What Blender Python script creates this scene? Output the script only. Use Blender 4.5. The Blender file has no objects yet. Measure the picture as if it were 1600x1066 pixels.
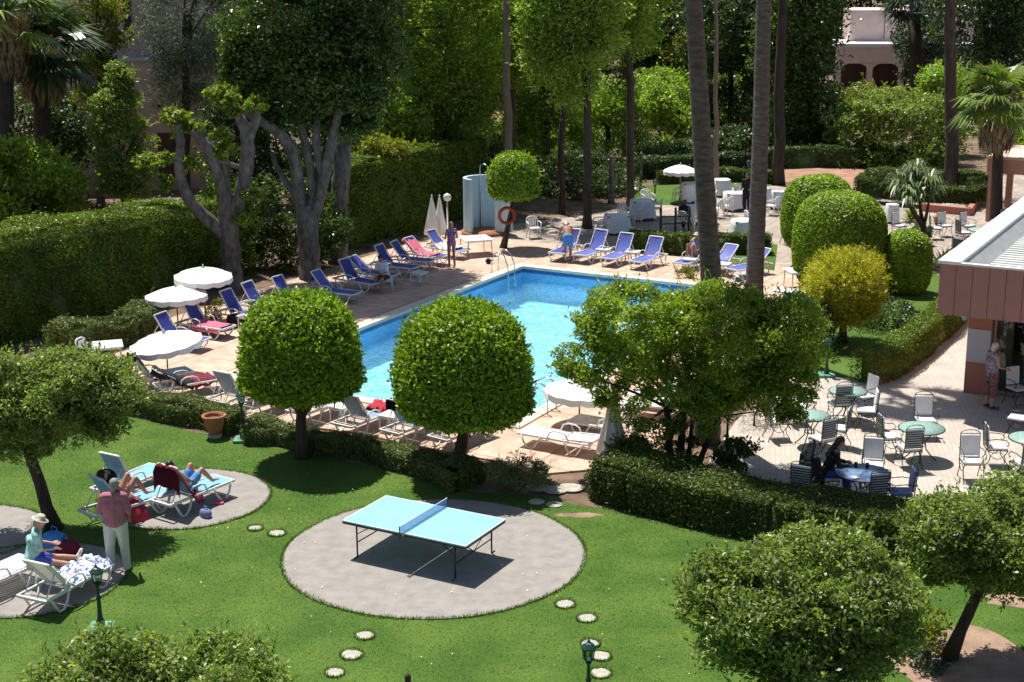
import bpy, bmesh, math, random
import numpy as np
from math import radians, sin, cos, tan, pi, atan2, hypot, sqrt
from mathutils import Vector, Matrix
from mathutils.geometry import tessellate_polygon

S = bpy.context.scene
COL = S.collection

# ------------------------------------------------------------------ camera
FOC, PITCH, H, ROLL = 2313.55, 0.25653, 11.2207, 0.00537
cam_d = bpy.data.cameras.new('camera'); cam = bpy.data.objects.new('camera', cam_d); COL.objects.link(cam)
cam_d.sensor_fit = 'HORIZONTAL'; cam_d.sensor_width = 36.0; cam_d.lens = 36.0*FOC/1600.0
cam_d.clip_start = 0.1; cam_d.clip_end = 2000.0
_f = Vector((0, cos(PITCH), -sin(PITCH))); _r0 = Vector((1, 0, 0)); _u0 = Vector((0, sin(PITCH), cos(PITCH)))
_r = _r0*cos(ROLL)-_u0*sin(ROLL); _u = _r0*sin(ROLL)+_u0*cos(ROLL)
M4 = Matrix(((_r.x, _u.x, -_f.x, 0), (_r.y, _u.y, -_f.y, 0), (_r.z, _u.z, -_f.z, H), (0, 0, 0, 1)))
cam.matrix_world = M4
S.camera = cam

# ------------------------------------------------------------------ world, sun, exposure
SUN_EL = radians(68.0); SDX, SDY = -0.5437, 0.8393          # horizontal direction towards the sun
W = bpy.data.worlds.new("World"); S.world = W; W.use_nodes = True
nt = W.node_tree; sky = nt.nodes.new('ShaderNodeTexSky'); sky.sky_type = 'NISHITA'; sky.sun_disc = False
sky.sun_elevation = SUN_EL; sky.sun_rotation = atan2(SDX, SDY)
nt.links.new(sky.outputs[0], nt.nodes['Background'].inputs[0]); nt.nodes['Background'].inputs[1].default_value = 0.072
sd = bpy.data.lights.new('sun', 'SUN'); sd.energy = 5.0; sd.angle = radians(0.53); sd.color = (1.0, 0.955, 0.88)
sun = bpy.data.objects.new('sun', sd); COL.objects.link(sun)
sv = Vector((SDX*cos(SUN_EL), SDY*cos(SUN_EL), sin(SUN_EL)))
sun.rotation_euler = sv.to_track_quat('Z', 'Y').to_euler(); sun.location = (-20, 60, 60)
S.view_settings.view_transform = 'Standard'; S.view_settings.look = 'None'
S.view_settings.exposure = 0.44; S.view_settings.gamma = 1.0
try: S.cycles.use_fast_gi = False
except Exception: pass
S.cycles.max_bounces = 8; S.cycles.transparent_max_bounces = 8

rng = np.random.default_rng(7); random.seed(7)

# ------------------------------------------------------------------ measuring helpers: points of the place in metres
def ray(px, py):
    X = (px-800)/FOC; Y = (533-py)/FOC
    return _f + _r*X + _u*Y
def g(px, py, z=0.0):
    d = ray(px, py); t = (z-H)/d.z
    return Vector((d.x*t, d.y*t, z))
def w(px, py, Yd):
    d = ray(px, py); t = Yd/d.y
    return Vector((d.x*t, Yd, H+d.z*t))
TH = 1.065
E1 = Vector((cos(TH), sin(TH), 0)); E2 = Vector((sin(TH), -cos(TH), 0))     # the pool's two directions
A1 = TH; A2 = TH-pi/2
def pf(a, b, z=0): return E2*a + E1*b + Vector((0, 0, z))     # pool frame: a along E2, b along E1
def heading(p, q): return atan2(q.y-p.y, q.x-p.x)

# ------------------------------------------------------------------ materials
def new_mat(name):
    m = bpy.data.materials.new(name); m.use_nodes = True
    return m, m.node_tree, m.node_tree.nodes['Principled BSDF']
def N(t, kind, **kw):
    n = t.nodes.new(kind)
    for k, v in kw.items():
        if k in n.inputs.keys() if hasattr(n.inputs, 'keys') else False: n.inputs[k].default_value = v
        else: setattr(n, k, v)
    return n
def c4(c): return (c[0], c[1], c[2], 1)
def mat(name, col, rough=0.6, var=0.12, scale=6.0, bump=0.0, bscale=None, metal=0.0, col2=None, coat=0.0, spec=None, detail=4):
    m, t, b = new_mat(name)
    tc = t.nodes.new('ShaderNodeTexCoord')
    n = t.nodes.new('ShaderNodeTexNoise'); n.inputs['Scale'].default_value = scale; n.inputs['Detail'].default_value = detail
    t.links.new(tc.outputs['Object'], n.inputs['Vector'])
    r = t.nodes.new('ShaderNodeValToRGB')
    lo = tuple(max(0, x*(1-var)) for x in col); hi = tuple(min(1, x*(1+var)) for x in (col2 or col))
    r.color_ramp.elements[0].position = 0.3; r.color_ramp.elements[1].position = 0.7
    r.color_ramp.elements[0].color = c4(lo); r.color_ramp.elements[1].color = c4(hi)
    t.links.new(n.outputs['Fac'], r.inputs['Fac']); t.links.new(r.outputs['Color'], b.inputs['Base Color'])
    b.inputs['Roughness'].default_value = rough; b.inputs['Metallic'].default_value = metal
    if coat: b.inputs['Coat Weight'].default_value = coat
    if spec is not None: b.inputs['Specular IOR Level'].default_value = spec
    if bump:
        n2 = t.nodes.new('ShaderNodeTexNoise'); n2.inputs['Scale'].default_value = bscale or scale*4; n2.inputs['Detail'].default_value = 5
        t.links.new(tc.outputs['Object'], n2.inputs['Vector'])
        bp = t.nodes.new('ShaderNodeBump'); bp.inputs['Strength'].default_value = bump; bp.inputs['Distance'].default_value = 0.03
        t.links.new(n2.outputs['Fac'], bp.inputs['Height']); t.links.new(bp.outputs['Normal'], b.inputs['Normal'])
    return m
def leafmat(name, cols, trans=0.35, rough=0.45, patch=0.7, pv=0.35, tint=(1.15, 1.25, 0.5)):
    m, t, b = new_mat(name)
    gm = t.nodes.new('ShaderNodeNewGeometry'); tc = t.nodes.new('ShaderNodeTexCoord')
    r = t.nodes.new('ShaderNodeValToRGB'); el = r.color_ramp.elements
    while len(el) < len(cols): el.new(0.5)
    for i, c in enumerate(cols): el[i].position = i/(len(cols)-1); el[i].color = c4(c)
    t.links.new(gm.outputs['Random Per Island'], r.inputs['Fac'])
    n = t.nodes.new('ShaderNodeTexNoise'); n.inputs['Scale'].default_value = patch; n.inputs['Detail'].default_value = 3
    t.links.new(tc.outputs['Object'], n.inputs['Vector'])
    mr = t.nodes.new('ShaderNodeMapRange'); mr.inputs[1].default_value = 0.3; mr.inputs[2].default_value = 0.7
    mr.inputs[3].default_value = 1-pv; mr.inputs[4].default_value = 1+pv
    t.links.new(n.outputs['Fac'], mr.inputs[0])
    mx = t.nodes.new('ShaderNodeVectorMath'); mx.operation = 'SCALE'
    t.links.new(r.outputs['Color'], mx.inputs[0]); t.links.new(mr.outputs[0], mx.inputs['Scale'])
    t.links.new(mx.outputs[0], b.inputs['Base Color']); b.inputs['Roughness'].default_value = rough
    b.inputs['Specular IOR Level'].default_value = 0.45
    tr = t.nodes.new('ShaderNodeBsdfTranslucent'); mt = t.nodes.new('ShaderNodeVectorMath'); mt.operation = 'MULTIPLY'
    t.links.new(mx.outputs[0], mt.inputs[0]); mt.inputs[1].default_value = tint
    t.links.new(mt.outputs[0], tr.inputs['Color'])
    ms = t.nodes.new('ShaderNodeMixShader'); ms.inputs[0].default_value = trans
    t.links.new(b.outputs[0], ms.inputs[1]); t.links.new(tr.outputs[0], ms.inputs[2])
    t.links.new(ms.outputs[0], t.nodes['Material Output'].inputs['Surface'])
    return m
def barkmat(name, c1, c2, zs=0.25, scale=7, bump=0.6):
    m, t, b = new_mat(name)
    tc = t.nodes.new('ShaderNodeTexCoord'); mp = t.nodes.new('ShaderNodeMapping'); mp.inputs['Scale'].default_value = (1, 1, zs)
    t.links.new(tc.outputs['Object'], mp.inputs['Vector'])
    n = t.nodes.new('ShaderNodeTexNoise'); n.inputs['Scale'].default_value = scale; n.inputs['Detail'].default_value = 8; n.inputs['Roughness'].default_value = 0.65
    t.links.new(mp.outputs[0], n.inputs['Vector'])
    r = t.nodes.new('ShaderNodeValToRGB'); r.color_ramp.elements[0].position = 0.33; r.color_ramp.elements[1].position = 0.68
    r.color_ramp.elements[0].color = c4(c1); r.color_ramp.elements[1].color = c4(c2)
    t.links.new(n.outputs['Fac'], r.inputs['Fac']); t.links.new(r.outputs['Color'], b.inputs['Base Color'])
    b.inputs['Roughness'].default_value = 0.9
    bp = t.nodes.new('ShaderNodeBump'); bp.inputs['Strength'].default_value = bump; bp.inputs['Distance'].default_value = 0.05
    t.links.new(n.outputs['Fac'], bp.inputs['Height']); t.links.new(bp.outputs['Normal'], b.inputs['Normal'])
    return m
def brickmat(name, c1, c2, mortar, bw, bh, msize, ang, big=None, bigcol=None, rough=0.75, bump=0.3, offset=0.5, stain=0.25, ox=0, oy=0):
    m, t, b = new_mat(name)
    tc = t.nodes.new('ShaderNodeTexCoord'); mp = t.nodes.new('ShaderNodeMapping'); mp.vector_type = 'POINT'
    mp.inputs['Rotation'].default_value = (0, 0, -ang); mp.inputs['Location'].default_value = (ox, oy, 0)
    t.links.new(tc.outputs['Object'], mp.inputs['Vector'])
    def br(c1, c2, mo, bw, bh, ms, off, bias=0.0):
        k = t.nodes.new('ShaderNodeTexBrick'); k.offset = off
        k.inputs['Color1'].default_value = c4(c1); k.inputs['Color2'].default_value = c4(c2); k.inputs['Mortar'].default_value = c4(mo)
        k.inputs['Scale'].default_value = 1.0; k.inputs['Brick Width'].default_value = bw; k.inputs['Row Height'].default_value = bh
        k.inputs['Mortar Size'].default_value = ms; k.inputs['Mortar Smooth'].default_value = 0.2; k.inputs['Bias'].default_value = bias
        t.links.new(mp.outputs[0], k.inputs['Vector']); return k
    k = br(c1, c2, mortar, bw, bh, msize, offset)
    out = k.outputs['Color']
    n = t.nodes.new('ShaderNodeTexNoise'); n.inputs['Scale'].default_value = 0.9; n.inputs['Detail'].default_value = 7; n.inputs['Roughness'].default_value = 0.65
    t.links.new(tc.outputs['Object'], n.inputs['Vector'])
    mr = t.nodes.new('ShaderNodeMapRange'); mr.inputs[1].default_value = 0.3; mr.inputs[2].default_value = 0.7
    mr.inputs[3].default_value = 1-stain; mr.inputs[4].default_value = 1+stain*0.6
    t.links.new(n.outputs['Fac'], mr.inputs[0])
    mx = t.nodes.new('ShaderNodeVectorMath'); mx.operation = 'SCALE'
    t.links.new(out, mx.inputs[0]); t.links.new(mr.outputs[0], mx.inputs['Scale']); out = mx.outputs[0]
    if big:
        k2 = br((0, 0, 0), (0, 0, 0), (1, 1, 1), big, big, 0.022, 0.0)
        mm = t.nodes.new('ShaderNodeMixRGB'); t.links.new(k2.outputs['Fac'], mm.inputs['Fac'])
        t.links.new(out, mm.inputs['Color1']); mm.inputs['Color2'].default_value = c4(bigcol); out = mm.outputs[0]
    t.links.new(out, b.inputs['Base Color']); b.inputs['Roughness'].default_value = rough
    bp = t.nodes.new('ShaderNodeBump'); bp.inputs['Strength'].default_value = bump; bp.inputs['Distance'].default_value = 0.01; bp.invert = True
    t.links.new(k.outputs['Fac'], bp.inputs['Height']); t.links.new(bp.outputs['Normal'], b.inputs['Normal'])
    return m

# ------------------------------------------------------------------ object helpers
def link(o, parent=None):
    COL.objects.link(o)
    if parent is not None: o.parent = parent
    return o
def tag(o, label=None, cat=None, group=None, kind=None):
    if label: o['label'] = label
    if cat: o['category'] = cat
    if group: o['group'] = group
    if kind: o['kind'] = kind
    return o
def empty(name, loc, rz=0.0, label=None, cat=None, group=None):
    o = bpy.data.objects.new(name, None); o.empty_display_size = 0.2
    link(o); o.location = loc; o.rotation_euler = (0, 0, rz)
    return tag(o, label, cat, group)
def dup(o, loc=None, rz=None, label=None, group=None, scale=None):
    def rec(a, par):
        c = a.copy(); link(c, par)
        for ch in a.children: rec(ch, c)
        return c
    c = rec(o, None)
    if loc is not None: c.location = loc
    if rz is not None: c.rotation_euler = (0, 0, rz)
    if label: c['label'] = label
    if group: c['group'] = group
    if scale: c.scale = scale
    return c
class MB:
    """collects shapes for ONE mesh object"""
    def __init__(s): s.v = []; s.f = []; s.sm = []
    def add(s, vs, fs, smooth=False, tf=None):
        o = len(s.v)
        for p in vs:
            p = Vector(p); s.v.append(tf @ p if tf is not None else p)
        for f in fs: s.f.append([i+o for i in f]); s.sm.append(smooth)
        return s
    def box(s, c, d, rz=0.0, ry=0.0, rx=0.0, bev=0.0, tf=None):
        x, y, z = d[0]/2, d[1]/2, d[2]/2
        R = Matrix.Translation(c) @ Matrix.Rotation(rz, 4, 'Z') @ Matrix.Rotation(ry, 4, 'Y') @ Matrix.Rotation(rx, 4, 'X')
        if tf is not None: R = tf @ R
        b = min(bev, x*.9, y*.9, z*.9)
        if b <= 0:
            vs = [(sx*x, sy*y, sz*z) for sz in (-1, 1) for sy in (-1, 1) for sx in (-1, 1)]
            return s.add(vs, [(0, 2, 3, 1), (4, 5, 7, 6), (0, 1, 5, 4), (1, 3, 7, 5), (3, 2, 6, 7), (2, 0, 4, 6)], tf=R)
        bm = bmesh.new(); bmesh.ops.create_cube(bm, size=1.0)
        for q in bm.verts: q.co = Vector((q.co.x*2*x, q.co.y*2*y, q.co.z*2*z))
        bmesh.ops.bevel(bm, geom=list(bm.edges), offset=b, segments=2, affect='EDGES', profile=0.5)
        bm.verts.ensure_lookup_table()
        vs = [q.co.copy() for q in bm.verts]; fs = [[q.index for q in f.verts] for f in bm.faces]; bm.free()
        return s.add(vs, fs, tf=R)
    def tube(s, pts, r, n=8, cap=True, flat=1.0, closed=False):
        pts = [Vector(p) for p in pts]; m = len(pts)
        rs = list(r) if hasattr(r, '__len__') else [r]*m
        up = None; vs = []; fs = []
        for i, p in enumerate(pts):
            if closed: d = pts[(i+1) % m]-pts[i-1]
            else: d = pts[min(i+1, m-1)]-pts[max(i-1, 0)]
            if d.length < 1e-9: d = Vector((0, 0, 1))
            d.normalize()
            if up is None:
                a = Vector((0, 0, 1)) if abs(d.z) < 0.9 else Vector((1, 0, 0)); up = d.cross(a).normalized()
            up = (up-d*up.dot(d)); up = up.normalized() if up.length > 1e-6 else d.orthogonal().normalized()
            sd_ = d.cross(up)
            for k in range(n):
                a = 2*pi*k/n; vs.append(p+(up*cos(a)+sd_*sin(a)*flat)*rs[i])
        lim = m if closed else m-1
        for i in range(lim):
            for k in range(n):
                j = (i+1) % m
                fs.append((i*n+k, i*n+(k+1) % n, j*n+(k+1) % n, j*n+k))
        s.add(vs, fs, True)
        if cap and not closed:
            o = len(s.v)-len(vs)
            s.f.append([o+k for k in range(n)][::-1]); s.sm.append(False)
            s.f.append([o+(m-1)*n+k for k in range(n)]); s.sm.append(False)
        return s
    def lathe(s, prof, c=(0, 0, 0), n=24, smooth=True, wob=None):
        vs = []; fs = []; m = len(prof); c = Vector(c)
        for i, (r, z) in enumerate(prof):
            for k in range(n):
                a = 2*pi*k/n; rr = max(r, 1e-4); rr = rr*(wob(a) if wob else 1)
                vs.append(c+Vector((rr*cos(a), rr*sin(a), z)))
        for i in range(m-1):
            for k in range(n): fs.append((i*n+k, i*n+(k+1) % n, (i+1)*n+(k+1) % n, (i+1)*n+k))
        s.add(vs, fs, smooth)
        o = len(s.v)-len(vs)
        s.f.append([o+k for k in range(n)][::-1]); s.sm.append(False)
        s.f.append([o+(m-1)*n+k for k in range(n)]); s.sm.append(False)
        return s
    def prism(s, poly, z0, z1):
        n = len(poly); vs = [(p[0], p[1], z0) for p in poly]+[(p[0], p[1], z1) for p in poly]
        fs = [list(range(n))[::-1], list(range(n, 2*n))]+[(i, (i+1) % n, n+(i+1) % n, n+i) for i in range(n)]
        return s.add(vs, fs)
    def build(s, name, m, parent=None, loc=None, smooth=None):
        me = bpy.data.meshes.new(name); me.from_pydata([tuple(v) for v in s.v], [], s.f)
        me.polygons.foreach_set('use_smooth', [bool(x) if smooth is None else smooth for x in s.sm]); me.update()
        me.materials.append(m)
        o = bpy.data.objects.new(name, me); link(o, parent)
        if loc is not None: o.location = loc
        return o
def sheet(name, loops, z, m, kind='structure', thick=None):
    """flat polygon (first loop outer, the rest holes) as one object"""
    L = [[Vector((p[0], p[1], 0)) for p in lp] for lp in loops]
    tris = tessellate_polygon(L); allp = [p for lp in L for p in lp]
    vs = [(p.x, p.y, z) for p in allp]; fs = []
    for t in tris:
        a, b_, c_ = [allp[i] for i in t]
        fs.append(t if (b_-a).cross(c_-a).z > 0 else t[::-1])
    if thick:
        n = len(allp); vs += [(p.x, p.y, z-thick) for p in allp]; o = 0
        for lp in L:
            k = len(lp)
            for i in range(k): fs.append((o+i, o+(i+1) % k, n+o+(i+1) % k, n+o+i))
            o += k
    me = bpy.data.meshes.new(name); me.from_pydata(vs, [], fs); me.update(); me.materials.append(m)
    if thick:
        bm = bmesh.new(); bm.from_mesh(me); bmesh.ops.recalc_face_normals(bm, faces=bm.faces); bm.to_mesh(me); bm.free()
    o = bpy.data.objects.new(name, me); link(o)
    if kind: o['kind'] = kind
    return o
def gp(*px): return [g(a, b) for a, b in px]
def smooth_loop(pts, it=2):
    for _ in range(it):
        q = []
        for i in range(len(pts)):
            a = pts[i]; b = pts[(i+1) % len(pts)]
            q += [a*0.75+b*0.25, a*0.25+b*0.75]
        pts = q
    return pts
def circle(c, r, n=64, jit=0.0):
    ph = random.random()*6
    return [Vector((c[0]+r*cos(2*pi*k/n)*(1+jit*sin(3*2*pi*k/n+ph)), c[1]+r*sin(2*pi*k/n)*(1+jit*sin(5*2*pi*k/n+ph)), 0)) for k in range(n)]

# ------------------------------------------------------------------ foliage
def quad_object(name, V, m, parent, core=None, F3=None):
    """V: (n,4,3) leaf quads; core: (verts, quads)"""
    n = V.shape[0]; verts = V.reshape(-1, 3); faces = np.arange(n*4).reshape(-1, 4)
    if core is not None:
        cv, cf = core; faces = np.concatenate([faces, np.asarray(cf)+len(verts)]); verts = np.concatenate([verts, np.asarray(cv)])
    me = bpy.data.meshes.new(name)
    me.vertices.add(len(verts)); me.vertices.foreach_set('co', verts.astype(np.float32).ravel())
    me.loops.add(faces.size); me.loops.foreach_set('vertex_index', faces.astype(np.int32).ravel())
    me.polygons.add(len(faces)); me.polygons.foreach_set('loop_start', np.arange(0, faces.size, 4, dtype=np.int32))
    me.polygons.foreach_set('loop_total', np.full(len(faces), 4, dtype=np.int32))
    me.update(calc_edges=True); me.materials.append(m)
    o = bpy.data.objects.new(name, me); link(o, parent); return o
def leaf_quads(P, Nn, size, aspect=0.5, spread=0.8, fold=0.0, R=None, droop=0.0):
    R = R or rng
    n = len(P); nrm = Nn + R.normal(size=(n, 3))*spread
    nrm /= np.linalg.norm(nrm, axis=1, keepdims=True)+1e-9
    a = R.normal(size=(n, 3)); a[:, 2] -= droop
    t = a-nrm*np.sum(a*nrm, 1, keepdims=True); t /= np.linalg.norm(t, axis=1, keepdims=True)+1e-9
    b = np.cross(nrm, t); s = (size*R.uniform(0.65, 1.3, n))[:, None]
    lift = nrm*s*0.12
    p0 = P-t*s*0.5; p2 = P+t*s*0.5-lift; p1 = P+b*s*aspect*0.5-t*s*0.07+lift; p3 = P-b*s*aspect*0.5-t*s*0.07+lift
    return np.stack([p0, p1, p2, p3], 1)
def rdir(n, R=None):
    R = R or rng
    d = R.normal(size=(n, 3)); return d/np.linalg.norm(d, axis=1, keepdims=True)
def bumpy(d, seed, amp, f=3.0):
    R = np.random.default_rng(seed); out = np.zeros(len(d))
    for k in range(7):
        a = R.normal(size=3)*f*(0.6+0.35*k); out += np.sin(d@a+R.uniform(0, 6))/(1+0.5*k)
    return out*amp*0.45
def cubesphere(k=10):
    vs = []; fs = []
    for ax in range(3):
        for sg in (-1, 1):
            o = len(vs)
            for i in range(k+1):
                for j in range(k+1):
                    u = tan((i/k-.5)*pi/2); v = tan((j/k-.5)*pi/2); p = [0, 0, 0]; p[ax] = sg; p[(ax+1) % 3] = u*sg; p[(ax+2) % 3] = v
                    vs.append(p)
            for i in range(k):
                for j in range(k): fs.append((o+i*(k+1)+j, o+(i+1)*(k+1)+j, o+(i+1)*(k+1)+j+1, o+i*(k+1)+j+1))
    V = np.array(vs, float); V /= np.linalg.norm(V, axis=1, keepdims=True); return V, np.array(fs)
CS = cubesphere(10)
def sup_r(d, n, flat_bottom=1.0):
    dd = np.abs(d)
    t = ((dd[:, 0]**2+dd[:, 1]**2)**(n/2)+dd[:, 2]**n)**(-1/n)
    return t
def clipped_crown(c, rad, count, size, seed, n=2.6, noise=0.05, depth=0.10, spread=0.7, core=0.9, f=2.5, zcut=-1.0, stray=0.0, aspect=0.5, sprig=None):
    R = np.random.default_rng(seed); rad = np.array(rad, float); c = np.array(c, float)
    d = rdir(int(count*1.15), R); t = sup_r(d, n)*(1+bumpy(d, seed, noise, f))
    nm = np.sign(d)*np.abs(d)**(n-1)/rad; nm /= np.linalg.norm(nm, axis=1, keepdims=True)
    ins = 1-depth*R.random(len(d))**1.5 + stray*R.exponential(1.0, len(d))*(R.random(len(d)) < .12)
    L = d*t[:, None]; L[:, 2] = np.where(L[:, 2] < zcut, zcut+(L[:, 2]-zcut)*.28, L[:, 2])
    P = c+rad*L*ins[:, None]; LL = L
    V = leaf_quads(P, nm+np.array([0, 0, .35]), size, aspect, spread, R=R)
    if sprig:
        ns, sl, k = sprig; j = R.integers(0, len(d), ns); D = nm[j]+np.array([0, 0, .55])+R.normal(size=(ns, 3))*.25; D /= np.linalg.norm(D, axis=1, keepdims=True)
        V = np.concatenate([V, sprigs(c+rad*LL[j]*.96, D, sl, k, size, R, aspect)])
    d2 = CS[0]; t2 = sup_r(d2, n)*(1+bumpy(d2, seed, noise, f))*core; L2 = d2*t2[:, None]; L2[:, 2] = np.where(L2[:, 2] < zcut*core, zcut*core+(L2[:, 2]-zcut*core)*.28, L2[:, 2])
    return V, (c+rad*L2, CS[1])
def sprigs(P0, D, L, k, size, R, aspect=.4):
    """short leafy twigs that stick out of a crown: leaves set along each twig"""
    n = len(P0); t = (np.arange(k)+.5)/k; l_ = L*R.uniform(.5, 1.3, n)
    P = (P0[:, None, :]+D[:, None, :]*(l_[:, None]*t[None, :])[:, :, None]).reshape(-1, 3); Dr = np.repeat(D, k, 0)
    a = Dr*.9+R.normal(size=P.shape)*.55; a /= np.linalg.norm(a, axis=1, keepdims=True); b = np.cross(a, R.normal(size=P.shape)); b /= np.linalg.norm(b, axis=1, keepdims=True)+1e-9
    s_ = (size*R.uniform(.7, 1.3, len(P)))[:, None]
    return np.stack([P, P+a*s_*.5+b*s_*aspect*.5, P+a*s_, P+a*s_*.5-b*s_*aspect*.5], 1)
def clump_crown(c, rad, nclump, crad, per, size, seed, up=0.5, spread=0.9, inner=0.35, aspect=0.5, squash=0.75, zmin=None, shellp=0.45, droop=0.0, centers=None):
    R = np.random.default_rng(seed); rad = np.array(rad, float); c = np.array(c, float)
    if centers is None:
        d = rdir(nclump, R); rr = R.uniform(inner, 1, nclump)**shellp
        C = c+d*rad*rr[:, None]*(1+bumpy(d, seed, .12))[:, None]
    else: C = np.array(centers, float); nclump = len(C)
    cr = crad*R.uniform(0.6, 1.35, nclump)
    idx = np.repeat(np.arange(nclump), per); n = len(idx)
    d = rdir(n, R); d[:, 2] = np.where(R.random(n) < 0.35, np.abs(d[:, 2]), d[:, 2])
    q = R.uniform(0.25, 1, n)**0.45
    off = d*(cr[idx]*q)[:, None]; off[:, 2] *= squash
    P = C[idx]+off
    nm = d*0.6+np.array([0, 0, up])
    if zmin is not None:
        k = P[:, 2] > zmin; P = P[k]; nm = nm[k]
    V = leaf_quads(P, nm, size, aspect, spread, R=R, droop=droop)
    ns = max(1, n//45); j = R.integers(0, nclump, ns); D = rdir(ns, R); P0 = C[j]+D*(cr[j]*.85)[:, None]*np.array([1, 1, squash]); D = D*.8+np.array([0, 0, .5]); D /= np.linalg.norm(D, axis=1, keepdims=True)
    if zmin is None: V = np.concatenate([V, sprigs(P0, D, crad*.75, 6, size, R, aspect)])
    return V, C
def limbs(mb, base, top, rb, rt, targets, r_end=0.03, seed=0, wob=0.12, n=9):
    """trunk from base to top, then limbs from the trunk top to the targets"""
    R = random.Random(seed); base = Vector(base); top = Vector(top); pts = []; rs = []
    L = (top-base).length; k = max(3, int(L/0.5))
    for i in range(k+1):
        t = i/k; p = base.lerp(top, t)+Vector((R.uniform(-1, 1), R.uniform(-1, 1), 0))*wob*sin(pi*t)*rb*2
        pts.append(p); rs.append((rb*(1-t)+rt*t)*(1+(0.35 if i == 0 else 0)))
    mb.tube(pts, rs, n)
    for tg in targets:
        tg = Vector(tg); st = base.lerp(top, R.uniform(0.8, 1.0)); L = (tg-st).length
        mid = st.lerp(tg, .45)+Vector((R.uniform(-1, 1), R.uniform(-1, 1), R.uniform(-.4, .5)))*L*.12
        q = []; rr = []
        for i in range(7):
            t = i/6; q.append((st*(1-t)**2+mid*2*t*(1-t)+tg*t*t)); rr.append(rt*0.72*(1-t)+r_end*t)
        mb.tube(q, rr, 6)

# ================================================================== MATERIAL LIBRARY
M = {}
M['soil'] = mat('soil', (.12, .078, .05), .95, .45, 1.3, .8, 14, col2=(.17, .115, .075), detail=8)
M['dirt'] = mat('dirt', (.30, .20, .14), .95, .35, 2.2, .8, 18, detail=8)
M['concrete'] = mat('concrete', (.275, .25, .23), .9, .10, 3.5, .5, 45, col2=(.30, .275, .25), detail=14)
M['stone'] = mat('stone', (.42, .40, .34), .9, .25, 5, .4, 40, detail=8)
M['deck'] = brickmat('deck', (.53, .345, .25), (.64, .45, .34), (.46, .34, .27), .31, .31, .012, A1, big=1.86, bigcol=(.24, .17, .13), offset=0.0)
M['coping'] = brickmat('coping', (.70, .60, .48), (.76, .66, .54), (.5, .42, .34), .5, .5, .01, A1, offset=0.0, stain=.12)
M['patio'] = brickmat('patio', (.46, .395, .335), (.53, .46, .40), (.40, .335, .285), .24, .12, .009, A1+.35, offset=0.5, stain=.15)
M['backpave'] = brickmat('backpave', (.34, .28, .23), (.44, .36, .30), (.24, .19, .15), .4, .4, .012, A1, offset=0.5, stain=.3)
M['redground'] = mat('redground', (.34, .19, .13), .95, .25, 1.2, .5, 20, detail=8)
def lawnmat():
    m, t, b = new_mat('lawn')
    tc = t.nodes.new('ShaderNodeTexCoord')
    def noise(sc, det=6):
        n = t.nodes.new('ShaderNodeTexNoise'); n.inputs['Scale'].default_value = sc; n.inputs['Detail'].default_value = det
        t.links.new(tc.outputs['Object'], n.inputs['Vector']); return n
    a = noise(.8, 7); c = noise(22, 6)
    r1 = t.nodes.new('ShaderNodeValToRGB'); r1.color_ramp.elements[0].position = .35; r1.color_ramp.elements[1].position = .65
    r1.color_ramp.elements[0].color = (.058, .128, .018, 1); r1.color_ramp.elements[1].color = (.108, .182, .030, 1)
    t.links.new(a.outputs['Fac'], r1.inputs['Fac'])
    r2 = t.nodes.new('ShaderNodeValToRGB'); r2.color_ramp.elements[0].position = .3; r2.color_ramp.elements[1].position = .72
    r2.color_ramp.elements[0].color = (.72, .72, .72, 1); r2.color_ramp.elements[1].color = (1.15, 1.15, 1.1, 1)
    t.links.new(c.outputs['Fac'], r2.inputs['Fac'])
    mm = t.nodes.new('ShaderNodeVectorMath'); mm.operation = 'MULTIPLY'
    t.links.new(r1.outputs['Color'], mm.inputs[0]); t.links.new(r2.outputs['Color'], mm.inputs[1])
    t.links.new(mm.outputs[0], b.inputs['Base Color']); b.inputs['Roughness'].default_value = .9; b.inputs['Specular IOR Level'].default_value = .2
    n3 = noise(45, 4)
    bp = t.nodes.new('ShaderNodeBump'); bp.inputs['Strength'].default_value = .8; bp.inputs['Distance'].default_value = .03
    t.links.new(n3.outputs['Fac'], bp.inputs['Height']); t.links.new(bp.outputs['Normal'], b.inputs['Normal'])
    return m
M['lawn'] = lawnmat()
M['blade'] = leafmat('blade', [(0.072, 0.155, 0.018), (0.102, 0.196, 0.024), (0.15, 0.23, 0.036)], trans=0.35, rough=.6, patch=.45, pv=.22)
M['pooltile'] = brickmat('pooltile', (.58, .90, .96), (.64, .93, .97), (.66, .90, .94), .1, .1, .006, A1, offset=0.0, stain=.06, rough=.3, bump=.1)
M['pooltile_wall'] = brickmat('pooltile_wall', (.20, .54, .90), (.25, .60, .93), (.4, .68, .9), .1, .1, .006, 0, offset=0.0, stain=.06, rough=.3, bump=.1)
M['white_plastic'] = mat('white_plastic', (.74, .74, .72), .38, .05, 4)
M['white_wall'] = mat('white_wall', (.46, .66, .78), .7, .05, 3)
M['white_paint'] = mat('white_paint', (.78, .77, .74), .5, .06, 5)
M['canvas'] = mat('canvas', (.80, .79, .76), .85, .04, 6)
M['cloth_white'] = mat('cloth_white', (.74, .76, .80), .85, .04, 6)
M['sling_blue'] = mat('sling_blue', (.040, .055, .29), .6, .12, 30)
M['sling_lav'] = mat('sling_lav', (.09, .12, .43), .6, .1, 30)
M['sling_sky'] = mat('sling_sky', (.18, .42, .68), .6, .1, 30)
M['sling_navy'] = mat('sling_navy', (.05, .085, .16), .6, .12, 30)
M['sling_grey'] = mat('sling_grey', (.22, .32, .44), .6, .1, 30)
M['maroon'] = mat('maroon', (.16, .015, .035), .95, .25, 14)
M['red'] = mat('red', (.42, .03, .055), .95, .2, 14)
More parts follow.
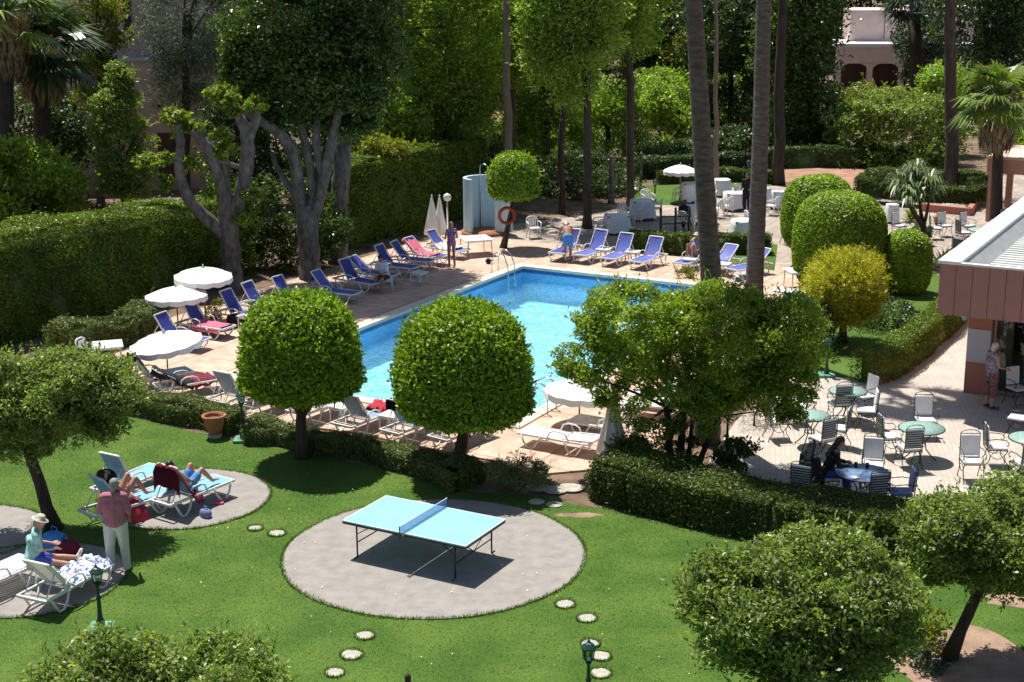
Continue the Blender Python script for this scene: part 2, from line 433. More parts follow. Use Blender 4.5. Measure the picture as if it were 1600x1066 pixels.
M['pink'] = mat('pink', (.70, .14, .22), .95, .2, 12)
M['black_cloth'] = mat('black_cloth', (.014, .013, .016), .95, .3, 9)
M['white_towel'] = mat('white_towel', (.72, .72, .70), .95, .1, 9)
M['yellow'] = mat('yellow', (.75, .55, .12), .9, .1, 9)
M['iron'] = mat('iron', (.018, .03, .028), .45, .2, 12, metal=.3)
M['iron_green'] = mat('iron_green', (.010, .05, .038), .45, .2, 12)
M['green_plate'] = mat('green_plate', (.10, .30, .20), .6, .2, 8)
M['cushion'] = mat('cushion', (.72, .72, .72), .9, .05, 6)
M['cushion_blue'] = mat('cushion_blue', (.16, .19, .38), .9, .08, 6)
M['steel'] = mat('steel', (.6, .6, .6), .25, .05, 5, metal=1.0)
M['grey_metal'] = mat('grey_metal', (.33, .33, .32), .4, .08, 8, metal=.6)
M['pp_blue'] = mat('pp_blue', (.26, .54, .68), .42, .05, 2.5)
M['pp_line'] = mat('pp_line', (.75, .80, .80), .5, .03, 4)
M['net_blue'] = mat('net_blue', (.06, .17, .48), .8, .05, 20)
M['black_metal'] = mat('black_metal', (.012, .014, .02), .45, .2, 12)
M['terracotta'] = mat('terracotta', (.40, .15, .085), .85, .2, 9, .2)
M['pinkwall'] = mat('pinkwall', (.74, .56, .52), .9, .08, 1.5, .2, 30)
M['beigewall'] = mat('beigewall', (.56, .40, .34), .9, .1, 1.5, .2, 30)
M['brownfascia'] = mat('brownfascia', (.34, .165, .135), .6, .08, 3, .1, 30)
M['brownwall'] = mat('brownwall', (.42, .165, .11), .75, .08, 3, .1, 30)
M['peach'] = mat('peach', (.52, .27, .20), .8, .08, 3, .1, 30)
M['brown_dark'] = mat('brown_dark', (.09, .045, .035), .7, .1, 3)
M['roofpanel'] = mat('roofpanel', (.50, .52, .50), .6, .12, 1.2, .1, 20)
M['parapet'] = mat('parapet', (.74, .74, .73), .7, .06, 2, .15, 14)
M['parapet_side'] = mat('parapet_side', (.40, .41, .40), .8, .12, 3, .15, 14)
M['panel_grey'] = mat('panel_grey', (.50, .50, .55), .6, .04, 3)
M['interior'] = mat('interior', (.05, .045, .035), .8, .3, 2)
M['curtain'] = mat('curtain', (.42, .39, .28), .9, .2, 6)
M['wood_dark'] = mat('wood_dark', (.055, .035, .025), .8, .3, 8)
M['lifebuoy'] = mat('lifebuoy', (.30, .05, .03), .6, .2, 8)
M['skin'] = mat('skin', (.50, .27, .19), .55, .1, 8)
M['skin_tan'] = mat('skin_tan', (.36, .17, .11), .55, .1, 8)
M['hair_grey'] = mat('hair_grey', (.26, .26, .27), .8, .3, 40)
M['hair_white'] = mat('hair_white', (.58, .58, .60), .8, .15, 40)
M['hair_blond'] = mat('hair_blond', (.42, .30, .15), .7, .2, 40)
M['hair_black'] = mat('hair_black', (.008, .007, .008), .5, .3, 40)
M['shirt_pink'] = mat('shirt_pink', (.40, .145, .19), .9, .08, 10)
M['trouser'] = mat('trouser', (.56, .57, .54), .9, .06, 6)
M['shoe'] = mat('shoe', (.03, .03, .03), .6, .2, 10)
M['teal_shirt'] = mat('teal_shirt', (.30, .52, .50), .9, .35, 9)
M['blue_cloth'] = mat('blue_cloth', (.06, .10, .48), .9, .1, 9)
M['swim_blue'] = mat('swim_blue', (.06, .26, .62), .8, .1, 9)
M['swim_purple'] = mat('swim_purple', (.16, .07, .22), .8, .3, 22, col2=(.34, .16, .32))
M['dress_dark'] = mat('dress_dark', (.10, .03, .045), .85, .4, 18, col2=(.26, .12, .12))
M['top_violet'] = mat('top_violet', (.14, .10, .17), .85, .4, 24, col2=(.34, .30, .36))
M['black_top'] = mat('black_top', (.012, .011, .014), .85, .3, 9)
M['white_shirt'] = mat('white_shirt', (.66, .68, .74), .9, .05, 9)
M['patterned'] = mat('patterned', (.16, .22, .42), .9, .3, 14, col2=(.72, .74, .76), detail=2)
M['patterned'].node_tree.nodes['Color Ramp'].color_ramp.elements[0].position = .46; M['patterned'].node_tree.nodes['Color Ramp'].color_ramp.elements[1].position = .54
M['eye'] = mat('eye', (.05, .04, .04), .3, .1, 10)
M['lip'] = mat('lip', (.35, .12, .10), .6, .1, 10)
M['hat_straw'] = mat('hat_straw', (.55, .52, .42), .9, .15, 20)
M['flower'] = mat('flower', (.75, .68, .30), .8, .2, 9)
M['redflower'] = mat('redflower', (.60, .08, .05), .8, .2, 9)
def glassmat(name, col, rough=.03, alpha=.6):
    m, t, b = new_mat(name)
    tr = t.nodes.new('ShaderNodeBsdfTransparent'); tr.inputs[0].default_value = c4(col)
    gl = t.nodes.new('ShaderNodeBsdfGlossy'); gl.inputs['Roughness'].default_value = rough
    fr = t.nodes.new('ShaderNodeFresnel'); fr.inputs['IOR'].default_value = 1.45
    ms = t.nodes.new('ShaderNodeMixShader'); t.links.new(fr.outputs[0], ms.inputs[0]); t.links.new(tr.outputs[0], ms.inputs[1]); t.links.new(gl.outputs[0], ms.inputs[2])
    t.links.new(ms.outputs[0], t.nodes['Material Output'].inputs['Surface']); return m
M['glass'] = glassmat('glass', (.80, .86, .84)); M['lamp_glass'] = glassmat('lamp_glass', (.55, .75, .68))
def netmat():
    m, t, b = new_mat('net_mesh'); b.inputs['Base Color'].default_value = (.16, .36, .72, 1); b.inputs['Roughness'].default_value = .8
    tr = t.nodes.new('ShaderNodeBsdfTransparent'); ms = t.nodes.new('ShaderNodeMixShader'); ms.inputs[0].default_value = .55
    t.links.new(b.outputs[0], ms.inputs[1]); t.links.new(tr.outputs[0], ms.inputs[2]); t.links.new(ms.outputs[0], t.nodes['Material Output'].inputs['Surface']); return m
M['net_blue'] = netmat()
def mosaicmat(name, c1, c2, rough=.25):
    m, t, b = new_mat(name)
    tc = t.nodes.new('ShaderNodeTexCoord'); v = t.nodes.new('ShaderNodeTexVoronoi'); v.inputs['Scale'].default_value = 28
    t.links.new(tc.outputs['Object'], v.inputs['Vector'])
    r = t.nodes.new('ShaderNodeValToRGB'); r.color_ramp.elements[0].color = c4(c1); r.color_ramp.elements[1].color = c4(c2)
    sp = t.nodes.new('ShaderNodeSeparateColor'); t.links.new(v.outputs['Color'], sp.inputs[0]); t.links.new(sp.outputs[0], r.inputs['Fac'])
    t.links.new(r.outputs['Color'], b.inputs['Base Color']); b.inputs['Roughness'].default_value = rough
    return m
M['mosaic'] = mosaicmat('mosaic', (.20, .36, .30), (.36, .50, .44), .45)
M['mosaic_blue'] = mosaicmat('mosaic_blue', (.09, .15, .30), (.22, .32, .48), .3)
def watermat():
    m, t, b = new_mat('pool_water')
    tc = t.nodes.new('ShaderNodeTexCoord'); mp = t.nodes.new('ShaderNodeMapping'); mp.inputs['Scale'].default_value = (1.0, 1.6, 1)
    t.links.new(tc.outputs['Object'], mp.inputs[0])
    n = t.nodes.new('ShaderNodeTexNoise'); n.inputs['Scale'].default_value = 2.6; n.inputs['Detail'].default_value = 4; n.inputs['Distortion'].default_value = 1.6
    t.links.new(mp.outputs[0], n.inputs['Vector'])
    bp = t.nodes.new('ShaderNodeBump'); bp.inputs['Strength'].default_value = 1.0; bp.inputs['Distance'].default_value = .10
    t.links.new(n.outputs['Fac'], bp.inputs['Height'])
    n5 = t.nodes.new('ShaderNodeTexNoise'); n5.inputs['Scale'].default_value = 3.0; n5.inputs['Detail'].default_value = 3; n5.inputs['Distortion'].default_value = 2.6
    t.links.new(mp.outputs[0], n5.inputs['Vector'])
    ra = t.nodes.new('ShaderNodeValToRGB'); ra.color_ramp.elements[0].position = .42; ra.color_ramp.elements[1].position = .58
    ra.color_ramp.elements[0].color = (.38, .78, .97, 1); ra.color_ramp.elements[1].color = (1, 1, 1, 1); t.links.new(n5.outputs['Fac'], ra.inputs['Fac'])  # rippling light painted into the water tint, standing in for caustics
    tr = t.nodes.new('ShaderNodeBsdfTransparent'); t.links.new(ra.outputs['Color'], tr.inputs[0])
    rf = t.nodes.new('ShaderNodeBsdfRefraction'); rf.inputs['IOR'].default_value = 1.15; rf.inputs['Roughness'].default_value = 0; t.links.new(ra.outputs['Color'], rf.inputs[0])
    t.links.new(bp.outputs[0], rf.inputs['Normal'])
    m1 = t.nodes.new('ShaderNodeMixShader'); m1.inputs[0].default_value = .25; t.links.new(tr.outputs[0], m1.inputs[1]); t.links.new(rf.outputs[0], m1.inputs[2])
    gl = t.nodes.new('ShaderNodeBsdfGlossy'); gl.inputs['Roughness'].default_value = .04; t.links.new(bp.outputs[0], gl.inputs['Normal'])
    fr = t.nodes.new('ShaderNodeFresnel'); fr.inputs['IOR'].default_value = 1.33; t.links.new(bp.outputs[0], fr.inputs['Normal'])
    fm = t.nodes.new('ShaderNodeMath'); fm.operation = 'MULTIPLY'; fm.inputs[1].default_value = .35; t.links.new(fr.outputs[0], fm.inputs[0])
    ms = t.nodes.new('ShaderNodeMixShader'); t.links.new(fm.outputs[0], ms.inputs[0]); t.links.new(m1.outputs[0], ms.inputs[1]); t.links.new(gl.outputs[0], ms.inputs[2])
    t.links.new(ms.outputs[0], t.nodes['Material Output'].inputs['Surface']); return m
M['water'] = watermat()
# leaves
G1 = (.05, .10, .012); G2 = (.10, .17, .02); G3 = (.17, .24, .03)
M['lf_topiary'] = leafmat('lf_topiary', [(0.1, 0.2, 0.014), (0.23, 0.37, 0.02), (0.4, 0.51, 0.035)], trans=0.3, patch=1.5, pv=.2)
M['lf_citrus'] = leafmat('lf_citrus', [(0.09, 0.16, 0.03), (0.18, 0.27, 0.055), (0.29, 0.36, 0.1), (0.42, 0.46, 0.23)], trans=0.48, rough=.36, patch=1.1, pv=.3)
M['lf_orange'] = leafmat('lf_orange', [(0.1, 0.19, 0.02), (0.25, 0.36, 0.035), (0.43, 0.49, 0.08)], trans=0.48, rough=.36, patch=1.0, pv=.3)
M['lf_hedge'] = leafmat('lf_hedge', [(0.07, 0.13, 0.012), (0.13, 0.2, 0.018), (0.24, 0.3, 0.03)], trans=0.35, patch=.6, pv=.3)
M['lf_box'] = leafmat('lf_box', [(0.05, 0.085, 0.015), (0.08, 0.12, 0.018), (0.14, 0.18, 0.03)], trans=0.3, patch=1.2, pv=.3)  # leaf tone lowered, putting the broad hedge's shade into its colour
M['lf_rosemary'] = leafmat('lf_rosemary', [(0.08, 0.11, 0.03), (0.13, 0.17, 0.04), (0.2, 0.24, 0.07)], trans=.25, patch=2, pv=.35)
M['lf_yellow'] = leafmat('lf_yellow', [(0.26, 0.28, 0.03), (0.48, 0.46, 0.04), (0.7, 0.62, 0.08)], trans=0.45, patch=1.5, pv=.25)
M['lf_ficus'] = leafmat('lf_ficus', [(0.035, 0.07, 0.014), (0.07, 0.125, 0.025), (0.17, 0.25, 0.05)], trans=0.3, rough=.28, patch=.5, pv=.4)
M['lf_tuft'] = leafmat('lf_tuft', [(0.115, 0.184, 0.023), (0.207, 0.287, 0.034), (0.345, 0.414, 0.057)], trans=.4, patch=1.5, pv=.25)
M['lf_birch'] = leafmat('lf_birch', [(0.14, 0.24, 0.03), (0.28, 0.4, 0.06), (0.46, 0.56, 0.16)], trans=0.52, rough=.4, patch=.35, pv=.4)
M['lf_bush'] = leafmat('lf_bush', [(0.14, 0.24, 0.03), (0.27, 0.4, 0.05), (0.42, 0.54, 0.12)], trans=0.5, rough=.4, patch=.7, pv=.35)
M['lf_yg'] = leafmat('lf_yg', [(0.14, 0.18, 0.02), (0.25, 0.28, 0.03), (0.38, 0.38, 0.05)], trans=.38, patch=.6, pv=.4)
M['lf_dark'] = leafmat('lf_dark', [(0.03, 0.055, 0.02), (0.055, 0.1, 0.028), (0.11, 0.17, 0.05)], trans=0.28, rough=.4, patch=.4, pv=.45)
M['lf_cedar'] = leafmat('lf_cedar', [(0.05, 0.075, 0.045), (0.09, 0.13, 0.075), (0.16, 0.21, 0.13)], trans=.18, rough=.55, patch=.4, pv=.4)
M['lf_olive'] = leafmat('lf_olive', [(0.132, 0.154, 0.077), (0.198, 0.220, 0.110), (0.286, 0.308, 0.165)], trans=.3, rough=.6, patch=.3, pv=.3)
M['lf_palm'] = leafmat('lf_palm', [(0.09, 0.15, 0.03), (0.16, 0.24, 0.04), (0.25, 0.33, 0.08)], trans=.3, rough=.35, patch=.8, pv=.3)
M['lf_palmdark'] = leafmat('lf_palmdark', [(.025, .045, .02), (.05, .08, .035), (.09, .13, .06)], trans=.2, rough=.35, patch=.8, pv=.3)
M['lf_yucca'] = leafmat('lf_yucca', [(.08, .13, .05), (.14, .20, .08), (.22, .28, .13)], trans=.25, rough=.4, patch=.8, pv=.2)
M['lf_dead'] = leafmat('lf_dead', [(.14, .10, .06), (.24, .18, .11), (.33, .25, .15)], trans=.15, rough=.8, patch=1, pv=.3)
M['lf_wood'] = leafmat('lf_wood', [(0.035, 0.065, 0.016), (0.08, 0.13, 0.03), (0.16, 0.22, 0.05)], trans=0.3, rough=.5, patch=.12, pv=.5)
M['bark'] = barkmat('bark', (.035, .026, .02), (.10, .075, .055))
M['bark_dark'] = barkmat('bark_dark', (.025, .018, .013), (.07, .052, .04))
M['bark_grey'] = barkmat('bark_grey', (.05, .043, .038), (.24, .21, .19), zs=.5, scale=5, bump=1.0)
M['bark_palm'] = barkmat('bark_palm', (.06, .048, .04), (.17, .135, .11), zs=3.2, scale=4, bump=.8)
M['bark_pale'] = barkmat('bark_pale', (.16, .12, .09), (.26, .21, .17), zs=.4, scale=5)

# ================================================================== SETTING: ground, lawn, paving, pool
PA0, PA1, PB0, PB1 = -25.51, -16.75, 30.32, 46.85                  # pool edges in the pool frame
def rect(a0, a1, b0, b1): return [pf(a0, b0), pf(a1, b0), pf(a1, b1), pf(a0, b1)]
hole = rect(PA0-.02, PA1+.02, PB0-.02, PB1+.02)
ground = sheet('ground', [[(-700, -300), (700, -300), (700, 900), (-700, 900)], hole], 0.0, M['soil'])
DK = [pf(-31.7, 26.3), pf(-29.2, 26.6), pf(-26.6, 26.9), pf(-20, 27.9), pf(-15.7, 27.7), pf(-14.6, 27.3), pf(-13.2, 28.6), pf(-12.9, 37), pf(-12.6, 51.3), pf(-31.7, 51.3)]
deck = sheet('pool_deck', [DK, hole], 0.045, M['deck'], thick=.05)
PT = gp((1108, 722), (1150, 660), (1205, 612), (1232, 590), (1330, 593), (1345, 600), (1478, 512), (1560, 440))+[pf(-7.6, 60), pf(14, 60), pf(14, 24)]+gp((1700, 850), (1390, 800), (1118, 765))
patio = sheet('patio', [PT], 0.042, M['patio'], thick=.05)
bp_ = sheet('dining_terrace', [[pf(-31.7, 51.32), pf(-12.55, 51.32), pf(-12.4, 60.02), pf(13.8, 60.02), pf(14, 84), pf(-10, 84)]+gp((1380, 290), (1215, 292), (1100, 290), (1010, 306), (985, 322), (920, 338), (860, 344), (800, 352))], 0.041, M['backpave'], thick=.05)
redg = sheet('red_earth', [gp((1165, 282), (1180, 264), (1380, 258), (1500, 268), (1600, 290), (1600, 300), (1380, 292))], 0.02, M['redground'])
LW = gp((-420, 610), (60, 622), (200, 650), (300, 675), (400, 694), (520, 716), (640, 745), (740, 770), (850, 775), (900, 790), (955, 796), (1040, 815), (1100, 832), (1250, 858), (1400, 876), (1500, 892), (1700, 925), (1900, 955))
LW = LW+[Vector((16, 10, 0)), Vector((-16, 10, 0))]
lawn = sheet('lawn', [LW], 0.012, M['lawn'])
bed = smooth_loop(gp((1368, 1022), (1400, 1002), (1445, 1000), (1500, 975), (1550, 985), (1610, 1025), (1690, 1120), (1520, 1130), (1430, 1070)))
sheet('soil_bed', [bed], 0.018, M['dirt'])
for q, rr, ry in (((905, 806), .5, .13), ((1590, 938), .55, .35)):
    c = g(*q); sheet('bare_patch', [[c+Vector((rr*cos(t*.393)*(1+.2*sin(3*t)), ry*sin(t*.393)*(1+.2*cos(2*t)), 0)) for t in range(16)]], 0.016, M['dirt'])
GL = gp((1215, 588), (1250, 545), (1262, 470), (1300, 440), (1440, 412), (1475, 440), (1500, 470), (1478, 512), (1345, 596))
sheet('garden_lawn', [GL], 0.022, M['lawn'])
sheet('far_lawn', [gp((985, 322), (1000, 292), (1062, 290), (1085, 300), (1062, 322))], 0.050, M['lawn'])
sheet('far_lawn', [gp((1100, 290), (1112, 276), (1210, 279), (1205, 292), (1150, 295))], 0.050, M['lawn'])
sheet('bed_lawn', [gp((1000, 392), (1010, 368), (1110, 372), (1215, 384), (1210, 425), (1110, 410))], 0.050, M['lawn'])
DISCS = [(-1.527, 26.588, 2.915), (-6.996, 29.677, 1.81)]
c3 = g(50, 905); DISCS.append((c3.x, c3.y, 1.72)); c3 = g(-55, 835); DISCS.append((c3.x, c3.y, 1.55))
for i, (cx, cy, r) in enumerate(DISCS):
    sheet('concrete_circle', [circle((cx, cy), r, 90, .006)], 0.030+.001*i, M['concrete'], thick=.03)
STONES = [(399, 827, .17), (433, 835, .20), (570, 995, .19), (549, 1025, .21), (523, 1053, .18), (883, 946, .20), (917, 968, .20), (922, 1008, .18), (938, 1027, .2), (938, 1054, .2),
          (866, 790, .20), (838, 786, .20), (868, 768, .30), (892, 765, .33), (840, 765, .30), (1472, 1500, .2)][:15]
SL = ['stepping stone in the grass nearest the sunbathing circle', 'second stepping stone between the two concrete circles, beside the table tennis circle', 'highest of three stepping stones leading down below the table tennis circle',
      'middle of three stepping stones below the table tennis circle', 'lowest of three stepping stones below the table tennis circle', 'stepping stone closest under the right side of the table tennis circle', 'second stepping stone right of the table tennis circle',
      'stepping stone hidden partly behind the foreground lantern head', 'crescent stepping stone right beside the foreground lantern', 'lowest stepping stone right of the foreground lantern pole',
      'small round paver nearest the lawn where the deck ends', 'small round paver in the shade beside the rosemary bush', 'large flat slab joining deck and lawn, left of its pair', 'large pale slab at the corner of the pool deck', 'shaded slab under the rosemary bush at the deck corner']
for i, (px_, py_, r) in enumerate(STONES):
    c = g(px_, py_); r *= .86; R_ = random.Random(i); n = 18; ph = R_.random()*6
    mb = MB(); pol = [(r*cos(2*pi*k/n)*(1+.06*sin(2*pi*k/n*3+ph)), r*.92*sin(2*pi*k/n)*(1+.05*cos(2*pi*k/n*2+ph))) for k in range(n)]
    mb.prism(pol, 0, .020)
    o = mb.build('stepping_stone', M['stone'], loc=(c.x, c.y, .012+.006*(i % 5 if i > 9 else 0))); tag(o, SL[i], 'stepping stone', 'stepping stones set in the lawn')
# pool
def pool_build():
    D = 1.15; z1 = -.0; wm = MB()
    def P(a, b, z): return pf(a, b, z)
    a0, a1, b0, b1 = PA0, PA1, PB0, PB1
    fl = MB(); fl.add([P(a0, b0, -D), P(a1, b0, -D), P(a1, b1, -D), P(a0, b1, -D)], [(0, 1, 2, 3)])
    o = fl.build('pool_floor', M['pooltile']); o['kind'] = 'structure'
    for (p, q) in (((a0, b0), (a1, b0)), ((a1, b0), (a1, b1)), ((a1, b1), (a0, b1)), ((a0, b1), (a0, b0))):
        A = P(*p, 0); B = P(*q, 0); L = (B-A).length
        w_ = MB(); w_.add([(0, 0, -D-.02), (L, 0, -D-.02), (L, 0, .0), (0, 0, .0)], [(0, 1, 2, 3)])
        o = w_.build('pool_wall', M['pooltile_wall']); o['kind'] = 'structure'
        o.location = A; o.rotation_euler = (0, 0, atan2(B.y-A.y, B.x-A.x))
        # brick texture lies in XY: turn it upright
    cw = .34; ho = rect(a0-cw, a1+cw, b0-cw, b1+cw); hi = rect(a0+.04, a1-.04, b0+.04, b1-.04)
    sheet('pool_coping', [ho, hi], .085, M['coping'], thick=.10)
    bd_ = MB()
    for (p, q) in (((a0, b0), (a1, b0)), ((a1, b0), (a1, b1)), ((a1, b1), (a0, b1)), ((a0, b1), (a0, b0))):
        A = P(*p, 0); B = P(*q, 0); n_ = Vector((-(B-A).y, (B-A).x, 0)).normalized()*.006; bd_.add([A+n_+Vector((0, 0, -.16)), B+n_+Vector((0, 0, -.16)), B+n_+Vector((0, 0, -.015)), A+n_+Vector((0, 0, -.015))], [(0, 1, 2, 3)])
    o = bd_.build('pool_tile_band', mat('tile_band', (.035, .12, .34), .25, .3, 30)); o['kind'] = 'structure'
    wt = MB(); wt.add([P(a0, b0, -.10), P(a1, b0, -.10), P(a1, b1, -.10), P(a0, b1, -.10)], [(0, 1, 2, 3)])
    o = wt.build('pool_water', M['water']); o['kind'] = 'structure'
m_ = M['pooltile_wall'].node_tree
for n_ in m_.nodes:
    if n_.type == 'MAPPING': n_.inputs['Rotation'].default_value = (radians(-90), 0, 0)
pool_build()

# ================================================================== BUILDINGS
def cafe():
    """cafe pavilion on the right; its own frame: x along E2, y along E1, origin under the fascia's corner"""
    o0 = g(1463, 490, 2.6); root = empty('cafe_building', (o0.x, o0.y, 0), A2, 'low brown cafe building with white parapet roof and glass front beside the patio', 'building')
    L, Dp = 9.5, 16.0; z0, z1 = 2.6, 3.86
    def bd(name, m, *boxes, parent=root, bev=0.0):
        mb = MB()
        for c, d in boxes: mb.box(c, d, bev=bev)
        return mb.build(name, m, parent)
    fb = MB()                                   # vertical boards with thin gaps
    k = 0; x = 0.0
    while x < L:
        fb.box((x+.205, .05+.002*(k % 2), (z0+z1)/2), (.385, .10, z1-z0), bev=.008); x += .395; k += 1
    y = .12; k = 0
    while y < Dp:
        fb.box((.05+.002*(k % 2), y+.205, (z0+z1)/2), (.10, .385, z1-z0), bev=.008); y += .395; k += 1
    fb.build('fascia', M['brownfascia'], root)
    bd('fascia_backing', M['brown_dark'], ((L/2, .14, 3.22), (L-.1, .06, 1.22)), ((.14, Dp/2, 3.22), (.06, Dp-.2, 1.22)))
    bd('soffit', M['brownfascia'], ((L/2+.1, Dp/2+.1, 2.66), (L-.25, Dp-.25, .06)))
    bd('roof', M['roofpanel'], ((L/2+.5, Dp/2+.1, 3.50), (L-.56, Dp-.2, .06)))
    ribs = MB(); x = .5
    while x < Dp-.3: ribs.box((L/2+.5, x, 3.54), (L-.6, .05, .025)); x += .30
    ribs.build('roof_rib', M['roofpanel'], root)
    bd('parapet', M['parapet'], ((.235, Dp/2, 3.90), (.55, Dp+.06, .09)), bev=.02)
    bd('front_flashing', M['parapet'], ((L/2+.515, .02, 3.89), (L, .13, .055)), bev=.01)
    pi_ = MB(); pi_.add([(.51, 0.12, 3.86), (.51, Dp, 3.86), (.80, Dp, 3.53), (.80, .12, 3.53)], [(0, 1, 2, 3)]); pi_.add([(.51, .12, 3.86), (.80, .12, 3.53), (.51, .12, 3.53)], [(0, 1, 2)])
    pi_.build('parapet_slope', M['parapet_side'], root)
    cx = .34
    bd('column', M['brownwall'], ((cx+.30, 2.45, 1.3), (.60, .5, 2.62)), bev=.01)
    bd('wall', M['brownwall'], ((.16+.24, 2.705+6.5, 1.3), (.16, 13.0, 2.6)))
    bd('notice_panel', M['panel_grey'], ((cx+.30, 2.185, 1.34), (.585, .03, .88)), bev=.008)
    bd('floor', M['patio'], ((L/2+.3, 2.5+6.6, .05), (L-.3, 13.2, .06)))
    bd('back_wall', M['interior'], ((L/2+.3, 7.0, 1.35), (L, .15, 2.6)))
    for x0, x1 in ((1.0, 1.35), (1.62, 2.05), (3.3, 3.9)):
        cu = MB(); n = 40; cu.add([(x0+(x1-x0)*i/n, 3.0+.045*sin(i*1.1), z_) for i in range(n+1) for z_ in (.15, 2.5)], [(2*i, 2*i+2, 2*i+3, 2*i+1) for i in range(n)], True); cu.build('curtain', M['curtain'], root)
    x = cx+.62; k = 0
    while x < L-.2:
        wdt = 1.02; f = MB()
        for (c, d) in (((x+.03, 2.45, 1.34), (.05, .07, 2.5)), ((x+wdt-.03, 2.45, 1.34), (.05, .07, 2.5)), ((x+wdt/2, 2.45, 2.56), (wdt-.112, .07, .06)), ((x+wdt/2, 2.45, .12), (wdt-.112, .07, .08))): f.box(c, d)
        fo = f.build('window', M['grey_metal'], root)
        if k != 1: bd('pane', M['glass'], ((x+wdt/2, 2.45, 1.34), (wdt-.116, .012, 2.34)), parent=fo)
        x += wdt+.01; k += 1
    # low dark furniture inside, seen through the glass
    # wall lantern hanging on the side of the column
    lr = empty('wall_lantern', root.matrix_world @ Vector((0, 0, 0)), A2, 'pale wall lantern hanging at the left corner of the brown cafe building', 'lantern')
    lr.location = Vector((o0.x, o0.y, 0))+E2*.30+E1*1.9+Vector((0, 0, 2.02))
    b = MB(); b.tube([(0, 0, .62), (0, 0, .35)], .012, 6); b.tube([(0, 0, .62), (.10, .35, .6)], .014, 6); b.build('bracket', M['iron'], lr)
    b = MB(); b.lathe([(.02, .02), (.06, .05), (.12, .16), (.135, .30), (.13, .305)], n=10); b.build('shade', M['parapet_side'], lr)
    b = MB(); b.lathe([(.15, .30), (.10, .36), (.02, .40)], n=10); b.build('cap', M['iron'], lr)
    pw = MB(); pw.box((0, 0, .12), (9.2, .22, .24), bev=.02)
    q0, q1 = g(1490, 512), g(1352, 606)
    return root
cafe()
def low_wall(name, pts, h, th, m, label, cat='wall'):
    mb = MB()
    for a, b in zip(pts[:-1], pts[1:]):
        c = (a+b)/2; L = (b-a).length; mb.box((c.x, c.y, h/2+.03), (L+th*.6, th, h), rz=atan2(b.y-a.y, b.x-a.x), bev=.02)
    o = mb.build(name, m); tag(o, label, cat); return o
low_wall('planter_wall', gp((1366, 606), (1428, 566), (1482, 516), (1506, 488)), .16, .14, M['brownwall'], 'low reddish brown kerb wall along the clipped hedge beside the patio', 'kerb wall')

def pavilion():
    Y = 118.0; p0 = w(1322, 122, Y); s = Y/2314
    root = empty('pink_villa', (w(1400, 100, Y).x, Y, 0), -.12, 'pink two storey villa with white ledge and arcade, top right among the trees', 'villa')
    z = lambda py: w(1385, py, Y).z
    zt, zl, zr, za, zb = z(17), z(66), z(78), z(96), z(128)
    mb = MB(); mb.box((1.2, 4.2, (zt+zl)/2), (9.5, 6, zt-zl)); mb.box((3.6, 3.9, zt+.05), (5.2, 5.4, .3)); mb.build('upper_wall', M['pinkwall'], root)
    mb = MB(); mb.box((.3, 1.0, zl-.15), (10.5, 6, .28), bev=.03); mb.build('ledge', M['parapet'], root)
    mb = MB(); x = -4.6; Wd = 10; n = 4; cell = 9.6/n
    for i in range(n+1): mb.box((x+i*cell, -1.6, za/2), (.42, .5, za))
    mb.box((.2, -1.6, (zr+za)/2+.2), (10.0, .5, zr-za+.5))
    for i in range(n):                                       # arch spandrels
        for sgn in (-1, 1):
            xc = x+(i+.5)*cell; R_ = cell/2-.2; pts = []
            for k in range(7):
                a = pi/2*k/6; pts.append((xc+sgn*R_*cos(a), R_*.55*sin(a)))
            vs = []; fs = []
            for (xx, zz) in pts: vs += [(xx, -1.81, za-R_*.55+zz), (xx, -1.81, za-.02)]
            for k in range(6): fs.append((2*k, 2*k+1, 2*k+3, 2*k+2))
            mb.add(vs, fs)
    mb.build('arcade', M['pinkwall'], root)
    mb = MB(); mb.box((.2, 1.6, za/2), (9.6, .2, za)); mb.build('arcade_back_wall', M['brown_dark'], root)
    for xx in (-.9, 1.1): mb = MB(); mb.box((xx, 1.19, (zt+zl)/2), (.06, .03, zt-zl-.5)); mb.build('joint', M['brown_dark'], root)
    u = empty('air_conditioner', root.location+Vector((.82, -1.5, zl)), -.12, 'white double fan air conditioner on the ledge of the pink villa', 'air conditioner')
    mb = MB(); mb.box((0, 0, .46), (.72, .4, .88), bev=.03); mb.build('case', M['parapet'], u)
    for zz in (.25, .67):
        mb = MB(); mb.tube([(0.12, -.20, zz), (0.12, -.215, zz)], .15, 14); mb.build('fan_grille', M['brown_dark'], u)
pavilion()
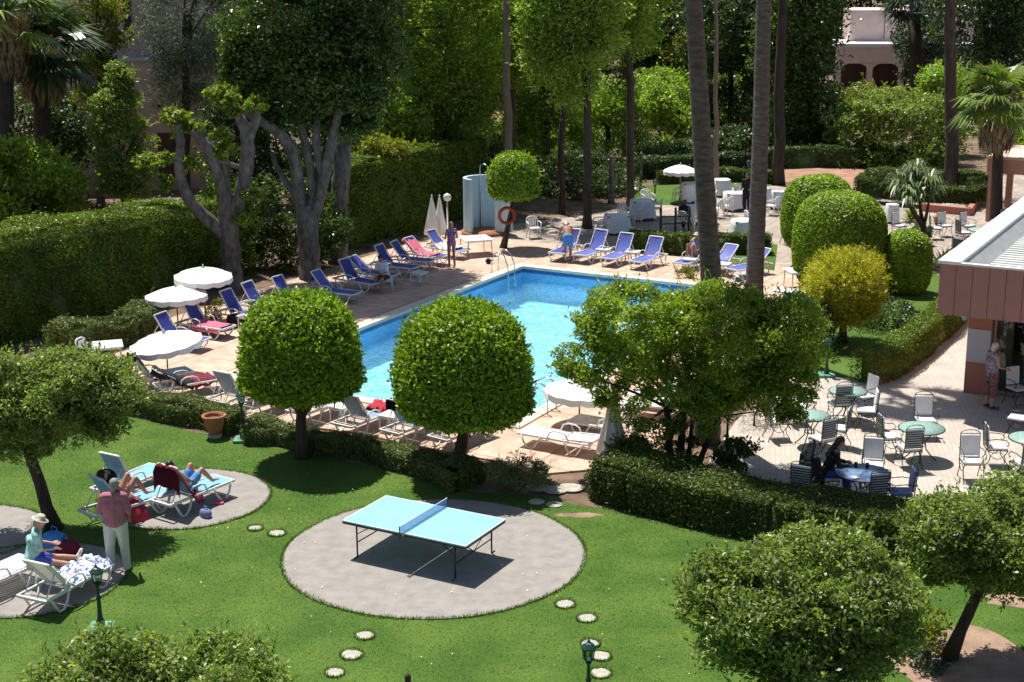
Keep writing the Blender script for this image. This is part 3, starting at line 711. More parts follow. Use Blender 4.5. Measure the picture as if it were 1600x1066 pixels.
def villa_left():
    Y = 74.0
    root = empty('beige_house', (w(205, 100, Y).x, Y, 0), .1, 'beige walled house with narrow slit windows, top left behind the trees', 'house')
    z = lambda py: w(205, py, Y).z
    zl = z(93)
    mb = MB(); mb.box((0.3, 3.0, (zl+13)/2), (7.6, 5, 13-zl)); mb.build('upper_wall', M['beigewall'], root)
    mb = MB(); mb.box((.3, 1.4, zl/2), (9.2, 6.2, zl)); mb.build('lower_wall', M['beigewall'], root)
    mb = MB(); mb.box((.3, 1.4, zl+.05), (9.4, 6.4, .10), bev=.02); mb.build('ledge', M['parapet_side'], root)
    for px_ in (174, 198):
        x = w(px_, 40, Y).x-root.location.x; fr = MB()
        for dx in (-.17, .17): fr.box((x+dx, .49, z(18)), (.06, .08, 2.2))
        fr.box((x, .49, z(18)-1.12), (.44, .12, .06)); fo = fr.build('window', M['brown_dark'], root)
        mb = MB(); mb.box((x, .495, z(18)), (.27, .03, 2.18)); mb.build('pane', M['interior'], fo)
        mb = MB(); mb.box((x, .45, z(18)-1.3), (.2, .1, .2)); mb.build('sill', M['brown_dark'], fo)
    mb = MB(); mb.box((1.9, -1.73, 1.6), (1.3, .05, 2.4)); mb.build('door', M['brown_dark'], root)
villa_left()
def kiosk():
    p = g(1545, 347); root = empty('red_kiosk', (p.x, p.y, 0), A2+.0, 'reddish kiosk with pink flat roof at the right edge behind the palms', 'kiosk')
    zt = w(1545, 258, p.y).z
    mb = MB(); mb.box((3.0, 2.0, zt+.0), (6.4, 4.6, .62), bev=.02); mb.build('roof_beam', M['peach'], root)
    mb = MB(); mb.box((3.0, 2.0, zt+.335), (6.5, 4.7, .05)); mb.build('roof', mat('peach_roof', (.78, .52, .42), .8, .06, 3), root)
    for x, y in ((0, 0), (6, 0), (0, 4), (6, 4)):
        mb = MB(); mb.box((x, y, (zt-.3)/2), (.26, .26, zt-.32)); mb.build('post', M['peach'], root)
    mb = MB(); mb.box((2.1, 1.6, 1.0), (1.5, 1.4, 1.9), bev=.03); mb.build('cupboard', M['curtain'], root)
    mb = MB(); mb.box((4.6, 3.4, 1.1), (2.8, .12, 2.2)); mb.build('back_wall', M['brownwall'], root)
kiosk()
def shower():
    p = g(757, 366); root = empty('pool_shower', (p.x, p.y, 0), -.12, 'white curved open-air pool shower cabin against the tall hedge', 'shower')
    hh = 2.35
    def shell(a0, a1, cx, r, th, n=20):
        mb = MB(); vs = []; fs = []
        for i in range(n+1):
            a = a0+(a1-a0)*i/n
            for rr in (r, r+th):
                for z_ in (.18, hh): vs.append((cx+rr*cos(a), rr*sin(a), z_))
        for i in range(n):
            o = 4*i; q = 4*(i+1)
            fs += [(o, o+1, q+1, q), (o+2, q+2, q+3, o+3), (o+1, o+3, q+3, q+1), (o, q, q+2, o+2)]
        fs += [(0, 2, 3, 1), (4*n, 4*n+1, 4*n+3, 4*n+2)]
        mb.add(vs, fs); return mb
    shell(radians(-62)+pi, radians(-70)-pi*.0, -.0, .72, .14, 26) if False else None
    mb = shell(radians(-35), radians(238), 0, .72, .14, 30); mb.build('curved_wall', M['white_wall'], root)
    mb = MB(); mb.box((.86, -.42, 1.27), (.75, .14, 2.17), rz=-.25, bev=.02); mb.build('side_wall', M['white_wall'], root)
    mb = MB(); mb.lathe([(.0, .0), (.95, .0), (.95, .17), (.0, .17)], n=30); mb.build('base', M['terracotta'], root)
    mb = MB(); mb.tube([(-.25, .6, .2), (-.25, .6, 2.6), (-.22, .55, 2.78), (-.05, .45, 2.84), (.12, .35, 2.74), (.13, .34, 2.62)], .022, 8); mb.build('shower_pipe', M['steel'], root)
    mb = MB(); mb.lathe([(.02, .06), (.09, 0), (.09, -.02), (.01, -.02)], c=(.13, .34, 2.56), n=14); mb.build('shower_head', M['steel'], root)
shower()

# ================================================================== HEDGES
def hedge(name, pts, wd, h, m, label, seed, count, size, z0=0.0, round_=.12, noise=.08, aspect=.5, spread=.8, cat='hedge', group=None, core=.84, hs=None):
    R = np.random.default_rng(seed); P = [Vector((p.x, p.y, 0)) for p in pts]
    seg = [(b-a).length for a, b in zip(P[:-1], P[1:])]; T = sum(seg)
    cum = np.concatenate([[0], np.cumsum(seg)])
    PX = np.array([(p.x, p.y) for p in P])
    n = count; hw = wd/2
    # perimeter: side, rounded top, side + ends
    t = R.random(n)*T; i = np.clip(np.searchsorted(cum, t, side='right')-1, 0, len(seg)-1); u = (t-cum[i])/np.array(seg)[i]
    base = PX[i]*(1-u)[:, None]+PX[i+1]*u[:, None]
    dr = PX[i+1]-PX[i]; dr /= np.linalg.norm(dr, axis=1, keepdims=True); nr = np.stack([-dr[:, 1], dr[:, 0]], 1)
    per = 2*h+wd; s = R.random(n)*per
    hh = np.full(n, h) if hs is None else np.interp(t/T, np.linspace(0, 1, len(hs)), hs)
    lat = np.where(s < h, -hw, np.where(s < h+wd, s-h-hw, hw)); zz = np.where(s < h, s/h*hh, np.where(s < h+wd, hh, (per-s)/h*hh))
    e = np.maximum(0, np.abs(lat)-(hw-round_)); ez = np.maximum(0, zz-(hh-round_)); k = np.sqrt(e**2+ez**2); over = np.maximum(0, k-round_)/(k+1e-6)
    lat = lat-np.sign(lat)*e*over; zz = zz-ez*over
    nz = np.where((s >= h) & (s < h+wd), 1.0, 0.15); nl = np.where((s >= h) & (s < h+wd), 0.0, np.sign(lat))
    ph = R.uniform(0, 6, 6)
    bmp = noise*(np.sin(t*1.3+ph[0]+zz)+np.sin(t*2.9+ph[1]-zz*1.7)*.6+np.sin(t*6.1+zz*4+ph[2])*.35)/1.4
    inn = -R.random(n)**2*.12+(R.random(n) < .1)*R.exponential(.05, n)
    lat = lat+nl*(bmp+inn); zz = zz+np.where(nz > .5, bmp*.8+inn, 0)
    # ends
    en = R.random(n) < (wd*h*2)/(per*T+wd*h*2)
    sg = R.integers(0, 2, n)
    lat = np.where(en, R.uniform(-hw, hw, n), lat); zz = np.where(en, R.random(n)*hh, zz)
    base = np.where(en[:, None], np.where(sg[:, None] == 0, PX[0]+(PX[0]-PX[1])/seg[0]*R.uniform(-.1, .06, n)[:, None], PX[-1]+(PX[-1]-PX[-2])/seg[-1]*R.uniform(-.1, .06, n)[:, None]), base)
    xy = base+nr*lat[:, None]
    Pn = np.stack([xy[:, 0], xy[:, 1], np.maximum(zz, .03)+z0], 1)
    nm = np.stack([nr[:, 0]*nl, nr[:, 1]*nl, nz], 1)
    V = leaf_quads(Pn, nm, size, aspect, spread, R=R)
    # core ribbon
    cv = []; cf = []
    K = max(2, int(T/1.0)); tt = np.linspace(.02, .98, K+1)*T
    for q in tt:
        j = min(int(np.searchsorted(cum, q, side='right')-1), len(seg)-1); uu = (q-cum[j])/seg[j]
        b = PX[j]*(1-uu)+PX[j+1]*uu; d = (PX[j+1]-PX[j])/seg[j]; nn = np.array([-d[1], d[0]])
        ch = (h if hs is None else float(np.interp(q/T, np.linspace(0, 1, len(hs)), hs)))*core
        for l_, z_ in ((-hw*core, .02), (-hw*core, ch), (hw*core, ch), (hw*core, .02)): cv.append((*(b+nn*l_), z_+z0))
    for q in range(K):
        for c in range(3): cf.append((4*q+c, 4*q+c+1, 4*q+c+5, 4*q+c+4))
    cf.append((0, 1, 2, 3)); cf.append((4*K+3, 4*K+2, 4*K+1, 4*K))
    o = quad_object(name, V, m, None, (cv, cf)); tag(o, label, cat, group); return o
hedge('tall_hedge', [pf(-34.9, 14), pf(-34.7, 26), pf(-34.6, 41.5)], 2.0, 3.35, M['lf_hedge'], 'long tall dark clipped hedge behind the parasols on the left', 11, 150000, .10, noise=.14, hs=[3.9, 3.75, 3.5, 3.15, 2.8])
hedge('tall_hedge', [pf(-34.3, 46.5), pf(-34.0, 51), pf(-33.4, 56.5)], 2.0, 3.4, M['lf_hedge'], 'tall clipped hedge with bright top behind the pool shower', 12, 100000, .10, noise=.14, hs=[3.2, 3.4, 3.35])
hedge('low_hedge', gp((196, 642), (250, 650), (330, 664), (368, 676)), .7, .52, M['lf_rosemary'], 'low feathery green hedge behind the terracotta pot, under the black draped lounger', 13, 26000, .085, core=.5, noise=.12, aspect=.25, spread=1.1)
hedge('low_hedge', gp((392, 686), (440, 690), (500, 706), (556, 712)), .7, .45, M['lf_rosemary'], 'low ragged shrub hedge running behind the left lollipop tree trunk', 14, 20000, .085, core=.5, noise=.16, aspect=.25, spread=1.1)
hedge('low_hedge', gp((574, 716), (620, 728), (690, 748), (735, 762)), .7, .48, M['lf_rosemary'], 'low rosemary hedge between the two lollipop trees below the loungers', 15, 24000, .085, core=.5, noise=.14, aspect=.25, spread=1.1)
hedge('clipped_hedge', gp((958, 768), (1010, 785), (1100, 808), (1220, 836), (1330, 853), (1460, 870), (1600, 892), (1760, 920)), 1.4, .88, M['lf_box'], 'broad dark clipped hedge between the lawn and the cafe patio', 16, 120000, .065, noise=.07)
hedge('clipped_hedge', gp((1346, 600), (1378, 596), (1436, 553), (1474, 520), (1500, 487)), .75, .95, M['lf_hedge'], 'knee high clipped hedge curving beside the brown cafe building', 17, 20000, .07, noise=.05)
hedge('clipped_hedge', gp((985, 392), (1060, 398), (1120, 396), (1200, 398)), .8, .75, M['lf_box'], 'dark box hedge bordering the dining terrace behind the far loungers', 18, 14000, .09, noise=.04, z0=.04)
hedge('clipped_hedge', [pf(-15.4, 50.1), pf(-14.3, 53), pf(-13.6, 58)], .8, .75, M['lf_box'], 'box hedge leading back beside the right end of the dining terrace', 19, 9000, .09, z0=.04)
hedge('clipped_hedge', gp((1350, 316), (1440, 325), (1522, 328)), 1.0, .7, M['lf_box'], 'front side of the box parterre behind the small yucca tree', 20, 11000, .10, z0=.3)
hedge('clipped_hedge', gp((1522, 326), (1532, 300), (1370, 294), (1350, 312)), 1.0, .7, M['lf_box'], 'rear side of the box parterre in front of the pink kerb', 21, 14000, .10, z0=.3)
low_wall('parterre_wall', gp((1440, 331), (1514, 338), (1536, 306)), .34, .25, M['brownwall'], 'low terracotta red wall under the box parterre hedge', 'wall')
hedge('clipped_hedge', gp((1030, 287), (1120, 283), (1215, 288)), .8, .6, M['lf_box'], 'far low hedge bordering the back lawn under the trees', 22, 9000, .12, z0=.04)
hedge('clipped_hedge', gp((992, 279), (1060, 273), (1168, 268)), 1.0, 1.0, M['lf_dark'], 'dark hedge at the back of the far lawn behind the open parasol', 24, 9000, .13)
hedge('clipped_hedge', gp((1196, 263), (1270, 260), (1345, 262)), 1.0, 1.1, M['lf_dark'], 'dark hedge behind the red earth strip above the tall rounded bushes', 25, 10000, .13)
hedge('shrub_border', gp((95, 560), (150, 548), (205, 536), (238, 520)), 1.1, .95, M['lf_rosemary'], 'grey green feathery shrub border left of the white parasols', 23, 24000, .10, core=.6, noise=.25, aspect=.28, spread=1.1, cat='shrubs')

# ================================================================== TREES
def tree_root(name, base, label, cat='tree', group=None):
    return empty(name, (base.x, base.y, 0), 0, label, cat, group)
def shift(V, root): return V-np.array(root.location)
def crown_obj(root, V, m, core=None, name='crown'):
    V = shift(V, root)
    if core is not None: core = (np.asarray(core[0])-np.array(root.location), core[1])
    return quad_object(name, V, m, root, core)
def boxspec(x0, y0, x1, y1, Y):
    c = w((x0+x1)/2, (y0+y1)/2, Y); a = w(x0, (y0+y1)/2, Y); b = w((x0+x1)/2, y0, Y); d = w((x0+x1)/2, y1, Y)
    return c, (c-a).length, abs(b.z-d.z)/2
def topiary(base, box, count, size, m, label, seed, n=2.7, name='clipped_tree', trunk_r=.14, bark='bark', zcut=-.82, rxy=1.0, **kw):
    root = tree_root(name, base, label, group=kw.pop('group', None)); c, rx, rz = boxspec(*box, base.y)
    V, core = clipped_crown(c, (rx*.97, rx*.97*rxy, rz*.97), count, size, seed, n=n, zcut=zcut, **kw)
    crown_obj(root, V, m, core)
    if trunk_r:
        mb = MB(); bl = base-root.location
        limbs(mb, (0, 0, 0), (c.x-base.x, 0, c.z-rz*.55), trunk_r, trunk_r*.75, [(c.x-base.x+rx*.5*cos(a), rx*.5*sin(a), c.z-rz*.1) for a in (0.3, 2.2, 4.4)], seed=seed)
        mb.build('trunk', M[bark], root)
    return root
topiary(g(472, 716), (372, 452, 565, 690), 40000, .105, M['lf_topiary'], 'left of two lollipop clipped trees with bright green dome crowns by the pool', 31, group='dome clipped trees in front of the pool', trunk_r=.15, noise=.07, zcut=-.20, n=2.5, f=4, spread=.85, depth=.2, core=.82, stray=.02, sprig=(1500, .13, 4))
topiary(g(713, 744), (616, 475, 834, 724), 46000, .105, M['lf_topiary'], 'right lollipop clipped tree, crown in front of the pool above the tennis table', 32, group='dome clipped trees in front of the pool', trunk_r=.16, noise=.075, zcut=-.27, stray=.03, n=2.5, f=4, spread=.85, depth=.2, core=.82, sprig=(1700, .14, 4))
topiary(g(786, 389), (762, 238, 843, 332), 16000, .11, M['lf_topiary'], 'small dome clipped tree beside the white pool shower', 33, trunk_r=.12, noise=.04, zcut=-.38, n=2.5, sprig=(400, .12, 4))
topiary(g(1316, 536), (1264, 396, 1374, 506), 26000, .12, M['lf_yellow'], 'yellow leaved round spiky tree beside the cafe lawn', 34, n=2.1, trunk_r=.13, noise=.13, depth=.3, stray=.13, spread=1.1, zcut=-.9, core=.70, aspect=.22, f=4.5, sprig=(1500, .30, 7))
topiary(g(1312, 452), (1238, 300, 1387, 462), 42000, .10, M['lf_topiary'], 'largest rounded clipped green bush, behind the yellow tree', 35, n=3.0, trunk_r=0, noise=.03, zcut=-1, core=.93, name='clipped_bush')
topiary(g(1276, 418), (1219, 273, 1335, 400), 30000, .11, M['lf_topiary'], 'tall rounded clipped bush half hidden behind the largest one', 36, n=2.8, trunk_r=0, noise=.04, zcut=-1, core=.93, name='clipped_bush')
topiary(g(1418, 458), (1378, 360, 1457, 462), 22000, .10, M['lf_topiary'], 'smaller box shaped clipped bush on the right, next to the cafe roof', 37, n=3.0, trunk_r=0, noise=.03, zcut=-1, core=.93, name='clipped_bush')

def leafy(name, base, trunk_top, tr, crowns, m, bark, label, seed, size=.09, per=130, group=None, cat='tree', trunks=None, up=.5, spread=.95, aspect=.5, nl=7, squash=.75, droop=0, vis=True):
    """crowns: list of (box, ry factor, clump count, clump radius); trunk_top: Vector"""
    root = tree_root(name, base, label, cat, group); Vs = []; Cs = []
    for k, (box, ry, nc, cr) in enumerate(crowns):
        yy = base.y if len(box) == 4 else box[4]
        c, rx, rz = boxspec(*box[:4], yy)
        V, C = clump_crown(c, (rx, rx*ry, rz), nc, cr, per, size, seed+k*7, up=up, spread=spread, aspect=aspect, squash=squash, droop=droop); Vs.append(V); Cs.append(C)
    crown_obj(root, np.concatenate(Vs), m)
    if tr:
        mb = MB(); C = np.concatenate(Cs); R = random.Random(seed); L0 = root.location
        for j, (b_, t_, r_) in enumerate(trunks or [(base, trunk_top, tr)]):
            cand = [Vector(C[R.randrange(len(C))]) for _ in range(nl*4)]; cand.sort(key=lambda q: (q-t_).length); cand = cand[:nl*2]; R.shuffle(cand)
            limbs(mb, b_-L0, t_-L0, r_, r_*.7, [q-L0 for q in cand[:nl]], seed=seed+j, r_end=r_*.12)
        mb.build('trunk', M[bark], root)
    return root
# orange tree in the middle, several stems
b0 = g(1060, 738)
leafy('orange_tree', b0, None, .1, [((905, 440, 1110, 575), .95, 52, .36), ((1000, 440, 1230, 640), 1.0, 90, .38), ((1130, 450, 1285, 640), .9, 55, .36), ((875, 500, 960, 620), .9, 20, .28), ((930, 560, 1180, 680), .8, 34, .28), ((1180, 560, 1275, 655), .8, 16, .28)],
      M['lf_orange'], 'bark_dark', 'large loose crowned orange tree with several stems in front of the two palm trunks', 41, size=.085, per=330, nl=6,
      trunks=[(b0+Vector((-.12, 0, 0)), w(1040, 630, b0.y), .085), (b0+Vector((.05, .1, 0)), w(1068, 620, b0.y+.2), .10), (b0+Vector((.35, -.1, 0)), w(1140, 610, b0.y-.2), .07), (b0+Vector((.2, .2, 0)), w(1085, 640, b0.y+.4), .06)])
b0 = g(86, 828)
leafy('citrus_tree', b0, w(35, 680, b0.y), .14, [((-60, 552, 120, 692), .9, 75, .34), ((30, 556, 212, 668), .9, 90, .32), ((20, 575, 140, 690), .9, 45, .32), ((-40, 620, 100, 715), .8, 24, .28), ((110, 620, 200, 690), .7, 16, .22)],
      M['lf_citrus'], 'bark_dark', 'citrus tree with leaning dark trunk and wide crown at the left edge', 42, size=.08, per=400, nl=9, up=.6)
b0 = g(240, 1290)
leafy('citrus_tree', b0, w(240, 1120, b0.y), .12, [((45, 1012, 300, 1210), .9, 90, .30), ((180, 1018, 440, 1210), .9, 85, .30)],
      M['lf_citrus'], 'bark_dark', 'top of a citrus crown cut off by the bottom left edge of the view', 43, size=.08, per=330, nl=6, up=.6)
b0 = g(1205, 1120)
leafy('citrus_tree', b0, w(1215, 1030, b0.y), .13, [((1062, 868, 1300, 1030), .95, 100, .32), ((1180, 852, 1425, 1015), .95, 120, .32), ((1120, 920, 1400, 1062), .85, 60, .28)],
      M['lf_citrus'], 'bark_dark', 'big round citrus bush tree at the bottom right in front of the broad hedge', 44, size=.082, per=330, nl=8, up=.6,
      trunks=[(b0, w(1210, 1040, b0.y), .10), (b0+Vector((.3, 0, 0)), w(1255, 1010, b0.y), .08)])
b0 = g(1482, 1030)
leafy('citrus_tree', b0, w(1545, 890, b0.y), .11, [((1425, 782, 1560, 885), .95, 85, .31), ((1505, 768, 1680, 925), 1.0, 100, .33), ((1420, 800, 1560, 905), .8, 32, .28)],
      M['lf_citrus'], 'bark_dark', 'citrus tree with dark leaning trunk in the bare bed at the right edge', 45, size=.08, per=330, nl=9, up=.6)
# garden shrubs near the orange tree and in the beds
def bush(name, base, box, nc, cr, m, label, seed, per=200, size=.08, cat='bush', group=None, **kw):
    return leafy(name, base, base+Vector((0, 0, .35)), .03, [(box, .8, nc, cr)], m, 'bark_dark', label, seed, size=size, per=per, cat=cat, group=group, nl=5, **kw)
bush('shrub', g(1030, 742), (965, 668, 1100, 738), 24, .28, M['lf_box'], 'dark leafy shrub at the foot of the orange tree', 51)
bush('shrub', g(1165, 748), (1120, 690, 1175, 742), 12, .22, M['lf_box'], 'small dark shrub right of the orange tree on the patio edge', 52)
bush('shrub', g(965, 752), (940, 690, 1000, 752), 12, .25, M['lf_box'], 'rounded dark shrub at the left end of the broad hedge under the closed parasol', 53)
bush('shrub', g(930, 776), (915, 740, 955, 778), 7, .16, M['lf_rosemary'], 'small thin plant beside the pale slabs at the hedge end', 54, aspect=.3)
bush('rosemary_bush', g(812, 768), (762, 718, 862, 772), 16, .24, M['lf_rosemary'], 'rosemary bush at the right foot of the lollipop tree, above the tennis table', 55, aspect=.25)
bush('dry_shrub', g(1178, 668), (1135, 628, 1215, 690), 14, .26, M['lf_dead'], 'dry brown twiggy shrub beside the cafe patio', 56, per=120, size=.07, aspect=.2)
bush('shrub', g(1420, 1010), (1370, 945, 1480, 1040), 14, .22, M['lf_yg'], 'yellowish low shrub in the bare bed left of the leaning trunk', 57, per=130)
bush('shrub', g(1388, 985), (1345, 965, 1420, 1005), 8, .18, M['lf_citrus'], 'small green plant in the bare bed beneath the big citrus crown', 58, per=120)
bush('shrub', g(1448, 1046), (1405, 1020, 1475, 1062), 8, .16, M['lf_cedar'], 'low grey green plant at the foot of the leaning trunk', 59, per=110)
bush('shrub', g(1265, 548), (1235, 470, 1300, 560), 14, .4, M['lf_dark'], 'dark shrub left of the yellow tree behind the orange tree', 60, per=180, size=.1)
bush('shrub', g(1375, 510), (1330, 476, 1425, 526), 14, .38, M['lf_dark'], 'spreading dark shrub on the lawn behind the yellow tree', 61, per=220, size=.1)
bush('shrub', g(5, 700), (-40, 690, 32, 770), 12, .28, M['lf_yg'], 'yellow green shrub behind the left citrus trunk at the picture edge', 62, per=160)
bush('fern_plant', g(240, 517), (212, 470, 262, 512), 8, .3, M['lf_rosemary'], 'feathery pale plant beneath the middle white parasol', 63, aspect=.15, size=.16, per=90)
bush('fern_plant', g(338, 500), (325, 470, 352, 500), 5, .25, M['lf_yg'], 'small leafy plant behind the parasol pole and blue loungers', 64, aspect=.3, size=.14, per=70)
bush('shrub', g(1090, 412), (1080, 375, 1103, 412), 6, .25, M['lf_tuft'], 'small bright round shrub behind the far loungers by the palm', 65, per=90, size=.1)
bush('shrub', g(1062, 388), (1055, 372, 1074, 392), 5, .2, M['lf_tuft'], 'small lime shrub behind the seated sunbather at the far side', 66, per=80, size=.1)
bush('flower_bush', g(1078, 436), (1062, 416, 1086, 434), 5, .2, M['lf_yg'], 'little yellow green potted bush at the far pool edge', 67, per=80, size=.09)

# ---- palms
def palm_fan(root, c, nf, L, m, seed, zdir=(-.5, 1.0), blade=.9, nb=16, name='crown'):
    R = np.random.default_rng(seed); qs = []
    mbp = MB(); c = Vector(c)
    for i in range(nf):
        az = R.uniform(0, 2*pi); el = R.uniform(*zdir); d = Vector((cos(az)*cos(el), sin(az)*cos(el), sin(el)))
        mid = c+d*L*.6+Vector((0, 0, .05*L)); end = c+d*L+Vector((0, 0, -L*.18))
        mbp.tube([c+d*.1, mid, end], [.03, .022, .015], 4)
        side = d.cross(Vector((0, 0, 1))).normalized(); upv = side.cross(d).normalized()
        for k in range(nb):
            a = (k/(nb-1)-.5)*3.6; dd = (d*cos(a)+side*sin(a)).normalized(); bl = blade*(1-.25*abs(a)/1.8)*R.uniform(.85, 1.1)
            tip = end+dd*bl+Vector((0, 0, -bl*R.uniform(.15, .45))); wv = dd.cross(upv).normalized()*bl*.055; m_ = end+dd*bl*.5+upv*.02
            qs.append([end, m_+wv, tip, m_-wv])
    V = np.array([[list(p) for p in q] for q in qs])
    o = quad_object(name, V, m, root); mbp.build('frond_stalk', m, o)
    return o
def palm_feather(root, c, nf, L, m, seed, el=(-.3, 1.2), name='crown', wd=.5, npin=26):
    R = np.random.default_rng(seed); qs = []; c = Vector(c); mbp = MB()
    for i in range(nf):
        az = R.uniform(0, 2*pi); e = R.uniform(*el); h0 = Vector((cos(az), sin(az), 0)); side = Vector((-sin(az), cos(az), 0)); pts = []
        for k in range(9):
            t = k/8; ang = e-t*t*1.5; pts.append((pts[-1] if k else c)+(h0*cos(ang)+Vector((0, 0, sin(ang))))*L/8)
        mbp.tube(pts, [.03]*4+[.02]*3+[.01]*2, 4)
        for k in range(npin):
            t = .15+.85*k/npin; j = min(7, int(t*8)); p = pts[j].lerp(pts[j+1], t*8-j)
            for sg in (-1, 1):
                d = (side*sg+h0*.6+Vector((0, 0, -.35+R.uniform(-.2, .2)))).normalized(); l_ = wd*(1-.5*abs(t-.4))
                wv = Vector((0, 0, .025))+h0*.02
                qs.append([p, p+d*l_*.5+wv, p+d*l_+Vector((0, 0, -.1*l_)), p+d*l_*.5-wv])
    V = np.array([[list(p) for p in q] for q in qs])
    o = quad_object(name, V, m, root); mbp.build('frond_stalk', m, o); return o
def tall_palm(base, pts, rr, label, seed, head=2.6):
    root = tree_root('palm_tree', base, label, group='tall palms with bare trunks'); mb = MB(); L0 = root.location
    q = [Vector(p)-L0 for p in pts]; P = []; Rr = []
    for i in range(len(q)-1):
        for k in range(24):
            t = k/24; P.append(q[i].lerp(q[i+1], t)); Rr.append((rr[i]*(1-t)+rr[i+1]*t)*(1+.045*((len(P)) % 2)))
    P.append(q[-1]); Rr.append(rr[-1]); mb.tube(P, Rr, 14); mb.build('trunk', M['bark_palm'], root)
    palm_fan(root, q[-1], 34, 1.3, M['lf_palm'], seed, (-.7, 1.3), head*.42, 18)
    return root
b = g(1103, 690)
tall_palm(b, [b, w(1112, 450, b.y), w(1097, 220, b.y), w(1085, 20, b.y), w(1058, -400, b.y)], [.34, .24, .21, .185, .17], 'tall palm trunk behind the orange tree, the left and nearer one', 71)
b = g(1176, 545)
tall_palm(b, [b, w(1179, 440, b.y), w(1188, 220, b.y), w(1193, 20, b.y), w(1200, -330, b.y)], [.34, .25, .225, .20, .18], 'tall palm trunk rising right of its pair from behind the orange tree', 72)
# slim background trunks (palms and poplars whose heads are above the view)
def slim(name, x, ytop, ybase, r, label, seed, xt=None, m='bark', Htop=13.0, group='slim trunks in the grove behind the pool', head=None):
    b_ = g(x, ybase); root = tree_root(name, b_, label, group=group); mb = MB(); q = w(xt if xt else x, 0, b_.y)
    top = b_+(q-b_)*(Htop/max(q.z, 1)); R = random.Random(seed); P = []; Rr = []
    for i in range(13):
        t = i/12; P.append((b_.lerp(top, t))-root.location+Vector((R.uniform(-.06, .06), 0, 0))); Rr.append(r*(1.15-.5*t))
    mb.tube(P, Rr, 9); mb.build('trunk', M[m], root)
    T = top
    if head == 'palm': palm_fan(root, top-root.location, 24, 1.2, M['lf_palm'], seed, (-.6, 1.3), .9, 12)
    else:
        V, C = clump_crown(T, (2.4, 2.4, 3.0), 40, .7, 60, .22, seed); crown_obj(root, V, M['lf_birch'])
    return root
slim('palm_tree', 796, 0, 338, .19, 'slim palm trunk rising behind the small dome clipped tree', 81, 790, 'bark_pale', head='palm')
slim('slender_tree', 877, 0, 335, .13, 'dim trunk deep in the grove left of its paler neighbour', 84, 880, 'bark_dark')
slim('slender_tree', 1120, 0, 300, .11, 'thin trunk just right of the nearer palm in the back garden', 85, 1118, 'bark_pale')
slim('dark_tree', 1217, 0, 290, .27, 'thick dark trunk on the red earth behind the dining terrace', 86, 1222, 'bark_dark')
slim('dark_tree', 1488, 0, 300, .30, 'thick tree trunk behind the box parterre on the right', 87, 1484, 'bark')
for i, (x, yb, r) in enumerate(((955, 318, .13), (1001, 300, .07))):
    b_ = g(x, yb); mb = MB(); zt = w(x, 245 if i == 0 else 240, b_.y).z; mb.lathe([(r*1.3, 0), (r*1.3, .2), (r, .25), (r*.9, zt-.1), (r*1.2, zt-.05), (r*1.2, zt), (0, zt+.1)], n=12)
    o = mb.build('garden_post', M['bark_grey'], loc=(b_.x, b_.y, 0)); tag(o, ['stout pale grey post standing in the grove left of the thick trunk', 'thin dark grey post right of the thick brown trunk'][i], 'post')

# ---- pruned ficus A and multi stem ficus B
def stem(mb, pts, Yc, rs, L0, dy=None, n=10):
    P = []
    for k, (x, y) in enumerate(pts): P.append(w(x, y, Yc+(dy[k] if dy else 0))-L0)
    # smooth
    Q = []; Rq = []
    for i in range(len(P)-1):
        p0 = P[max(i-1, 0)]; p1 = P[i]; p2 = P[i+1]; p3 = P[min(i+2, len(P)-1)]
        for k in range(5):
            t = k/5; Q.append(.5*((2*p1)+(p2-p0)*t+(2*p0-5*p1+4*p2-p3)*t*t+(3*p1-p0-3*p2+p3)*t**3)); Rq.append((rs[i]*(1-t)+rs[i+1]*t)*(1+.09*sin(2.1*len(Q))+.07*sin(5.3*len(Q)+k)))
    Q.append(P[-1]); Rq.append(rs[-1]); mb.tube(Q, Rq, n)
bA = g(362, 452); root = tree_root('pruned_tree', bA, 'heavily pruned tree with thick bare forked limbs and small leaf tufts, behind the white parasols')
L0 = root.location; Y = bA.y; mb = MB()
stem(mb, [(364, 462), (361, 400), (356, 350), (353, 300), (350, 250)], Y, [.42, .34, .33, .20, .17], L0)
stem(mb, [(352, 370), (330, 348), (300, 318), (284, 285), (278, 250)], Y, [.27, .24, .2, .17, .15], L0, dy=[0, -.2, -.4, -.5, -.6])
stem(mb, [(350, 335), (345, 290), (330, 245), (312, 215), (300, 205)], Y, [.22, .2, .19, .17, .13], L0, dy=[-.1, -.2, -.4, -.5, -.5])
stem(mb, [(360, 345), (377, 300), (386, 250), (385, 210), (372, 180), (356, 160)], Y, [.28, .25, .24, .22, .17, .1], L0)
stem(mb, [(385, 225), (395, 200), (402, 178), (400, 162)], Y, [.2, .17, .13, .1], L0, dy=[0, .1, .2, .3])
stem(mb, [(279, 250), (282, 225), (278, 195)], Y, [.17, .15, .11], L0, dy=[-.6, -.6, -.6])
stem(mb, [(375, 262), (345, 252), (330, 248)], Y, [.1, .08, .05], L0, dy=[0, -.3, -.4])
mb.build('trunk', M['bark_grey'], root)
tf = []
for (x, y, r, n_) in ((272, 186, .40, 6), (305, 195, .36, 5), (255, 248, .40, 6), (232, 252, .3, 4), (345, 150, .45, 7), (360, 172, .3, 4), (398, 160, .38, 6), (352, 140, .3, 3), (352, 240, .35, 5), (345, 215, .3, 4), (280, 205, .3, 3), (395, 310, .35, 5), (300, 260, .35, 4), (335, 300, .3, 4), (255, 285, .35, 4), (390, 345, .4, 5)):
    c = w(x, y, Y-.3); V, C = clump_crown(c, (r, r, r*.6), n_, .22, 75, .17, int(x+y), up=.7, spread=.8); tf.append(V)
crown_obj(root, np.concatenate(tf), M['lf_tuft'])

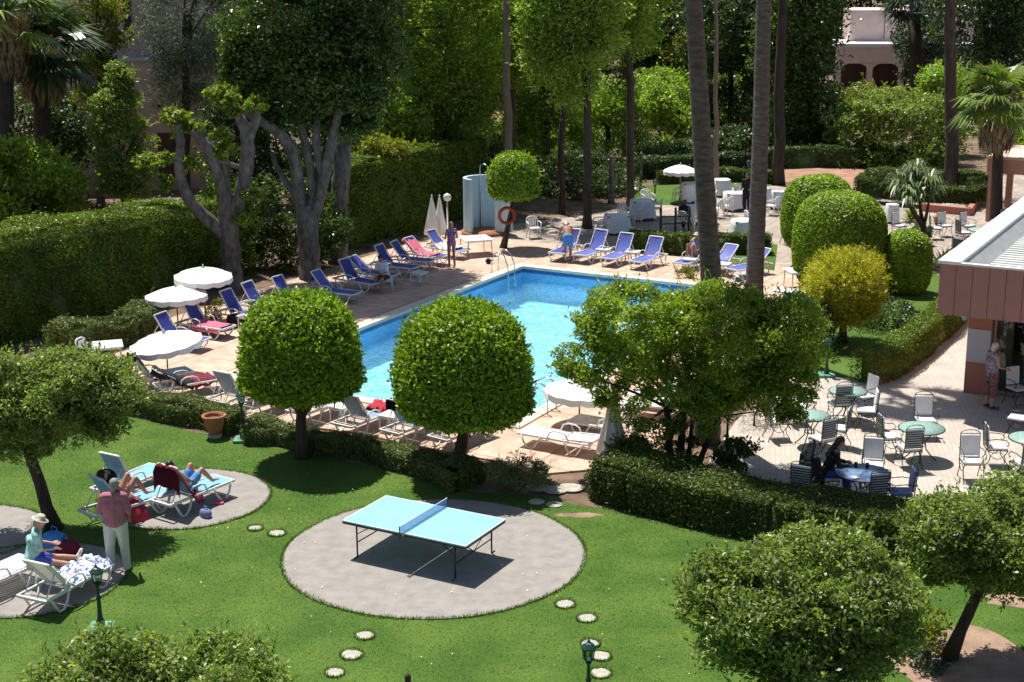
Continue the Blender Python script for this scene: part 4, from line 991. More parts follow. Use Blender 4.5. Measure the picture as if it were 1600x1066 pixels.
bB = g(484, 437); root = tree_root('ficus_tree', bB, 'many stemmed grey ficus with broad dark glossy crown, left of the pool'); L0 = root.location; Y = bB.y; mb = MB()
stem(mb, [(484, 440), (483, 400), (480, 350), (476, 320)], Y, [.45, .38, .36, .28], L0)
stem(mb, [(478, 355), (467, 305), (462, 258), (448, 220), (425, 200), (395, 182), (372, 170)], Y, [.26, .22, .21, .20, .19, .16, .1], L0, dy=[0, 0, -.1, -.2, -.3, -.4, -.4])
stem(mb, [(485, 345), (488, 290), (480, 240), (472, 200), (468, 130)], Y, [.2, .17, .15, .12, .08], L0, dy=[0, .1, .2, .3, .5])
stem(mb, [(487, 350), (499, 310), (508, 270), (520, 215), (530, 170), (545, 100)], Y, [.24, .2, .2, .17, .14, .08], L0)
stem(mb, [(506, 282), (498, 250), (494, 210), (498, 150), (505, 90)], Y, [.17, .15, .14, .12, .08], L0, dy=[0, .1, .2, .4, .6])
stem(mb, [(472, 325), (450, 290), (432, 260), (425, 238)], Y, [.14, .11, .09, .06], L0, dy=[0, .1, .3, .4])
mb.build('trunk', M['bark_grey'], root)
Vs = []
for box, nc, cr in (((345, -60, 560, 150), 120, .62), ((440, 10, 640, 165), 95, .58), ((385, 100, 500, 215), 44, .42), ((480, 120, 600, 215), 60, .45), ((350, 60, 430, 160), 24, .45), ((380, -330, 610, -40), 140, .8)):  # last box: unseen clumps above the view, added to shade the left deck
    c, rx, rz = boxspec(*box, Y+.3); V, C = clump_crown(c, (rx, rx*.7, rz), nc, cr, 190, .155, nc, up=.45, spread=.9); Vs.append(V)
crown_obj(root, np.concatenate(Vs), M['lf_ficus'])
b_ = g(530, 412); root = tree_root('ficus_tree', b_, 'single straight grey trunk right of the many stemmed ficus'); L0 = root.location; mb = MB()
stem(mb, [(528, 414), (530, 350), (531, 300), (536, 250), (540, 200), (548, 120)], b_.y, [.40, .34, .32, .30, .26, .15], L0)
stem(mb, [(534, 270), (520, 235), (514, 215)], b_.y, [.18, .14, .1], L0)
mb.build('trunk', M['bark_grey'], root)
c, rx, rz = boxspec(490, -200, 625, 135, b_.y+.5); V, C = clump_crown(c, (rx, rx*1.1, rz), 120, .6, 170, .16, 91, up=.45); crown_obj(root, V, M['lf_ficus'])

# ---- background trees
def bgtree(name, x, yb, crowns, m, label, seed, tr=.2, bark='bark_dark', size=.2, per=110, group='trees closing the garden behind', D=None, top=None, **kw):
    b_ = g(x, yb) if D is None else Vector((w(x, yb, D).x, D, 0))
    t = w(x, (crowns[0][0][1]+crowns[0][0][3])/2, b_.y)
    return leafy(name, b_, t, tr, crowns, m, bark, label, seed, size=size, per=per, group=group, **kw)
bgtree('leafy_bush', 55, 400, [((-60, 215, 125, 380), .7, 75, .6), ((-20, 250, 130, 400), .7, 40, .55)], M['lf_bush'], 'bright green bush rising above the tall hedge at the left edge', 101, D=55, size=.17, per=170)
bgtree('small_tree', 192, 330, [((150, 120, 235, 330), .8, 95, .45), ((172, 98, 210, 170), .8, 16, .3)], M['lf_citrus'], 'narrow grey green young tree above the left hedge in front of the beige house', 102, D=58, size=.13, per=170, tr=.1)
bgtree('yellowish_tree', 155, 300, [((110, -60, 185, 150), .8, 60, .6), ((130, 90, 190, 190), .8, 25, .5)], M['lf_yg'], 'yellow green tree between the fan palm and the beige house', 103, D=66, size=.16, per=130)
bgtree('cedar_tree', 290, 330, [((215, -80, 370, 110), .8, 95, .75), ((235, 60, 345, 180), .8, 50, .6)], M['lf_cedar'], 'bluish grey conifer right of the beige house', 104, D=64, size=.16, per=170, aspect=.2, droop=.4)
bgtree('dark_conifer', 380, 330, [((325, -80, 460, 150), .8, 80, .9), ((320, 120, 440, 330), .8, 50, .8)], M['lf_dark'], 'very dark tree filling the gap behind the pruned tree', 105, D=68, size=.2, per=160)
bgtree('round_bush', 620, 260, [((578, 140, 660, 235), .8, 55, .5)], M['lf_bush'], 'round bush with bright rim above the hedge behind the ficus', 106, D=64, size=.16, per=150)
bgtree('leafy_bush', 575, 300, [((545, 200, 610, 262), .6, 22, .4), ((590, 215, 640, 250), .6, 12, .35)], M['lf_yg'], 'yellow green straggly bush on top of the hedge right of the ficus', 107, D=60, size=.14, per=110)
birch = ['light green leafy tree filling the top centre, left of the slim palm trunk', 'light green leafy tree behind the slim palm trunk', 'light green leafy tree in the middle of the grove', 'light green leafy tree left of the pale olive crown', 'lower green tree at the left end of the light green grove']
for i, (x, box, D, nc) in enumerate(((700, (590, -120, 780, 190), 66, 230), (800, (720, -110, 890, 150), 70, 170), (918, (815, -140, 965, 160), 61.2, 220), (985, (900, -130, 1015, 110), 65.5, 150), (690, (640, 90, 775, 240), 66, 110))):
    bgtree('leafy_tree', x, 320, [(box, .7, nc, .72)], M['lf_birch'], birch[i], 110+i, D=D, size=.16, per=170, tr=.19, bark='bark')
for i, (x, box, D, nc, lb) in enumerate(((760, (700, 110, 840, 300), 78, 90, 'shaded green tree behind the hedge, left of the dome clipped tree'), (850, (790, 120, 930, 290), 80, 90, 'shaded green tree behind the dome clipped tree'), (950, (890, 130, 1010, 260), 82, 70, 'leafy green tree behind the grey garden post'))):
    bgtree('leafy_tree', x, 320, [(box, .7, nc, .8)], M['lf_bush'], lb, 120+i, D=D, size=.18, per=150, tr=.18, bark='bark')
bgtree('olive_tree', 1030, 250, [((990, -60, 1085, 130), .7, 80, .9)], M['lf_olive'], 'pale olive coloured tree far back left of the nearer palm', 125, D=120, size=.28, per=120)
bgtree('round_bush', 1022, 262, [((995, 210, 1050, 262), .8, 30, .45)], M['lf_tuft'], 'small bright bush behind the open white parasol', 126, D=86, size=.17, per=120)
bgtree('leafy_bush', 1030, 200, [((990, 108, 1065, 190), .7, 40, .7)], M['lf_bush'], 'sunlit bush below the pale olive tree', 127, D=100, size=.2, per=120)
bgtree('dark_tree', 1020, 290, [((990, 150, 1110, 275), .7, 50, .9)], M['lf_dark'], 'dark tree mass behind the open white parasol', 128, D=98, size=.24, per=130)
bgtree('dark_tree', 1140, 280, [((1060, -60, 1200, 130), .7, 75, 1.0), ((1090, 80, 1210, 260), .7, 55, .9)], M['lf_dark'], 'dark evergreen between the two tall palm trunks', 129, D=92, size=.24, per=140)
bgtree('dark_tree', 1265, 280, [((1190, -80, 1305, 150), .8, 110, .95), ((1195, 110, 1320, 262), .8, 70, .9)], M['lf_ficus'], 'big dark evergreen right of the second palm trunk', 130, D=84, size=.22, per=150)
bgtree('magnolia_tree', 1390, 300, [((1290, 145, 1500, 285), .7, 120, .7), ((1300, 148, 1480, 200), .6, 30, .6)], M['lf_citrus'], 'glossy dark green rounded tree below the pink villa', 131, D=80, size=.19, per=150, tr=.15)
bgtree('leafy_bush', 1470, 200, [((1435, 105, 1510, 195), .7, 45, .7)], M['lf_bush'], 'bright leafy bush between the pink villa and the fan palm', 132, D=84, size=.2, per=130)
bgtree('climber_bush', 1365, 190, [((1325, 138, 1420, 165), .6, 22, .55)], M['lf_yg'], 'yellow green bush right below the arcade of the pink villa', 133, D=88, size=.2, per=110)
bgtree('dark_tree', 1540, 200, [((1465, -80, 1600, 110), .8, 90, 1.0), ((1560, -40, 1700, 150), .8, 60, 1.0)], M['lf_dark'], 'dark tree crown in the top right corner', 134, D=96, size=.24, per=140)
bgtree('dark_tree', 1360, 120, [((1290, -110, 1460, -12), .8, 60, 1.3)], M['lf_dark'], 'dark tree crown above the roof of the pink villa', 135, D=150, size=.35, per=110)
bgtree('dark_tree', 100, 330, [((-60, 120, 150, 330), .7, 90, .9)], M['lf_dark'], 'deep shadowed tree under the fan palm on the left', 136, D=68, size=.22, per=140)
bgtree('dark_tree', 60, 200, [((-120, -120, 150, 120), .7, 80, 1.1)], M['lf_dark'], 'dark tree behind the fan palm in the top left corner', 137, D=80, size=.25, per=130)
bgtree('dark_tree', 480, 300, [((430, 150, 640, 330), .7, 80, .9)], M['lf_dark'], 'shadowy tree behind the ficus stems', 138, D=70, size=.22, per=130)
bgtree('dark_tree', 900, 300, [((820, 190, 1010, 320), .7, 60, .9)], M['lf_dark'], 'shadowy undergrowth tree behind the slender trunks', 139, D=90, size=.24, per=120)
bgtree('dark_bush', 445, 420, [((352, 285, 545, 425), .35, 70, .5)], M['lf_ficus'], 'dark shrub mass filling the gap in the tall hedge behind the ficus trunks', 141, D=53.5, size=.14, per=170, tr=.05)
bgtree('shrub', 1500, 275, [((1480, 240, 1530, 285), .7, 18, .5)], M['lf_bush'], 'small shrub right of the thick trunk behind the parterre', 140, D=88, size=.17, per=90, tr=.05)
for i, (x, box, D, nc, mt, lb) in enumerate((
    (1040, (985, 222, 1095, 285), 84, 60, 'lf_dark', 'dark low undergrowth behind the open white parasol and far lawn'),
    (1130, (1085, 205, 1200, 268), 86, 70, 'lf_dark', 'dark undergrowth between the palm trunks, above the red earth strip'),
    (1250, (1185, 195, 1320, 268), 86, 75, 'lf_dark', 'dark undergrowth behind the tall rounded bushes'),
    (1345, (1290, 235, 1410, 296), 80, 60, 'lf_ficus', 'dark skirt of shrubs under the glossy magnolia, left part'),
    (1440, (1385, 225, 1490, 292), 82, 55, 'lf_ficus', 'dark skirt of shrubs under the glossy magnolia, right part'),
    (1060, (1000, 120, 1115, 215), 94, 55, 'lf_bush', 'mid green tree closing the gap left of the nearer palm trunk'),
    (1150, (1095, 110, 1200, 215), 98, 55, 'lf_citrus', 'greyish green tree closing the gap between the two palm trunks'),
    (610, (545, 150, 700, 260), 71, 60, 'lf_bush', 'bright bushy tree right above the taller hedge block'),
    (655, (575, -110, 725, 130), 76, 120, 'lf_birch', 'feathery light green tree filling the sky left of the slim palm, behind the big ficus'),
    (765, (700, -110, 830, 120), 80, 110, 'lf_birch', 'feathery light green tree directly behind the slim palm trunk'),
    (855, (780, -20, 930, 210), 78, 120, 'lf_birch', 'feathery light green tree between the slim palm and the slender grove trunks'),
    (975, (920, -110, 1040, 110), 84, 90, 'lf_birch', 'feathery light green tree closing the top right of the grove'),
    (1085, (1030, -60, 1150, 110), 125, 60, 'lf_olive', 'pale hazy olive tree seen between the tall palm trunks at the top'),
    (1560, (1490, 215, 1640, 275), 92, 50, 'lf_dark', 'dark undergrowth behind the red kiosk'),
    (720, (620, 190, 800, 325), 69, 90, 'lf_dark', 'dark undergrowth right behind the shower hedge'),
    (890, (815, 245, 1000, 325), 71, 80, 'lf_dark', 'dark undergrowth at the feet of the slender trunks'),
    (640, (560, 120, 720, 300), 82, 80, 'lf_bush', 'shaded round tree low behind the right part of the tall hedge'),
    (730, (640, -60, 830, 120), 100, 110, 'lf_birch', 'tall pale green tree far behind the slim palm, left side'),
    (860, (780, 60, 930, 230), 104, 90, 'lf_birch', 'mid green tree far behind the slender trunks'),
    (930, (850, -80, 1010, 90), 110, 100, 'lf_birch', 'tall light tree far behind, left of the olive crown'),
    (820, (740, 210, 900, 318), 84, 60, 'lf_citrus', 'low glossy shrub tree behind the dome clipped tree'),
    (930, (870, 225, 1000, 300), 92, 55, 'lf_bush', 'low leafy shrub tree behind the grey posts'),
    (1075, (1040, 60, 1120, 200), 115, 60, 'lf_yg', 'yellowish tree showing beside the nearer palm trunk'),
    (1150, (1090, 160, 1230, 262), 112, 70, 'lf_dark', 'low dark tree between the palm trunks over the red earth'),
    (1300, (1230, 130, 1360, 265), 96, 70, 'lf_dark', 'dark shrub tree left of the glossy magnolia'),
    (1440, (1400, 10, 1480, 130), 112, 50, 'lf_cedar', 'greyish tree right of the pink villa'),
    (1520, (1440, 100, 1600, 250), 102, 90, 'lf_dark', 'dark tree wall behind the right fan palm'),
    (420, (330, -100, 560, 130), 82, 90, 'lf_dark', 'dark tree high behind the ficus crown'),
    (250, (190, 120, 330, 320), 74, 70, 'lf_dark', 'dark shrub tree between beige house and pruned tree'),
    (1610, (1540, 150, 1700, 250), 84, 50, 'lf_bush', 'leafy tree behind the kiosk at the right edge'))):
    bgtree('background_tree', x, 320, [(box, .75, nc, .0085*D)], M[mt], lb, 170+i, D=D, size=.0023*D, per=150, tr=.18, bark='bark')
# fan palms
def fan_palm(name, x, yb, xc, yc, L, blade, m, label, seed, tr=.26, D=None, nf=30, skirt=True, zdir=(-.5, 1.1), nb=18):
    b_ = g(x, yb) if D is None else Vector((w(x, yb, D).x, D, 0)); root = tree_root(name, b_, label); c = w(xc, yc, b_.y)-root.location; mb = MB()
    mb.tube([(0, 0, 0), c*.5, c], [tr*1.2, tr, tr], 12); mb.build('trunk', M['bark_dark'], root)
    palm_fan(root, c, nf, L, M[m], seed, zdir, blade, nb)
    if skirt:
        R = np.random.default_rng(seed); n = 900; t = R.random(n)*2.0; a = R.uniform(0, 2*pi, n); rr = tr+.15+.25*R.random(n)+.28*(1-t/2.0)
        P = np.stack([c.x+rr*np.cos(a), c.y+rr*np.sin(a), c.z-.2-t], 1); nm = np.stack([np.cos(a), np.sin(a), np.zeros(n)], 1)
        V = leaf_quads(P, nm, .7, .14, .25, R=R, droop=6); quad_object('dead_frond_skirt', V, M['lf_dead'], root)
    return root
fan_palm('fan_palm', 1556, 352, 1562, 150, 1.1, 1.15, 'lf_palm', 'fan palm with brown dead skirt at the right edge above the kiosk', 151, tr=.22, nf=34, nb=20)
fan_palm('fan_palm', 70, 330, 62, 70, 1.5, 1.7, 'lf_palmdark', 'big shaggy fan palm in the top left corner', 152, D=60, tr=.35, nf=40, nb=20)
fan_palm('fan_palm', 10, 330, 5, 20, 1.3, 1.5, 'lf_palm', 'second fan palm head cut by the top left corner', 153, D=57, tr=.3, nf=30, nb=18)
fan_palm('fan_palm', 1428, 260, 1430, 2, 1.3, 1.5, 'lf_palmdark', 'fan palm in front of the pink villa', 154, D=100, tr=.42, nf=28, nb=16, skirt=False, zdir=(-.8, .9))
b_ = g(1446, 408); root = tree_root('yucca_tree', b_, 'small yucca tree with drooping strap leaves among the back patio tables'); mb = MB(); L0 = root.location
heads = [w(x, y, b_.y+dy)-L0 for x, y, dy in ((1405, 285, 0), (1430, 268, .3), (1452, 285, -.2), (1420, 305, -.4), (1440, 300, .3))]
limbs(mb, (0, 0, 0), heads[4]*.55, .13, .1, heads, seed=3); mb.build('trunk', M['bark'], root)
R = np.random.default_rng(5); qs = []
for h_ in heads:
    for k in range(90):
        az = R.uniform(0, 2*pi); e = R.uniform(-.4, 1.3); d = Vector((cos(az)*cos(e), sin(az)*cos(e), sin(e))); l_ = R.uniform(.6, .95); sdv = Vector((-sin(az), cos(az), 0))*.04
        p = h_; m1 = h_+d*l_*.6; tp = m1+d*l_*.25+Vector((0, 0, -l_*.4)); qs.append([p, m1+sdv, tp, m1-sdv])
quad_object('crown', np.array([[list(p) for p in q] for q in qs]), M['lf_yucca'], root)
# strap leaf plants by the back patio
for i, (x, yb, hgt, lb) in enumerate(((1475, 425, 1.2, 'spiky strap leaf plant against the cafe roof corner'), (1424, 348, .9, 'lime leafed potted plant on the back patio'))):
    b_ = g(x, yb); R = np.random.default_rng(160+i); qs = []
    for k in range(110):
        az = R.uniform(0, 2*pi); e = R.uniform(.3, 1.5); d = Vector((cos(az)*cos(e), sin(az)*cos(e), sin(e))); l_ = hgt*R.uniform(.5, 1.1); sdv = Vector((-sin(az), cos(az), 0))*.035
        m1 = d*l_*.6; tp = m1+d*l_*.35+Vector((0, 0, -l_*.15)); qs.append([Vector((0, 0, .04)), m1+sdv, tp, m1-sdv])
    o = quad_object('strap_leaf_plant', np.array([[list(p) for p in q] for q in qs]), M['lf_yucca' if i == 0 else 'lf_tuft'], None); o.location = (b_.x, b_.y, .02); tag(o, lb, 'plant')
# far wood behind everything
Vs = []
R = np.random.default_rng(200)
for k in range(11):
    x = -75+k*15; y = 150+R.uniform(-6, 6); V, C = clump_crown((x, y, 7.5), (11, 5, 10), 130, 2.3, 80, .62, 210+k, inner=.1); Vs.append(V)
for k in range(9):
    x = -30+k*6.0; y = 118+R.uniform(-4, 4)
    if 26 < x < 40: continue
    V, C = clump_crown((x, y, 5), (5.5, 3, 7), 75, 1.5, 80, .45, 250+k, inner=.1); Vs.append(V)
for (x, y) in ((-42, 100), (-30, 112), (58, 110), (74, 96), (-48, 76), (-40, 60)):
    V, C = clump_crown((x, y, 6.5), (9, 6, 8.5), 60, 1.7, 75, .45, int(x+y)+400, inner=.2); Vs.append(V)
o = quad_object('far_wood', np.concatenate(Vs), M['lf_wood'], None); tag(o, 'distant dark wood closing the view behind the garden', 'wood', kind='stuff')

# ================================================================== FURNITURE
DZ = .045      # deck level
def lounger(sling, ang, label, frame='white_plastic', slats=False):
    """origin: middle of the foot end on the ground; +x runs to the head end"""
    r = empty('sun_lounger', (0, 0, 0), 0, label, 'sun lounger'); F = M[frame]; S_ = M[sling]
    mb = MB(); hz = .33
    for y in (-.31, .31): mb.box((.93, y, hz), (1.86, .045, .055), bev=.012)
    mb.box((.02, 0, hz), (.05, .575, .055), bev=.012); mb.box((1.84, 0, hz), (.05, .575, .055), bev=.012); mb.box((1.14, 0, hz-.03), (.05, .575, .03))
    mb.build('frame', F, r)
    for x0, x1 in ((.12, .62), (1.25, 1.72)):
        for y in (-.325, .325):
            mb = MB(); xm = (x0+x1)/2
            mb.tube([(x0, y, hz), (x0+.07, y*1.02, .14), (xm-.06, y*1.03, .02), (xm+.06, y*1.03, .02), (x1-.10, y*1.02, .14), (x1, y, hz)], .024, 7); mb.build('leg', F, r)
    for y in (-.33, .33):
        mb = MB(); mb.tube([(.80, y, hz), (.88, y, .50), (1.0, y, .545), (1.2, y, .54), (1.30, y, .48), (1.36, y, hz)], .02, 7); mb.build('armrest', F, r)
    def plate(x0, x1, w_, z, t=.014, sag=.03, n=7, tf=None):
        m_ = MB()
        if slats:
            k = int((x1-x0)/.062)
            for i in range(k): m_.box((x0+(i+.5)*(x1-x0)/k, 0, z), ((x1-x0)/k*.80, w_, .02), tf=tf)
            for y in (-.2, .2): m_.box(((x0+x1)/2, y, z-.022), (x1-x0, .03, .02), tf=tf)
            return m_
        vs = []; fs = []
        for i in range(n+1):
            t_ = i/n; zz = z-sag*sin(pi*t_)
            for j, y in enumerate((-w_/2, 0, w_/2)):
                for q in (0, -t): vs.append((x0+(x1-x0)*t_, y, zz-(.012 if j == 1 else 0)+q))
        for i in range(n):
            a = 6*i; b = a+6
            fs += [(a, b, b+2, a+2), (a+2, b+2, b+4, a+4), (a+1, a+3, b+3, b+1), (a+3, a+5, b+5, b+3), (a, a+1, b+1, b), (a+4, b+4, b+5, a+5)]
        fs += [(0, 2, 3, 1), (2, 4, 5, 3), (6*n, 6*n+1, 6*n+3, 6*n+2), (6*n+2, 6*n+3, 6*n+5, 6*n+4)]
        m_.add(vs, fs, False, tf); return m_
    plate(.05, 1.14, .565, hz+.03).build('seat', S_, r)
    T = Matrix.Translation((1.16, 0, hz+.02)) @ Matrix.Rotation(-ang, 4, 'Y')
    b = plate(.03, .76, .53, .02, tf=T).build('backrest', S_, r)
    mb = MB()
    for y in (-.285, .285): mb.box((.40, y, .012), (.80, .035, .04), bev=.01, tf=T)
    mb.box((.79, 0, .012), (.04, .536, .045), bev=.01, tf=T)
    mb.build('backrest_frame', F, b)
    if ang > .2:
        p = T @ Vector((.5, 0, 0)); mb = MB()
        for y in (-.24, .24): mb.tube([(p.x, y, p.z), (min(1.72, p.x+.34), y, hz+.01)], .013, 6)
        mb.tube([(min(1.72, p.x+.34), -.24, hz+.01), (min(1.72, p.x+.34), .24, hz+.01)], .013, 6)
        mb.build('prop', F, b)
    return r
PROTO = {}
def get_lounger(sling, ang, frame='white_plastic', slats=False):
    k = (sling, round(ang, 2), frame, slats)
    if k not in PROTO: PROTO[k] = [lounger(sling, ang, 'x', frame, slats), False]
    pr = PROTO[k]
    if not pr[1]: pr[1] = True; return pr[0]
    return dup(pr[0])
def put_lounger(px_, ang_h, sling, ang, label, group='sun loungers around the pool', z=DZ, frame='white_plastic', slats=False, ctr=None):
    if group == 'sun loungers around the pool': ang_h += random.uniform(-.09, .09)
    p = g(*px_) if ctr is None else ctr
    o = get_lounger(sling, ang, frame, slats); o.location = (p.x, p.y, z); o.rotation_euler = (0, 0, ang_h); o.scale = (random.uniform(.97, 1.03), random.uniform(.97, 1.03), random.uniform(.96, 1.05)); o['label'] = label; o['group'] = group
    o['_a'] = ang; del o['_a']
    LG.append((o, p, ang_h, ang, z)); return LG[-1]
LG = []
def towel(lg, s0, s1, m, label, width=.66, lift=.02, seed=0, over=0.0, skew=0.0, rum=.012):
    """cloth that follows the lounger's profile from s0 (foot) to s1 (head end of the back); over: hangs over the top"""
    o, p, hd, ang, z = lg; R = np.random.default_rng(seed+5)
    prof = []
    for s in np.linspace(s0, s1, 22):
        if s <= 1.15: prof.append((s, .372+lift-.02*sin(pi*min(1, s/1.14))))
        else:
            t = s-1.15; prof.append((1.15+t*cos(ang), .372+lift+t*sin(ang)))
    if over: 
        for q in np.linspace(.04, over, 6): prof.append((prof[21][0]+.05*cos(ang)+.012, prof[21][1]+.03-q))
    n = len(prof); K = 9; vs = []; fs = []
    for i, (x, zz) in enumerate(prof):
        for j in range(K):
            y = (j/(K-1)-.5)*width; ed = max(0, abs(y)-.30); dz = -ed*2.2
            ru = rum*(sin(x*17+j*2.1+seed)+sin(y*31+x*7+seed*2))+R.normal()*rum*.35
            vs.append((x-sin(ang)*0*ru, y*(1-.0*ed)+skew*(i/n-.5), max(.02, zz+dz+ru+rum)))
    m0 = len(vs); vs += [(a, b, c-.010) for a, b, c in vs]
    for i in range(n-1):
        for j in range(K-1):
            a = i*K+j; fs.append((a, a+K, a+K+1, a+1)); fs.append((m0+a, m0+a+1, m0+a+K+1, m0+a+K))
    for i in range(n-1):
        a = i*K; fs.append((a, m0+a, m0+a+K, a+K)); a += K-1; fs.append((a, a+K, m0+a+K, m0+a))
    for j in range(K-1):
        fs.append((j, j+1, m0+j+1, m0+j)); a = (n-1)*K+j; fs.append((a, m0+a, m0+a+1, a+1))
    mb = MB(); mb.add(vs, fs, True); ob = mb.build('towel', M[m]); ob.location = (p.x, p.y, z); ob.rotation_euler = (0, 0, hd); tag(ob, label, 'towel'); return ob
HW = A2+pi      # heads away from the pool on its left side
a50 = radians(50); a40 = radians(40); a58 = radians(58); a30 = radians(30)
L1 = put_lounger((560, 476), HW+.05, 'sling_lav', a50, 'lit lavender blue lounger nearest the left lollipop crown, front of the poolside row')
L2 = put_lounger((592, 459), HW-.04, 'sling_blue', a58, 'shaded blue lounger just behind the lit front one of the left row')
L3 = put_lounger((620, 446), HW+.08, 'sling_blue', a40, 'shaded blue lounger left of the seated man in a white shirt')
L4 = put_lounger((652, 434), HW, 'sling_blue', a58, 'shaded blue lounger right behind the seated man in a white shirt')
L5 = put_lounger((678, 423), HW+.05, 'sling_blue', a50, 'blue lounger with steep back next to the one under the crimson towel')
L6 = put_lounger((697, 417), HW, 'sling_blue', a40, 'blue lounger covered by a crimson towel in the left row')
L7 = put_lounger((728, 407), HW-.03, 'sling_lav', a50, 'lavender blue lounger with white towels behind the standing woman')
towel(L6, .45, 1.92, 'pink', 'long pink towel on the lounger beside the standing woman', seed=3, over=.1)
towel(L7, .35, 1.25, 'white_towel', 'crumpled white towels on the lounger behind the standing woman', seed=4, rum=.035)
L8 = put_lounger((494, 488), HW, 'sling_blue', a58, 'blue lounger whose back shows above the left lollipop crown, right one')
L9 = put_lounger((450, 500), HW, 'sling_blue', a58, 'blue lounger whose back shows above the left edge of the left lollipop crown')
L10 = put_lounger((418, 514), HW+.05, 'sling_blue', a58, 'blue lounger behind the dark bag, left of the left lollipop crown')
L11 = put_lounger((360, 532), HW+.05, 'sling_blue', a58, 'blue lounger under the pink and red towel between parasols')
towel(L11, .12, 1.22, 'pink', 'pink and red striped towel on the lounger between the parasols', seed=6, width=.74)
L12 = put_lounger((322, 551), HW+.05, 'sling_blue', a58, 'blue lounger standing in the round shadow of the lowest parasol')
B1 = put_lounger((298, 598), A1+pi+.45-.9+.0, 'sling_sky', a58, 'sky blue lounger with black cloth on its back, left end of the near row', z=DZ)
towel(B1, 1.05, 1.92, 'black_cloth', 'black cloth hung over the backrest of the leftmost near lounger', over=.35, seed=7, width=.7)
B2 = put_lounger((352, 608), A1+pi+.1-.5, 'sling_sky', a30, 'sky blue lounger under black and maroon cloths in the near row')
towel(B2, 1.0, 1.92, 'black_cloth', 'rumpled black towel at the head of the second near lounger', over=.25, seed=8, width=.74, rum=.03)
towel(B2, .35, .98, 'maroon', 'maroon towel on the seat of the second near lounger', seed=9, width=.74, rum=.03)
HN = A1+pi-.12
N1 = put_lounger((413, 622), HN, 'sling_grey', a58, 'grey blue lounger with empty steep back left of the left lollipop trunk')
N2 = put_lounger((540, 640), HN, 'sling_grey', a40, 'grey blue lounger right beside the left lollipop trunk')
N2b = put_lounger((468, 630), HN, 'sling_grey', a40, 'grey blue lounger hidden mostly by the left lollipop crown')
N3 = put_lounger((612, 656), HN, 'sling_grey', a58, 'grey blue lounger with steep back between the two small white tables')
N4 = put_lounger((688, 668), HN, 'sling_sky', a58, 'lounger with a dark towel over its back left of the right lollipop trunk')
N5 = put_lounger((762, 680), HN, 'sling_sky', a58, 'sky blue lounger behind the right lollipop trunk, last of the near row')
towel(N4, 1.35, 1.92, 'black_cloth', 'dark towel over the back of the lounger left of the right lollipop trunk', over=.3, seed=10)
towel(N5, 1.0, 1.92, 'maroon', 'maroon towel behind the right lollipop trunk', over=.35, seed=11, width=.74)
towel(N2, .15, .6, 'pink', 'pink towel on the lounger beside the left lollipop trunk', seed=12, rum=.04)
towel(N3, .15, .62, 'red', 'bright red bundled towel on the lounger between the small tables', seed=13, rum=.055)
HF = A1
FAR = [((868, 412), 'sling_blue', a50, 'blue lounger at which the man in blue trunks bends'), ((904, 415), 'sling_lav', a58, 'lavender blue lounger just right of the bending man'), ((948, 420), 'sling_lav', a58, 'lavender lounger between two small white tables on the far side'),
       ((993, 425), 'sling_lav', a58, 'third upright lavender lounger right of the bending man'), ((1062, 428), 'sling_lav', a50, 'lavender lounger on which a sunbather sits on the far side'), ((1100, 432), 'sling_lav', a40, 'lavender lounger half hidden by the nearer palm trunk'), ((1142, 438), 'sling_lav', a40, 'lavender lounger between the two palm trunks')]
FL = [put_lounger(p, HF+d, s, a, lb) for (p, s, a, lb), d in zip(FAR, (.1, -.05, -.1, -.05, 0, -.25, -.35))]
W1 = put_lounger((818, 694), A2-.02, 'white_plastic', radians(4), 'white flat lounger lying open on the deck nearest the pale slabs', slats=False)
W2 = put_lounger((895, 677), A2-.1, 'white_plastic', a40, 'white lounger beside the pole of the right parasol')
W3 = put_lounger((968, 650), A2+.3, 'white_plastic', a50, 'white lounger behind the closed parasol')
W4 = put_lounger((985, 634), A2+.1, 'white_plastic', radians(6), 'flat white lounger glimpsed under the orange tree crown')
W5 = put_lounger((1040, 622), A2+.2, 'white_plastic', a40, 'white lounger almost hidden by orange tree stems')
W6 = put_lounger((1212, 470), A2, 'white_plastic', radians(4), 'white flat lounger left of the yellow tree')
W7 = put_lounger((1232, 484), A2+.3, 'white_plastic', radians(25), 'white lounger behind the orange tree, left of the yellow tree')
# sunbathing circles on the lawn
LZ = .031
def fh(f, h_): return heading(g(*f), g(*h_))
C1 = put_lounger((352, 772), fh((352, 772), (268, 806)), 'sling_sky', a58, 'blue lounger draped in maroon, right one on the sunbathing circle', group='loungers on the lawn circles', z=LZ)
C2 = put_lounger((262, 790), fh((262, 790), (160, 822)), 'sling_sky', a58, 'blue lounger with dark steep back, middle one on the sunbathing circle', group='loungers on the lawn circles', z=LZ)
C3 = put_lounger((252, 752), fh((252, 752), (165, 790)), 'sling_sky', radians(62), 'blue lounger furthest back on the sunbathing circle, its back tallest in view', group='loungers on the lawn circles', z=LZ)
towel(C1, .95, 1.95, 'maroon', 'maroon towel hung over the back of the right circle lounger', over=.5, seed=14, width=.78)
towel(C2, .75, 1.5, 'red', 'red towel hanging from the side of the middle circle lounger', seed=15, width=.95)
D1 = put_lounger((160, 905), fh((160, 905), (88, 945)), 'white_plastic', a50, 'slatted white plastic lounger with patterned blue towel, bottom left', group='loungers on the lawn circles', z=LZ, slats=True)
towel(D1, .05, 1.12, 'patterned', 'blue and white patterned towel on the slatted white lounger', seed=16, width=.68, rum=.04)
D2 = put_lounger((52, 900), fh((52, 900), (-25, 935)), 'white_plastic', radians(44), 'slatted white plastic lounger cut by the left picture edge', group='loungers on the lawn circles', z=LZ, slats=True)
